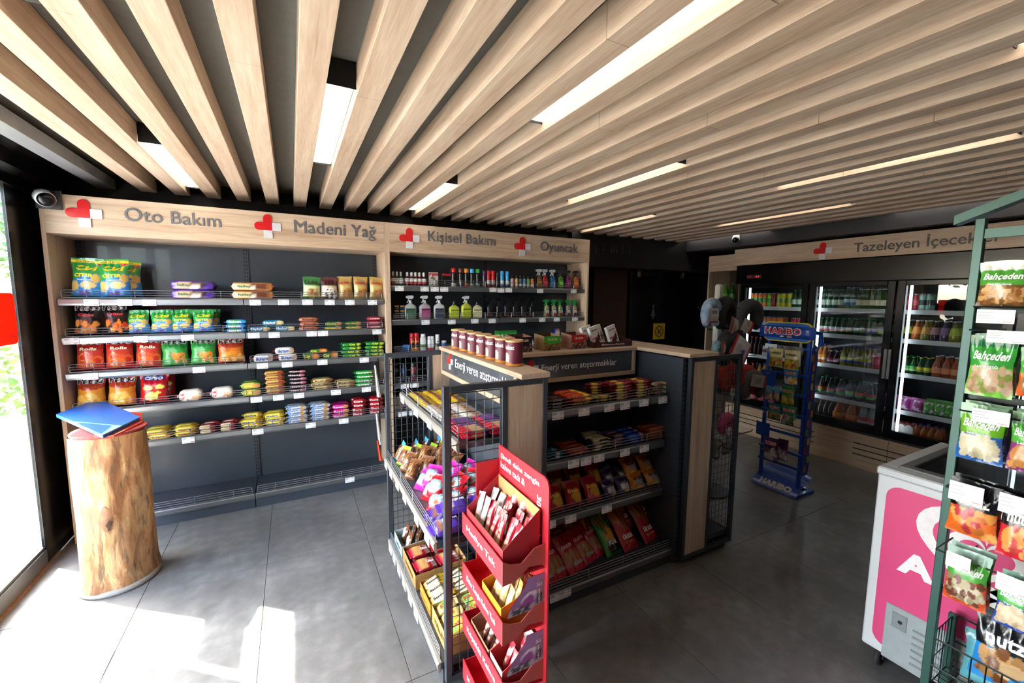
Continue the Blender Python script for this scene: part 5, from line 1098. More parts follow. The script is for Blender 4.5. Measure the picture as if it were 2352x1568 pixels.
for i, z in enumerate((.775, .565, .35, .135)):
    tr = MB().box(XF+.003, XB, YN, YFAR, z-.035, z-.031).box(XF, XF+.003, YN, YFAR, z-.05, z+.035)
    tr = tr.obj('tray', CARDR, rs)
    MB().prism([(XF, z-.05), (XF+.05, z-.045), (XF+.1, z-.01), (XB, z-.02), (XB, z+.055), (XF+.12, z+.05), (XF+.07, z+.01), (XF+.03, z+.018), (XF, z+.035)], YN-.003, YN, 'xz').obj('tray_side', SALM, tr, fix=True)
    MB().box(XF, XB, YFAR-.006, YFAR-.003, z-.05, z+.03).obj('tray_end', CARDR, tr)
    t = MB(); put_text(t, ('Hediye Tak', 'Daha Zengin Kahve Tadı', 'Köpüklü Kahve', 'Kahve Keyfi')[i], lambda x, zz: (XF-.001, (YN+YFAR)/2-x, z-.008+zz), .26, .028, None, .02); t.obj('lettering', WT, tr)
    if i < 3:   # printed side panel with a steaming cup
        zt, zb = z-.05, z-.215+.045; n = 10
        left = [(XF+.02+.075*(1-math.cos(math.pi*q/n))/2*1.0, zb+(zt-zb)*q/n) for q in range(n+1)]
        p = MB(); pf = painter([('fill', '9a6a9c'), ('band', .6, 1, 'a87ab0'), ('band', 0, .2, 'b8a8b8'), ('blob', .5, .42, .28, .15, 'd0b8d8'), ('blob', .5, .5, .22, .08, 'e4d8e4'), ('blob', .5, .3, .2, .16, 'a0489a'), ('speck', .1, .6, .02, .2, 26, .045, ['3a2a3a', '5a4a5a', '2a2028'], 7), ('rect', .74, .96, .1, .85, '8a7a90'), ('rect', .78, .93, .14, .42, '26202c')])
        def side(u, v):
            q = v*n; a = int(min(n-1, q)); fx = left[a][0]+(left[a+1][0]-left[a][0])*(q-a); return (fx+(XB-fx)*u, YN-.0015, zb+(zt-zb)*v)
        p.grid(side, 20, 22, lambda u, v: pf(u, v)); p.grid(lambda u, v: (side(1-u, v)[0], YN+.0005, side(1-u, v)[2]), 4, n, lambda u, v: hx('b02434'))
        so_ = p.obj('side_panel', PURP, rs)
        t = MB(); put_text(t, 'NESCAFÉ', lambda x, zz: (XB-.022-zz, YN-.003, zb+.045+x), .05, .009, None, .02); t.obj('lettering', WT, so_); t = MB(); put_text(t, '3ü1', lambda x, zz: (XB-.022+x, YN-.003, zt-.035+zz), .02, .014, None, .02); t.obj('lettering', WT, so_)
# cartons in the trays with sachets
def sachet(col, s, h=.13): return pouch(.034, h, .014, [('fill', col), ('blob', .5, .3, .3, .14, 'e0c8b0'), ('rect', .2, .8, .55, .72, 'f0e8e8'), ('band', .9, 1, '8a1420' if col == 'a81828' else col)], [('3ü1', .5, .63, .5, .08, col, .03)], 6, 10, s, flat_bottom=False)
def rcarton(y0, y1, z, hf, hb, col, inner, desc, text=None, ops=None):
    place(carton(abs(y1-y0), .14, hf, hb, col, inner, text, 'f4ecec', ops), 'coffee_carton', (XF+.08, (y0+y1)/2, z-.029), desc, 'carton', 'cartons in the coffee display', rz=R(-90))
def sachets(k, spots, desc, lean, rz=-90, jr=14):
    fi, nf = rank([p[0] for p in spots], .02); yi, ny = rank([p[1] for p in spots], .012)
    for i, p in enumerate(spots): place(k, 'coffee_sachet', p, desc+', '+('front', 'middle' if nf == 3 else 'rear', 'rear')[fi[i]]+' file, '+ORD[yi[i]]+' from near end', 'sachet', desc, rz=R(rz+random.uniform(-jr, jr)), rx=R(lean+random.uniform(-8, 8)), ry=R(random.uniform(-8, 8)))
rcarton(1.15, 1.47, .775, .09, .2, 'b0202c', 'b88a58', 'large red carton with torn kraft back in the top tray', 'NESCAFÉ')
sachets(sachet('a81828', 71), [(.60+.038*i+.006*(j % 2), 1.18+.034*j, .752+.055*random.random()*0+.02+.015*i) for i in range(3) for j in range(6)], 'red coffee sachet heaped in the top carton', -25, -80)
sachets(sachet('c8c4c0', 72), [(.60+.04*i, 1.40+.035*j, .772+.012*i) for i in range(3) for j in range(2)], 'silver white coffee sachet at the far side of the top carton', -25, -80)
rcarton(1.16, 1.32, .565, .09, .13, 'd8801c', 'c89a5c', 'orange carton of yellow sachets in the second tray', None)
sachets(sachet('d8c070', 73, .12), [(.60+.04*i, 1.19+.035*j, .56) for i in range(3) for j in range(4)], 'pale yellow coffee sachet in the orange carton', -18)
rcarton(1.26, 1.43, .35, .07, .12, 'a87858', 'c8b8ac', 'wood print carton of brown sachets in the third tray', 'NESCAFÉ')
sachets(sachet('5a3428', 74, .1), [(.60+.05*i, 1.29+.04*j, .335) for i in range(2) for j in range(3)], 'brown coffee sachet in the wood print carton', -25)
rcarton(1.15, 1.25, .135+.0, .07, .15, 'd8d4d0', 'd8d4d0', 'white carton of red sachets in the lowest tray', None)
sachets(sachet('b02030', 75, .1), [(.61+.045*i, 1.175+.04*j, .125) for i in range(2) for j in range(2)], 'dark pink coffee sachet in the white carton', -25)
# the white carton in front of the third tray
rcarton(1.15, 1.25, .35, .08, .15, 'd8d0cc', 'd0ccc8', 'white and red carton at the near end of the third tray', None, [('fill', 'd8d0cc'), ('band', 0, .4, 'b83034')])
sachets(sachet('b02838', 76, .1), [(.61+.045*i, 1.175+.04*j, .34) for i in range(2) for j in range(2)], 'dark red coffee sachet in the near white carton', -25)

# ================================================================== chest freezer
fz = empty('chest_freezer', 'white chest freezer with pink front and sliding glass lid', 'freezer', (2.26, .82, 0))
FW = mat('freezer_white', 'd4d8da', .35, 0, .012, 4)
D, LN, ZB, ZT = .66, 1.55, .095, .90
MB().rbox(.0, .03, -LN, 0, ZB, ZT, .006).rbox(.03, D, -.03, 0, ZB, ZT, .004).rbox(.03, D, -LN, -LN+.03, ZB, ZT, .004).rbox(D-.03, D, -LN+.03, -.03, ZB, ZT, .004).box(.03, D-.03, -LN+.03, -.03, ZB, .55).obj('body', FW, fz)
MB().box(.03, D-.03, -LN+.03, -.03, .55, .56).obj('basket_floor', mat('freezer_inside', '7a8088', .6), fz)
rim = MB(); 
for x0, x1, y0, y1 in ((-.008, .05, -LN-.005, .005), (D-.05, D+.008, -LN-.005, .005), (.05, D-.05, -.05, .005), (.05, D-.05, -LN-.005, -LN+.045)): rim.rbox(x0, x1, y0, y1, ZT, ZT+.035, .006)
rim.obj('rim', mat('freezer_rim', 'c4c8ca', .35, .2, .012, 4), fz)
MB().rbox(.05, .09, -LN+.05, -.05, ZT+.02, ZT+.045, .003).rbox(D-.09, D-.05, -LN+.05, -.05, ZT+.02, ZT+.045, .003).rbox(.09, D-.09, -.085, -.05, ZT+.02, ZT+.045, .003).obj('lid_frame', mat('lid_aluminium', '6e7072', .35, .5), fz)
LIDG = glass_mat('lid_glass', (.75, .78, .8))
MB().box(.09, D-.09, -.78, -.085, ZT+.028, ZT+.034).obj('lid_glass', LIDG, fz); MB().box(.09, D-.09, -LN+.07, -.7, ZT+.036, ZT+.042).obj('lid_glass', LIDG, fz)
PINK = mat('pink_vinyl', 'd8487c', .4, 0, .04, 3)
dz0, dz1, r_ = .135, .865, .05; dp = []
for cy, cz, a0 in ((-.035-r_, dz1-r_, 0), (-LN+.04+r_, dz1-r_, 90), (-LN+.04+r_, dz0+r_, 180), (-.035-r_, dz0+r_, 270)): dp += [(cy+r_*math.cos(R(a0+k*15)), cz+r_*math.sin(R(a0+k*15))) for k in range(7)]
de = MB().prism(dp, -.001, 0, 'yz').obj('pink_decal', PINK, fz, fix=True)
def heart_ribbon(cy, cz, s, wd):
    """open swirl heart of two overlapping loops"""
    b = MB(); a = [(math.sin(tt)**3*16, 13*math.cos(tt)-5*math.cos(2*tt)-2*math.cos(3*tt)-math.cos(4*tt)) for tt in [i*2*math.pi/48 for i in range(49)]]
    for i in range(48):
        if 22 <= i <= 26: continue
        (x0, z0), (x1, z1) = a[i], a[i+1]; k = lambda x, z, f: (-.0018, cy-x*s*f, cz+z*s*f)
        b.add([k(x0, z0, 1), k(x1, z1, 1), k(x1, z1, 1-wd), k(x0, z0, 1-wd)], [(0, 1, 2, 3)])
    return b
heart_ribbon(-.34, .70, .0125, .26).obj('heart_logo', WT, de); heart_ribbon(-.34, .695, .0066, .3).obj('heart_logo', WT, de)
t = MB(); put_text(t, 'ALGIDA', lambda x, z: (-.0018, -.375-x, .555+z), .56, .1, None, .05); t.obj('lettering', WT, de)
vp = MB().rbox(-.006, 0, -.42, -.075, .09, .345, .003).obj('vent_panel', mat('vent_grey', '9aa2a4', .5), fz)
for i in range(6):
    for j in range(2): MB().rbox(-.009, -.006, -.17-.12*j-.09, -.17-.12*j, .125+.03*i, .135+.03*i, .001).obj('vent_slot', mat('vent_slot_grey', '7e8688', .5), vp)  # raised slots in a darker grey than the panel
MB().rbox(-.009, -.006, -.15, -.1, .25, .32, .002).obj('switch_plate', mat('vent_slot_grey', '7e8688'), vp); MB().prism([(-.128+.008*math.cos(k*.7854), .285+.008*math.sin(k*.7854)) for k in range(8)], -.0105, -.009, 'yz').obj('key_hole', DARK, vp, fix=True)
for x, y in ((.07, -.05), (D-.07, -.05), (.07, -LN+.08), (D-.07, -LN+.08)):
    c = MB().rbox(x-.03, x+.03, y-.025, y+.025, .08, .096, .002).rbox(x-.02, x+.02, y-.016, y-.011, .03, .085, .002).rbox(x-.02, x+.02, y+.011, y+.016, .03, .085, .002).obj('caster', mat('caster_steel', '6a6660', .5, .5), fz)
    oriented(MB().lathe([(.012, -.01), (.036, -.01), (.038, 0), (.036, .01), (.012, .01)], 16), (0, 1, 0), (x-.012, y, .038)).obj('wheel', mat('caster_rubber', '2a2a2a', .7), c, True)
for i in range(8):
    k = small_pouch(('c8d4e0', 'd8b060', 'b03a4a', '8ac0a0')[i % 4], 'e8e0d8', None, 'ffffff', 90+i, .12, .09, .04) if i < 4 else k_[i-4]
    if i == 0: k_ = []
    if i < 4: k_.append(k)
    place(k, 'ice_cream_pack', (2.26+.17+.16*(i % 3), .68-.15*(i//3)-.04*(i % 3), .562+.03*(i % 2)), ('pale blue', 'gold', 'red', 'mint')[i % 4]+' ice cream pack inside the chest freezer, '+('farther from', 'nearer to')[i//4]+' the camera', 'ice cream', 'ice cream packs in the freezer', rz=R(40*i), rx=R(-70))

# ================================================================== green wire rack of nut bags
GRN = mat('green_enamel', '264c43', .35, .2); GW = mat('dark_green_wire', '1c2a26', .35, .3)
RX = 2.0
rk = empty('wire_rack', 'dark green metal rack with nut bags, in front of the freezer', 'rack', (RX, .53, 0))
yr = lambda px, py: at_x(px, py, RX).y-.53
PW = .024
for y in (0, -.86):
    MB().rbox(-.004, .022, y-PW/2, y+PW/2, 0, 1.925, .002).obj('post', GRN, rk)
    MB().rbox(.022, .22, y-PW/2, y+PW/2, 0, .03, .002).obj('foot', GRN, rk); MB().rbox(.2, .22, y-PW/2, y+PW/2, .03, .46, .002).obj('rear_post', GRN, rk)
sl = (1.985-1.929)/(.588-.445)
for s in (1, -1):
    yc = -.43; y0 = .588-.53 if s == 1 else -.86-.058; z0 = 1.929; z1 = z0+sl*abs(yc-y0)
    MB().prism([(y0, z0-.018), (yc, z1-.018), (yc, z1+.012), (y0, z0+.012)], -.02, .03, 'yz').obj('roof_bar', GRN, rk, fix=True)
MB().box(.0, .018, -.85, -.0, 1.86, 1.89).obj('top_bar', GRN, rk)
for z in (.25, .62, 1.0, 1.33, 1.62): MB().box(.022, .03, -.86, 0, z, z+.02).obj('cross_bar', GW, rk)
def hang_bar(z, x, n=3):
    b = MB(); b.tube([(.022, -.02, z), (x, -.02, z), (x, -.84, z), (.022, -.84, z)], .003, 5)
    for i in range(6): y = -.08-.14*i; b.tube([(.022, y, z+.004), (x, y, z+.004)], .0025, 4)
    return b.obj('hanger', GW, rk)
for z, x in ((1.64, -.05), (1.565, -.06), (1.30, -.06), (1.045, -.1), (.83, -.12)): hang_bar(z, x)
def nut_bag(w, h, top, mid, bits, title, tc, foot, seed, sub=None, shear=.2, black=False):
    ops = [('fill', mid), ('band', .82, 1, top), ('band', 0, .48, foot), ('blob', .5, .28, .45, .2, bits[0]), ('speck', .08, .95, .08, .46, 34, .075, bits, seed), ('band', 0, .04, foot)]
    if black: ops = [('fill', '16161a'), ('band', 0, .52, foot), ('blob', .4, .36, .32, .16, bits[0]), ('speck', .1, .95, .08, .5, 18, .09, bits, seed), ('band', .9, 1, '101012')]
    tx = [(title, .5, .66, .8 if not black else .7, .17, tc, .03, shear)]
    if sub: tx.append((sub, .45, .5, .5, .05, 'ffffff', .02))
    return pouch(w, h, .035, ops, tx, 36, 46, seed, top_seal=.14, flat_bottom=False)
def rack_bag(px0, px1, py0, py1, off, kfn, desc, swing=0, tilt=0):
    Xp = RX+off; a, b = at_x(px0, (py0+py1)/2, Xp), at_x(px1, (py0+py1)/2, Xp); pm = (px0+px1)/2
    zt, zb = at_x(pm, py0, Xp).z, at_x(pm, py1, Xp).z
    w = abs(a.y-b.y); k = kfn(w, zt-zb)
    for q in range(2):
        place(k, 'nut_bag', (Xp+.034*q, (a.y+b.y)/2, zb+.004*q), desc+(', front', ', behind')[q], 'nut bag', 'nut bags on the green rack', rz=R(-90+swing), rx=R(tilt))
NB1 = ['a87844', 'c89a64', '8a5a2c', 'd8b484']; PIS = ['c8a888', 'b08a6a', 'd8c0a4', '8a9a4a']
rack_bag(2246, 2368, 600, 706, -.03, lambda w, h: nut_bag(w, h, 'd8dcc8', '4a9a34', NB1, 'Bahçeden', 'ffffff', '6a4a2c', 81, 'Omega 3 Yağ Kaynağı'), 'white topped green walnut bag at the top of the green rack')
rack_bag(2222, 2335, 770, 912, -.05, lambda w, h: nut_bag(w, h, '1f6a44', '3a9a3a', PIS, 'Bahçeden', 'ffffff', '7ac04a', 82, 'ANTEP FISTIĞI'), 'dark green pistachio bag on the second hanger')
rack_bag(2338, 2440, 800, 915, -.05, lambda w, h: nut_bag(w, h, '3a9a3a', '4aa83a', NB1, 'Bahçeden', 'ffffff', 'd8642c', 83), 'green and orange nut bag at the picture edge, second hanger')
rack_bag(2199, 2312, 930, 1062, -.06, lambda w, h: nut_bag(w, h, '8ab08a', '6ab028', ['d8d0b0', 'c8c0a0', 'e8e0c8'], 'Bahçeden', 'ffffff', '2a64b0', 84, 'Kabak Çekirdeği'), 'green and blue pumpkin seed bag on the third hanger')
rack_bag(2316, 2420, 950, 1088, -.06, lambda w, h: nut_bag(w, h, '8ab08a', '4aa838', ['c88a4a', 'd8a060', 'b87838'], 'Bahçeden', 'ffffff', '8a3a7a', 85, 'Leblebi'), 'green and purple chickpea bag at the picture edge, third hanger')
rack_bag(2176, 2300, 1105, 1235, -.1, lambda w, h: nut_bag(w, h, '', '', ['d8944a', 'e0a85c', 'c06a2c', 'b83a3c'], 'nutzz', 'e8e8e4', 'd86a24', 86, None, 0, True), 'black and orange nut mix bag on the fourth hanger')
rack_bag(2292, 2410, 1140, 1290, -.1, lambda w, h: nut_bag(w, h, '', '', ['d8944a', 'e0a060', 'c84a44'], 'nutzz', 'e8e8e4', 'c82434', 87, None, 0, True), 'black and red nut mix bag at the picture edge, fourth hanger')
rack_bag(2168, 2275, 1262, 1392, -.12, lambda w, h: nut_bag(w, h, '9ab8a8', '4a9a3c', ['b0a484', '8a7a5c', 'd0c4a8', '6a3a2c'], 'Bahçeden', 'e8f0e4', 'c8502c', 88), 'pale green and orange mixed nut bag on the lowest hanger')
rack_bag(2283, 2390, 1330, 1450, -.12, lambda w, h: nut_bag(w, h, '8ab4a4', '3a9a3c', ['d8c4a8', 'c8b090'], 'Bahçeden', 'ffffff', '2a4aa0', 89, 'Yer Fıstığı'), 'green and dark blue peanut bag at the picture edge, lowest hanger')
def rack_tag(px0, px1, py0, py1, off):
    Xp = RX+off; a = at_x(px0, (py0+py1)/2, Xp); b = at_x(px1, (py0+py1)/2, Xp); zt, zb = at_x(px0, py0, Xp).z, at_x(px0, py1, Xp).z; w = a.y-b.y
    g = MB().color('e8eaec').box(Xp-.0015-RX, Xp-RX, b.y-.53, a.y-.53, zb, zt).color('a8aaae')
    for f, e in ((.2, .35), (.4, .3), (.6, .42)): g.box(Xp-.002-RX, Xp-.0015-RX, a.y-.53-.05*w-w*e, a.y-.53-.05*w, zt-(zt-zb)*f-.0015, zt-(zt-zb)*f)
    g.color('c8808a').box(Xp-.002-RX, Xp-.0015-RX, b.y-.53+.06*w, b.y-.53+.3*w, zb+(zt-zb)*.12, zb+(zt-zb)*.16)
    g.obj('price_card', PAPER, rk)
for a in ((2243, 2332, 710, 741, -.085), (2266, 2356, 757, 785, -.095), (2232, 2322, 935, 966, -.105), (2180, 2262, 1100, 1143, -.145), (2294, 2376, 1128, 1172, -.145), (2173, 2232, 1262, 1296, -.165), (2288, 2370, 1310, 1350, -.165)): rack_tag(*a)
# bottom wire basket with a black and blue bag
bk_ = MB(); x0, x1, y0, y1 = .0, .225, -.84, -.0; zb, zt = .24, .45
for z in (zb, (zb+zt)/2, zt): bk_.tube([(x0, y0, z), (x1, y0, z), (x1, y1, z), (x0, y1, z)], .0035, 5, True)
for i in range(25): y = y0+(y1-y0)*i/24; bk_.tube([(x0, y, zt), (x0, y, zb), (x1, y, zb)], .002, 4)
for i in range(9): x = x0+(x1-x0)*i/8; bk_.tube([(x, y1, zt), (x, y1, zb), (x, y0, zb), (x, y0, zt)], .002, 4)
bk_.obj('wire_basket', GW, rk)
k = nut_bag(.17, .23, '', '', ['c89a64', 'a87a44', 'd8b484', '7a4a24'], 'nutzz', 'e8e8ec', '2a8ad0', 91, None, 0, True)
place(k, 'nut_bag', (RX+.07, .36, .36), 'black and blue nut mix bag standing in the wire basket', 'nut bag', 'bags in the wire basket', rz=R(-84), rx=R(-10))
k = pouch(.17, .18, .05, [('fill', '6ab8c4'), ('blob', .6, .4, .3, .2, 'e0d8c8')], [('Dakika', .5, .6, .6, .12, '1c2a4a', .03)], 12, 14, 92)
place(k, 'nut_bag', (RX+.17, .40, .27), 'turquoise snack bag behind the blue bag in the basket', 'snack bag', 'bags in the wire basket', rz=R(-80), rx=R(-12))
k = nut_bag(.16, .2, 'd8d0c8', 'c82a7a', ['c89a64', 'e0c090'], 'Kuru', 'ffffff', 'e0d8d0', 93)
place(k, 'nut_bag', (RX+.1, .17, .3), 'magenta snack bag at the picture corner in the basket', 'snack bag', 'bags in the wire basket', rz=R(-95), rx=R(-12))
# ================================================================== beverage coolers along the right wall
CX = 4.9
ck = empty('beverage_cooler', 'long black built-in beverage cooler with glass doors and oak surround', 'cooler', (0, 0, 0))
YL, YR = 3.40, -1.3
ODARK = wood('y')
fa = MB().rbox(CX, CX+.02, YR, YL, 2.065, 2.262, .001).obj('fascia', ODARK, ck)
def fx(px, py): return at_x(px, py, CX)
a, b = fx(1962, 565), fx(2303, 545); cy, wd, cz = (a.y+b.y)/2, a.y-b.y, (fx(1970, 566).z+fx(2290, 546).z)/2
cut_letters(fa, 'Tazeleyen İçecekler', lambda x, z, d: (CX-.001-.003*d, cy-x, cz+z), wd, mat('dark_letters', '4e4a48', .45, .2))
c = fx(1890, 576); emblem(fa, lambda x, z, d: (CX-.0005-d, c.y-x, c.z+z), (fx(1869, 576).y-fx(1911, 576).y)/3)
base = MB().rbox(CX, CX+.02, YR, YL, 0, .34, .001).obj('plinth', ODARK, ck)
for y0 in (3.3, 2.0, .7, -.4):
    for i in range(3): MB().rbox(CX-.001, CX+.004, y0-.95, y0, .13+.055*i, .142+.055*i, .004).obj('vent_slot', DARK, base)
MB().box(CX-.0005, CX+.001, 1.725, 1.728, 0, .34).obj('plinth_joint', DARK, base)
MB().rbox(CX+.025, CX+.1, YR, YL-.02, 1.84, 2.06, .003).obj('head_panel', BLACK, ck)
ds = MB().rbox(CX+.022, CX+.026, 3.06, 3.24, 1.9, 1.945, .002).obj('controller', mat('controller_grey', '2a2c2e', .3), ck)
MB().box(CX+.0205, CX+.022, 3.16, 3.235, 1.91, 1.937).obj('brand_plate', mat('dull_red_plate', '7a1c24', .4), ds)
t = MB(); put_text(t, '-3.8', lambda x, z: (CX+.0212, 3.11-x, 1.923+z), .05, .02); t.obj('readout', mat('red_digits', 'c02020', .4, emit=2), ds)
INT = mat('cooler_interior', '34373a', .35, .3)
MB().box(5.62, 5.64, YR, YL-.02, .34, 1.86).box(CX+.1, 5.62, YL-.04, YL-.02, .34, 1.86).box(CX+.1, 5.62, YR, YR+.02, .34, 1.86).box(CX+.1, 5.62, YR, YL-.02, 1.84, 1.86).box(CX+.02, 5.62, YR, YL-.02, .34, .36).obj('cabinet', INT, ck)
DOORS = [(3.315, 2.54), (2.53, 1.80), (1.79, 1.06), (1.05, .32), (.31, -.42), (-.43, -1.16)]
LED = mat('cooler_led', 'eaf6ff', .5, emit=3.5); FR = BLACK; SHELFZ = [1.565, 1.295, .975, .625, .365]
RAILW = mat('white_shelf_rail', 'c8ccce', .4)
for di, (y1, y0) in enumerate(DOORS):
    fw = .062; d = MB()
    d.rbox(CX+.03, CX+.075, y1-fw, y1, .36, 1.835, .004).rbox(CX+.03, CX+.075, y0, y0+fw, .36, 1.835, .004).rbox(CX+.03, CX+.075, y0+fw, y1-fw, 1.79, 1.835, .004).rbox(CX+.03, CX+.075, y0+fw, y1-fw, .36, .44, .004)
    dr = d.obj('door', FR, ck)
    MB().box(CX+.05, CX+.054, y0+fw, y1-fw, .44, 1.79).obj('glass', COOLGLASS, dr)
    hy = y0+.03 if di != 2 else y1-.03
    hy = {0: y0+.02, 1: y0+.0, 2: y1-.0}.get(di, y0+.02)
    MB().rbox(CX+.005, CX+.02, hy-.012+(.02 if di == 1 else 0), hy+.012+(.02 if di == 1 else 0), .92, 1.2, .003).rbox(CX+.02, CX+.03, hy-.006+(.02 if di == 1 else 0), hy+.006+(.02 if di == 1 else 0), .95, .97, .001).obj('handle', mat('pale_handle', '9a9c9e', .35, .3), dr)
    MB().box(CX+.105, CX+.118, y1-fw-.022, y1-fw-.004, .42, 1.80).obj('led_strip', LED, dr)
    if di == 0: MB().box(CX+.105, CX+.118, y0+fw+.004, y0+fw+.016, .42, 1.80).obj('led_strip', LED, dr)
    MB().box(CX+.11, 5.6, y1-.004, y1+.002, .38, .5).obj('divider_foot', INT, ck)
    if di < 4:
        for z in SHELFZ[:-1]:
            s = MB()
            for q in range(26): x = 5.07+.52*q/25; s.tube([(x, y0+.02, z-.006), (x, y1-.02, z-.006)], .003, 4)
            s.box(5.06, 5.6, y0+.02, y0+.026, z-.012, z); s.box(5.06, 5.6, y1-.026, y1-.02, z-.012, z)
            s_ = s.obj('shelf', WIRE, ck)
            MB().rbox(5.045, 5.055, y0+.015, y1-.015, z-.038, z+.004, .002).obj('shelf_rail', RAILW, s_)
# left end cabinet with a wooden frame
ec = empty('end_cabinet', 'narrow oak framed shelf at the left end of the coolers', 'cabinet', (0, 0, 0))
p0 = at_x(1632, 589, 5.05)
MB().rbox(5.05, 5.07, YL+.005, p0.y, 2.02, 2.225, .001).obj('fascia', ODARK, ec); MB().rbox(5.05, 5.5, p0.y, p0.y+.022, 0, 2.225, .001).obj('side_panel', OZ, ec); MB().rbox(5.05, 5.5, YL+.005, YL+.02, 0, 2.02, .001).obj('side_panel', OZ, ec)
MB().box(5.48, 5.5, YL+.02, p0.y, 0, 2.2).obj('back_panel', mat('cabinet_back', '3a2c24', .6), ec)
for z in (.4, .85, 1.25, 1.6): MB().rbox(5.07, 5.48, YL+.02, p0.y, z-.02, z, .001).obj('shelf', DARK, ec)

def pet(h, r, liquid, label, capc, lab2=None, big=False, m=None):
    prof = [(r*.8, 0), (r, h*.03), (r, h*.5), (r*.95, h*.55), (r*.9, h*.62), (r*.5, h*.8), (r*.32, h*.9), (r*.32, h*.94)]
    if big: prof = [(r*.9, 0), (r, h*.02), (r, h*.42), (r*.92, h*.52), (r*.6, h*.75), (r*.3, h*.9), (r*.28, h*.95)]
    return bottle(prof, [liquid]*len(prof), (h*.2, h*.46, label, lab2 or label) if label else None, (h*.93, h, r*.36, capc), m, 10)
def glassb(h, r, liquid, label, capc, lab2=None):
    prof = [(r*.85, 0), (r, h*.03), (r, h*.52), (r*.8, h*.62), (r*.42, h*.78), (r*.38, h*.95)]
    return bottle(prof, [liquid]*6, (h*.18, h*.45, label, lab2 or label) if label else None, (h*.94, h, r*.46, capc), None, 10)
def drinkcan(h, r, c1, c2): 
    b = MB(); A, B = hx(c1), hx(c2); b.lathe([(r*.8, 0), (r, h*.05), (r, h*.3), (r, h*.31), (r, h*.62), (r, h*.63), (r, h*.92)], 12, cols=[A, A, A, B, B, A, A]); t = MB().color('c0c4c6').lathe([(r, h*.92), (r*.84, h*.985), (r*.86, h), (r*.8, h)], 12)
    return proto(('body', b.mesh('body', PLAST, True), None), ('lid', t.mesh('lid', RAILM, True), None))
def cool(kind, pxs, zi, py, desc, cat, name, X=5.1, deep=1, dx=.09):
    n = len(pxs)
    for i, p in enumerate(pxs):
        y = at_x(p, py, X).y
        for q in range(deep): place(kind, name, (X+dx*q, y, SHELFZ[zi]+.001), desc+nth(i, n)+DEEP(q, deep), cat, desc, rz=R(-90+random.uniform(-9, 9)))
# door one
cool(drinkcan(.165, .03, 'd8782c', '3a8a3a'), [1728, 1738, 1748, 1758], 0, 695, 'slim orange drink can on the top shelf of the left cooler door', 'can', 'drink_can')
cool(drinkcan(.165, .03, '7ac02c', '4a9a2c'), [1769], 0, 695, 'slim bright green drink can beside the red one', 'can', 'drink_can')
cool(drinkcan(.165, .03, 'b81c34', '8a1428'), [1779], 0, 695, 'slim red drink can between green and yellow cans', 'can', 'drink_can')
cool(drinkcan(.165, .03, 'c8c82c', '6a9a2c'), [1790, 1801, 1814], 0, 695, 'slim yellow green drink can on the left door top shelf', 'can', 'drink_can')
GB = glassb(.2, .028, '1c5a34', 'b8c8b8', '2a6a3a')
cool(GB, [1825, 1836], 0, 695, 'green soda bottle at the right of the left door top shelf', 'bottle', 'bottle', deep=2)
cool(drinkcan(.15, .033, 'a8141e', 'd8d4d4'), [1732, 1744], 1, 745, 'red cola can on the second shelf of the left cooler door', 'can', 'drink_can', deep=2)
cool(drinkcan(.15, .033, 'd8782c', '8aa0c8'), [1756, 1768, 1780, 1792], 1, 745, 'orange and white drink can behind the gummy rack sign', 'can', 'drink_can', deep=2)
cool(drinkcan(.15, .033, 'b8283a', 'c8c0c0'), [1824, 1836], 1, 745, 'dull red drink can at the right of the second shelf', 'can', 'drink_can')
cool(glassb(.21, .029, '2a1410', None, '8a1420'), [1716, 1726, 1736, 1746], 2, 800, 'dark cola bottle on the third shelf of the left door', 'bottle', 'bottle', deep=2)
cool(drinkcan(.12, .028, 'd0c4c0', '8a3a3a'), [1757, 1765], 2, 806, 'small pale carton-like can on the third shelf', 'can', 'drink_can')
cool(pet(.23, .033, '2a120e', 'a8141e', 'b01824'), [1716, 1728], 3, 860, 'cola bottle with red cap on the fourth shelf of left door', 'bottle', 'bottle', deep=2)
cool(pet(.24, .034, 'd8921c', '2a4a9a', '2a4a9a', 'd8742c'), [1744, 1757], 3, 860, 'orange soda bottle with blue cap beside the gummy rack', 'bottle', 'bottle', deep=2)
cool(pet(.235, .045, 'c03050', 'd86a80', 'c02a48'), [1714, 1732, 1750, 1768], 4, 925, 'rose red bottle on the floor of the left cooler door', 'bottle', 'bottle')
# door two
cool(GB, [1880, 1892, 1905, 1918, 1931], 0, 700, 'green mineral water bottle with white emblem, middle door top shelf', 'bottle', 'bottle', deep=2)
cool(glassb(.22, .03, '3a7a58', 'c8dce8', '5a9ac0', '3a7ab8'), [1946, 1960], 0, 700, 'mineral water bottle with blue and white label', 'bottle', 'bottle', deep=2)
cool(glassb(.2, .031, '4a7a3a', 'd0ccb0', 'b8c4b0'), [1975, 1990, 2004, 2018, 2030], 0, 700, 'green soda bottle with cream label, middle door top shelf', 'bottle', 'bottle', deep=2)
for i, (p, c) in enumerate(zip((1886, 1898, 1911, 1923, 1937, 1950, 1967, 1981, 1995, 2009, 2022), ('c8506a', 'd85a4a', 'b03a6a', '8a3a5a', 'c8a83a', 'c89a4a', '4a9a8a', '5ab07a', '8a5ab0', '7a6ac0', 'c8c83a'))):
    cool(glassb(.17, .026, '1f5a30', 'd8d8d8', '2a8a3a', c), [p], 1, 762, 'small green glass bottle, '+ORD[i]+' from left on the middle door second shelf', 'bottle', 'bottle', deep=2)
cool(glassb(.2, .028, 'd87a1c', 'e0902c', '2a3a9a', 'e8c8a0'), [1883, 1893], 2, 830, 'bright orange soda bottle with blue cap, middle door third shelf', 'bottle', 'bottle', deep=2)
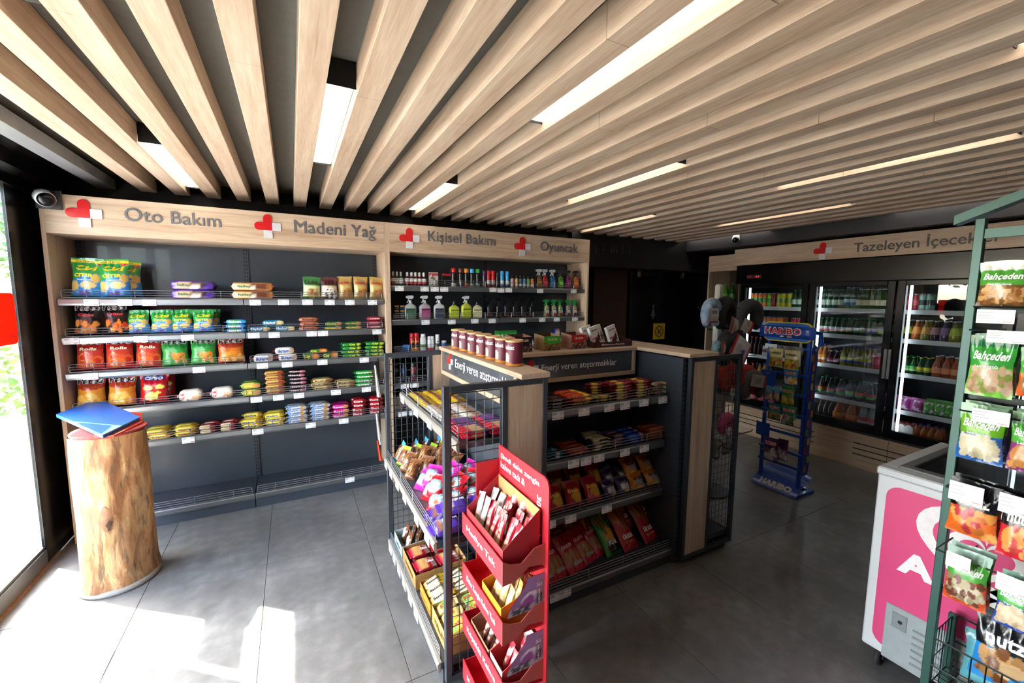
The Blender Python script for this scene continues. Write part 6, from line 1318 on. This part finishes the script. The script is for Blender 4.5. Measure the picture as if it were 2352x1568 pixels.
cool(glassb(.14, .03, '4a1a3a', '8a2a4a', 'd0d4d8', 'c8a0a8'), [1907, 1921], 2, 832, 'dark purple juice bottle, middle door third shelf', 'bottle', 'bottle', deep=2)
cool(glassb(.2, .03, 'a8a01c', 'c8c42c', '2a3a9a', '3a4aa0'), [1937, 1953, 1969, 1984, 1998], 2, 830, 'yellow soda bottle with blue cap, middle door third shelf', 'bottle', 'bottle', deep=2)
cool(drinkcan(.165, .036, 'b01c3a', 'c84a5a'), [2013], 2, 835, 'tall crimson drink can at the right of the third shelf', 'can', 'drink_can')
for i, (p, c) in enumerate(zip((1886, 1907, 1930, 1951, 1974, 2000), ('c8642c', 'a82438', 'b02a44', '6ac02c', 'd0502c', 'b0243a'))):
    cool(pet(.2, .035, '24181a', c, '2a8a4a', '3a9a3a'), [p], 3, 905, 'dark fruit soda bottle with green cap, '+ORD[i]+' from left on the fourth shelf', 'bottle', 'bottle', X=5.1, deep=2)
cool(pet(.22, .04, '2a1a18', None, 'c0203a'), [1884, 1897, 1909], 4, 960, 'small cola bottle with pink cap on the cooler floor', 'bottle', 'bottle')
cool(pet(.245, .058, 'd86a14', 'e08a2c', 'c83a2c', 'd8641c', True), [1926, 1955], 4, 975, 'large orange soda bottle on the cooler floor', 'bottle', 'bottle', deep=2, dx=.13)
cool(pet(.245, .052, 'a8b4b8', 'c0404a', 'd05a3a', 'c8d0d4', True), [1982, 2002], 4, 980, 'large clear soda bottle with red label on the cooler floor', 'bottle', 'bottle')
# door three
cool(drinkcan(.15, .033, '9a2434', 'b8505c'), [2088, 2104], 0, 692, 'dull red drink can, right door top shelf', 'can', 'drink_can')
cool(drinkcan(.15, .033, '8ab4a4', '2a3a3a'), [2122, 2138], 0, 692, 'mint green drink can, right door top shelf', 'can', 'drink_can')
def cone(c1, c2):
    h = .18; prof = [(.034, 0), (.04, .01), (.038, .05), (.02, .13), (.011, .155), (.011, .17)]
    return bottle(prof, [c1]*6, (.055, .12, c2), (.168, h, .014, 'c8ccd0'), None, 12)
for i, (p, c1, c2) in enumerate(((2084, '2a3a2a', 'b8c85a'), (2105, 'd8742c', 'e09a4c'), (2126, 'a8a04a', 'd8a05a'), (2148, '4a3038', 'b08a8a'), (2170, '6a5a78', '8a6a9a'), (2192, 'a8a83a', 'b0c03a'))):
    cool(cone(c1, c2), [p], 1, 770, 'conical juice bottle, '+ORD[i]+' from left in the right cooler door', 'bottle', 'bottle', deep=2)
cool(glassb(.16, .027, '1f6a2c', '5ac05a', '2a9a3a', 'b8d8a8'), [2080, 2096], 2, 855, 'green soda bottle with light green label, right door third shelf', 'bottle', 'bottle', deep=2)
cool(glassb(.16, .027, '2a5a24', 'd8c82c', 'c8c42c', '8a9a2c'), [2113, 2130], 2, 858, 'green soda bottle with yellow label, right door third shelf', 'bottle', 'bottle', deep=2)
cool(glassb(.19, .033, 'c86a44', 'd88a5a', 'c8ccd0'), [2150, 2172, 2194], 2, 862, 'peach coloured soda bottle, right door third shelf', 'bottle', 'bottle', deep=2)
def monster(c, s): return pouch(.11, .13, .05, [('fill', c), ('blob', .38, .72, .1, .08, 'f0f0f0'), ('blob', .62, .72, .1, .08, 'f0f0f0'), ('blob', .4, .71, .04, .035, '1a1a1a'), ('blob', .6, .71, .04, .035, '1a1a1a'), ('speck', .2, .8, .1, .4, 6, .07, ['f0e0f0', 'd8d8d8'], s)], (), 12, 14, s)
cool(monster('b0489a', 95), [2074, 2106], 3, 935, 'pink drink pouch, right door fourth shelf', 'pouch', 'drink_pouch')
cool(monster('4a9a34', 96), [2135, 2160, 2185], 3, 942, 'green drink pouch, right door fourth shelf', 'pouch', 'drink_pouch', deep=2)
mk = MB().color('d8d4d0').rbox(-.035, .035, -.035, .035, 0, .1, .003).prism([(-.035, .1), (.035, .1), (.01, .125), (-.01, .125)], -.035, .035, 'xz')
MILK = proto(('carton', mk.mesh('carton', PAPER, False, True), None), ('cap', MB().color('b8202c').lathe([(.016, .118), (.016, .135)], 10).mesh('cap', PLAST), None))
cool(MILK, [2054, 2072, 2088], 4, 995, 'white milk carton with red cap on the cooler floor', 'carton', 'milk_carton', deep=2, dx=.08)
cool(pet(.15, .033, 'c86a2c', None, '2a3a8a'), [2104, 2122, 2140, 2156], 4, 1000, 'small orange juice bottle with navy cap on the cooler floor', 'bottle', 'bottle', deep=2, dx=.08)
# bottles in the end cabinet
for z, cols in ((1.6, ('5ab82c', '2a6a2c')), (1.25, ('1c1c1e', '1c1c1e')), (.85, ('b0242c', '8a1c24'))):
    for i, c in enumerate(cols):
        place(pet(.26, .036, c, c if z > 1.5 else None, '2a8a3a'), 'bottle', (5.16, (YL+p0.y)/2+.05-.1*i, z+.002), {1.6: 'green', 1.25: 'black', .85: 'red'}[z]+' bottle in the oak end cabinet beside the coolers'+nth(i, 2), 'bottle', 'bottles in the end cabinet', rz=R(-90))
# second small camera under the beam
q = at_x(1693, 551, 4.76)
dc = empty('security_camera', 'small white dome camera under the dark beam near the coolers', 'camera', (4.755, q.y, q.z))
oriented(MB().lathe([(.03, -.05), (.042, -.03), (.042, .04), (.036, .05)], 16), (-.75, -.5, -.3), (-.02, 0, .01)).obj('shell', WHITEP, dc, True); oriented(MB().lathe([(.034, .035), (.038, .052), (.026, .066), (.01, .07)], 16), (-.75, -.5, -.3), (-.02, 0, .01)).obj('lens', BLACK, dc, True)
MB().rbox(-.03, .01, -.03, .03, .0, .1, .004).obj('bracket', WHITEP, dc)
# ================================================================== blue gummy rack
HB = mat('rack_blue', '1c4aa8', .35, coat=.2); HX = 3.68
hb = empty('gummy_rack', 'blue gummy bag rack with round-edged red lettered sign', 'rack', (HX, 2.03, 0))
for y in (-.16, .16): MB().rbox(.02, .045, y-.0125, y+.0125, .03, 1.34, .002).obj('post', HB, hb)
MB().rbox(-.02, .24, -.185, -.15, 0, .025, .003).rbox(-.02, .24, .15, .185, 0, .025, .003).rbox(.2, .24, -.15, .15, 0, .025, .003).obj('foot_frame', HB, hb)
n = 10; pr = [(-.05+.26*(q/n), .012+.13*math.sin(math.pi/2*min(1, q/n*1.15))) for q in range(n+1)]
cv = MB(); vs = [(x, y, z) for y in (-.19, .19) for x, z in pr]
cv.add(vs, [(q, q+1, n+1+q+1, n+1+q) for q in range(n)]); cv.add([(x+.004, y, z-.004) for x, y, z in vs], [(q+1, q, n+1+q, n+1+q+1) for q in range(n)])
cvo = cv.obj('curved_base', HB, hb, True)
t = MB()
def onb(x, z):
    s = .055+z; k = 0; 
    for (x0, z0), (x1, z1) in zip(pr, pr[1:]):
        dl = math.hypot(x1-x0, z1-z0)
        if s <= k+dl: f = (s-k)/dl; return (x0+(x1-x0)*f-.003, -x, z0+(z1-z0)*f+.002)
        k += dl
    return (pr[-1][0], -x, pr[-1][1])
put_text(t, 'HARIBO', onb, .27, .06, 'd8d8d8', .07); t.obj('lettering', PAPER, cvo)
for z in (1.25, 1.03, .86, .69, .52, .36, .24): MB().rbox(.008, .02, -.18, .18, z-.011, z+.011, .002).obj('cross_bar', HB, hb)
for z in (1.245, 1.025, .855, .685, .355):
    for y in (-.09, .09): MB().tube([(.008, y, z), (-.1, y, z), (-.105, y, z+.012)], .003, 5).obj('hook', WIRE, hb)
# sign: yellow rim, blue board, bulging blue banner
def rr(w, h, r, cz): 
    o = []
    for cy, c2, a0 in ((w/2-r, cz+h/2-r, 0), (-w/2+r, cz+h/2-r, 90), (-w/2+r, cz-h/2+r, 180), (w/2-r, cz-h/2+r, 270)): o += [(cy+r*math.cos(R(a0+k*18)), c2+r*math.sin(R(a0+k*18))) for k in range(6)]
    return o
SZ = 1.385
sg = MB().prism(rr(.40, .165, .06, SZ), -.012, .002, 'yz').obj('sign_rim', mat('sign_rim_yellow', 'c8b428', .4), hb, fix=True)
MB().prism(rr(.385, .145, .055, SZ), -.016, -.012, 'yz').obj('sign_board', mat('sign_board_blue', '2a6ac0', .4), hb, fix=True)
bn = MB(); bn.grid(lambda u, v: (-.018-.03*min(1, 9*u, 9-9*u)*min(1, .4+3*v, 3.4-3*v), .225-.45*u, SZ-.05+.1*v), 20, 8); bn.grid(lambda u, v: (-.015, -.225+.45*u, SZ-.05+.1*v), 4, 2); bno = bn.obj('sign_banner', mat('banner_blue', '16409c', .3, coat=.3), hb, True)
f_ = lambda x, z: (-.0495, -x, SZ+z)
t = MB(); put_text(t, 'HARIBO', lambda x, z: f_(x-.015, z+.008), .30, .064, 'f0eef0', .075); t.obj('lettering_outline', PAPER, bno)
t = MB(); put_text(t, 'HARIBO', lambda x, z: (f_(x-.015, z+.008)[0]-.002, *f_(x-.015, z+.008)[1:]), .285, .05, 'c01428', .03); t.obj('lettering', PAPER, bno)
MB().prism([(-.0, SZ-.036), (.018, SZ-.028), (.036, SZ-.036), (.018, SZ-.044)], -.0505, -.042, 'yz').obj('small_mark', WT, bno, fix=True); MB().box(-.0505, -.042, -.06, -.025, SZ-.043, SZ-.03).obj('small_mark', mat('small_red_mark', 'd8a0a8', .5), bno)
MB().tube([(.0, -.205, SZ+.01), (.04, -.23, SZ), (.06, -.235, SZ-.08), (.035, -.2, SZ-.14)], .016, 8).obj('sign_arm', HB, hb, True)
# side board printed with coloured sweets
sp = MB(); 
edge = [(.0, .2), (.075, .2)]+[(.085+.01*math.sin(q*1.9), .2+1.06*q/12) for q in range(1, 12)]+[(.08, 1.27), (.03, 1.3), (.0, 1.24)]
spo = sp.prism(edge, -.2, -.192, 'xz').obj('side_board', mat('side_board_blue', '24388c', .45), hb, fix=True)
rr_ = random.Random(8)
for q in range(13):
    cx, cz = .012+.055*rr_.random(), .26+.077*q; c = ('a8702c', '8a9a2c', 'a8242c', 'c8a82c', '7a8a2c', 'b0502c')[q % 6]
    for s_y in (-.2025,):
        MB().prism([(cx+.02*math.cos(k*.7854)*(1 if k % 2 else .75), cz+.032*math.sin(k*.7854)) for k in range(8)], s_y, -.2, 'xz').obj('sweet_print', mat('sweet_'+c, c, .5), spo, fix=True)
def hari(px0, px1, py0, py1, off, top, mid, bits, desc, title=True, seed=1, tc='c01428', oc='f0ece8'):
    Xp = HX+off; a, b = at_x(px0, (py0+py1)/2, Xp), at_x(px1, (py0+py1)/2, Xp); pm = (px0+px1)/2; zt, zb = at_x(pm, py0, Xp).z, at_x(pm, py1, Xp).z
    w, h = abs(a.y-b.y), zt-zb
    k = pouch(w, h, .025, [('fill', mid), ('band', .55, 1, top), ('speck', .08, .92, .1, .48, 14, .12, bits, seed), ('band', 0, .05, top)], [('HARIBO', .5, .76, .8, .15, oc, .11), ('HARIBO', .5, .76, .77, .125, tc, .05)] if title else (), 12, 14, seed, flat_bottom=False)
    place(k, 'gummy_bag', (Xp, (a.y+b.y)/2, zb), desc, 'gummy bag', 'gummy bags on the blue rack', rz=R(-90+random.uniform(-6, 6)))
GOLD = ['c89a2c', 'd8b83a', 'a83a2c', '6a8a2c']
hari(1765, 1800, 800, 842, -.06, 'c8b878', 'a8863a', GOLD, 'gold gummy bag at the top left of the blue rack', True, 101, '16161a', 'c8b878')
hari(1801, 1837, 804, 849, -.06, 'c8b878', 'a8863a', GOLD, 'gold gummy bag at the top right of the blue rack', True, 102, '16161a', 'c8b878')
hari(1798, 1834, 847, 887, -.05, '2a7ac0', '3a4a5a', ['d8c8b0', 'd8b02c', 'e0e0e0'], 'blue gummy bag with white and yellow sweets', True, 103)
hari(1758, 1775, 885, 919, -.05, '5a9ab8', '8a7a5a', ['d8b890', 'c8a070'], 'small pale blue sweet bag, left of a pair', False, 104)
hari(1776, 1792, 886, 921, -.05, '5a9ab8', '8a7a5a', ['d8b890', 'c8a070'], 'small pale blue sweet bag, right of a pair', False, 105)
hari(1794, 1825, 888, 930, -.05, '3a8a34', '8a8a3a', ['c8b03a', 'a8a05a', 'd8c04a'], 'green and yellow gummy bag on the blue rack', True, 106)
hari(1763, 1794, 926, 964, -.05, '2a6a78', '5a5a3a', ['a88a3a', '8a7a4a', 'c8a04a'], 'teal gummy bag on the blue rack', True, 107)
hari(1794, 1830, 931, 977, -.055, '3a7a5a', '6a8a7a', ['d0d4d0', 'b8c4b8', 'c02a34', '4a9a5a'], 'green and white gummy bag above the empty hooks', True, 108)
hari(1752, 1789, 1004, 1058, -.06, '4a1a4a', '7a5a7a', ['e0d8dc', 'd0c4cc', 'd8c8d0'], 'purple marshmallow bag near the bottom of the blue rack', True, 109, 'd03050')
hari(1786, 1810, 1008, 1058, -.02, '4a1a4a', '7a5a7a', ['e0d8dc', 'd0c4cc'], 'purple marshmallow bag half hidden behind the first', False, 110)
MB().grid(lambda u, v: (-.03-.015*math.sin(u*3.14), .18-.13*u, .905+.14*v), 8, 3).obj('holder_plate', HB, hb, True); MB().grid(lambda u, v: (-.03-.015*math.sin(u*3.14), .19-.12*u, .46+.12*v), 8, 3).obj('holder_plate', HB, hb, True)
MB().box(-.03, -.028, -.15, .15, 1.21, 1.27).obj('clear_header', mat('clear_acrylic', '8a8a88', .2, alpha=.6), hb); MB().box(-.034, -.03, .06, .16, 1.235, 1.275).obj('price_card', WHITEA, hb)

# ================================================================== neck pillow stand
PY = 2.3; PX = at_y(1650, 700, PY).x
ps = empty('pillow_stand', 'white pole display stand of neck pillows behind the counter end', 'stand', (PX, PY, 0))
MB().rbox(-.028, .028, -.02, .02, .02, 1.74, .006).obj('pole', mat('pole_white', 'b8b8b4', .5), ps)
MB().lathe([(.17, 0), (.17, .012), (.03, .02)], 20).obj('base_plate', DARK, ps)
MB().rbox(-.034, .034, -.024, .024, 1.3, 1.775, .012).obj('header_board', mat('pole_white', 'b8b8b4'), ps)
for z in (1.585, 1.2, .95, .55):
    MB().tube([(-.5, -.2, z+.012), (-.48, -.2, z), (.24, -.2, z), (.26, -.2, z+.014)], .004, 6).tube([(-.14, -.2, z), (-.14, -.06, z), (0, -.02, z)], .004, 6).obj('hook_bar', DARK, ps)
def pillow(col, col2, r=.1, th=.05, s=1, pat=None):
    """U-shaped neck pillow hanging in the x-z plane, opening downwards"""
    b = MB(); N, n = 22, 10; A, B = hx(col), hx(col2); rr_ = random.Random(s)
    vs, cs = [], []
    for i in range(N+1):
        t = i/N; a = R(-50+280*t); rad = th*(.35+.65*math.sin(math.pi*min(1, max(0, .06+.88*t)))**.35)*(1.05 if .3 < t < .7 else 1)
        c = Vector((r*math.cos(a), 0, r*1.05*math.sin(a))); d = Vector((math.cos(a), 0, math.sin(a)))
        for k in range(n):
            q = 2*math.pi*k/n; vs.append(c+d*rad*math.cos(q)+Vector((0, rad*.9*math.sin(q), 0)))
            cs.append(tuple(x*(1-m_)+y*m_ for x, y, m_ in zip(A, B, [rr_.random()]*3)) if pat else (A if math.cos(q) < .3 else B))
    b.add(vs, [(i*n+k, i*n+(k+1) % n, (i+1)*n+(k+1) % n, (i+1)*n+k) for i in range(N) for k in range(n)]+[tuple(range(n)), tuple(range(N*n, N*n+n))[::-1]], cs)
    return b.mesh('cushion', printed('plush_fabric', .85), True, True)
def band(w, h, col, ops): 
    b = MB(); pf = painter([('fill', col)]+ops); b.grid(lambda u, v: ((u-.5)*w, -.055-.01*math.sin(3.14*u), (v-.5)*h), 12, 10, pf); b.grid(lambda u, v: ((.5-u)*w, -.05, (v-.5)*h), 3, 3, lambda u, v: hx('c8c4c0')); return b.mesh('card_band', PAPER)
def npillow(px, py, Y, rz, roll, mesh, bnd, desc, boff=(0, 0), broll=0):
    q = at_y(px, py, Y); k = [('cushion', mesh, None)]
    o = place(k+[('card_band', bnd, None)], 'neck_pillow', (q.x, Y, q.z), desc, 'pillow', 'neck pillows', rz=R(rz), ry=R(roll))
    o.children[1].location = (boff[0], 0, boff[1]); o.children[1].rotation_euler = (0, R(broll), 0)
WB = [('band', .8, 1, 'b0242c'), ('rect', .1, .5, .3, .6, '9a8a80'), ('rect', .6, .9, .2, .7, 'b8b4b0')]
npillow(1622, 724, 1.98, 8, -90, pillow('5a7a9a', '9aa4b0', .08, .04, 2, True), band(.1, .1, 'c8c4c0', [('rect', 0, .14, 0, 1, 'b0202c'), ('rect', .6, .9, .2, .8, '6a6a6c')]), 'blue patterned neck pillow hanging at the upper left of the stand', (.0, -.07), 90)
npillow(1668, 748, 2.02, 12, -70, pillow('101012', '18181c', .085, .055, 3), band(.12, .11, 'c8b8a4', WB), 'black neck pillow with beige card at the front of the stand', (.06, .06), 70)
npillow(1703, 748, 2.1, -8, 115, pillow('2a2a2e', '3a3a40', .09, .055, 4), band(.1, .1, 'c8c0b4', WB), 'dark grey neck pillow with red topped card, upper right', (-.09, .04), -115)
npillow(1686, 800, 2.0, 0, -150, pillow('0e0e10', '151518', .1, .062, 5), band(.21, .16, 'd0ccd0', [('rect', 0, .14, 0, 1, 'b8242c'), ('rect', .88, 1, 0, 1, 'b8242c'), ('blob', .4, .6, .1, .14, '5a4a8a'), ('rect', .55, .8, .35, .75, 'b8b4b8')]), 'black neck pillow with wide white card at counter height', (.02, .03), 150)
npillow(1642, 798, 1.95, 20, 100, pillow('4a6a74', '7a9a9c', .055, .032, 6, True), band(.1, .07, 'a81c2c', [('rect', .2, .8, .3, .6, 'd8c8c8')]), 'teal patterned neck pillow lying low with a red card', (.03, .07), -70)
npillow(1730, 872, 2.1, -12, 10, pillow('4a4846', '5a5856', .085, .055, 7), band(.14, .1, 'a8a4a2', [('rect', .85, 1, 0, 1, 'a8202c'), ('rect', .2, .6, .3, .7, '8a8886')]), 'grey neck pillow on the lower right hook', (0, -.06), -10)
npillow(1672, 895, 2.12, 0, 15, pillow('a8281e', 'b83226', .09, .06, 8), band(.08, .07, 'c8c0bc', WB), 'red neck pillow seen through the mesh of the counter end', (0, .1), -15)
npillow(1705, 905, 2.16, -20, 0, pillow('98241c', 'a82e22', .09, .06, 9), band(.07, .06, 'c8c0bc', WB), 'second red neck pillow right of the mesh', (0, .1), 0)
npillow(1660, 985, 2.1, 0, 60, pillow('b83a6a', 'c84a7a', .06, .04, 10), band(.05, .05, 'c8c0c4', []), 'pink neck pillow low on the stand behind the mesh', (0, .05), -60)
npillow(1655, 1045, 2.1, 0, 0, pillow('b8b4b0', '2a2a2c', .075, .045, 11, True), band(.06, .05, 'c8c4c0', []), 'black and white patterned neck pillow lowest on the stand', (0, .06), 0)
# ================================================================== outside planting
LEAF = mat('shrub_leaf', '6f8a4c', .7, 0, .35, 5); LEAF2 = mat('tree_leaf', '4e7040', .7, 0, .35, 5); BARK = mat('bark', '5a4a3a', .9)
def shrub(name, loc, rx_, rz_, n, label, cat, m, leaf=.07, trunk=None, seed=1):
    e = empty(name, label, cat, loc); g = random.Random(seed); b = MB()
    for _ in range(n):
        while True:
            p = Vector((g.uniform(-1, 1), g.uniform(-1, 1), g.uniform(-1, 1)))
            if .35 < p.length < 1: break
        c = Vector((p.x*rx_, p.y*rx_, (p.z+1)*rz_+(trunk or 0))); d = Vector((g.uniform(-1, 1), g.uniform(-1, 1), g.uniform(-.3, 1))).normalized()*leaf*g.uniform(.6, 1.3); s = d.orthogonal().normalized()*leaf*.35
        b.add([c, c+d*.5+s, c+d, c+d*.5-s], [(0, 1, 2, 3)])
    tag(b.obj('foliage', m, e), kind='stuff')
    MB().lathe([(.05 if trunk else .02, 0), (.035 if trunk else .015, (trunk or 0)+rz_)], 8).obj('trunk', BARK, e)
for i, (x, y, a, h, n) in enumerate(((-2.6, 6.6, .6, .55, 900), (-4.2, 7.2, .8, .7, 1100), (-2.4, 8.4, .8, .8, 900))):
    shrub('shrub', (x, y, .3), a, h, n, ['pale shrub outside behind the kerb, nearest the window', 'pale shrub outside, farther left behind the kerb', 'pale shrub outside, rearmost beside the building'][i], 'shrub', LEAF, .09, None, 20+i)
for i, (x, y, a, h, tr) in enumerate(((-4.0, 13.0, 1.8, 1.6, 1.6), (-7.0, 4.5, 1.6, 1.5, 2.0), (-9.5, 9.5, 2.2, 2.0, 1.8), (-9.5, .0, 2.0, 1.8, 2.0))):
    shrub('tree', (x, y, -.05), a, h, 2200, ['tree outside beyond the verge', 'tree outside opposite the window', 'large tree outside behind the paving', 'tree outside towards the camera side'][i], 'tree', LEAF2, .16, tr, 40+i)
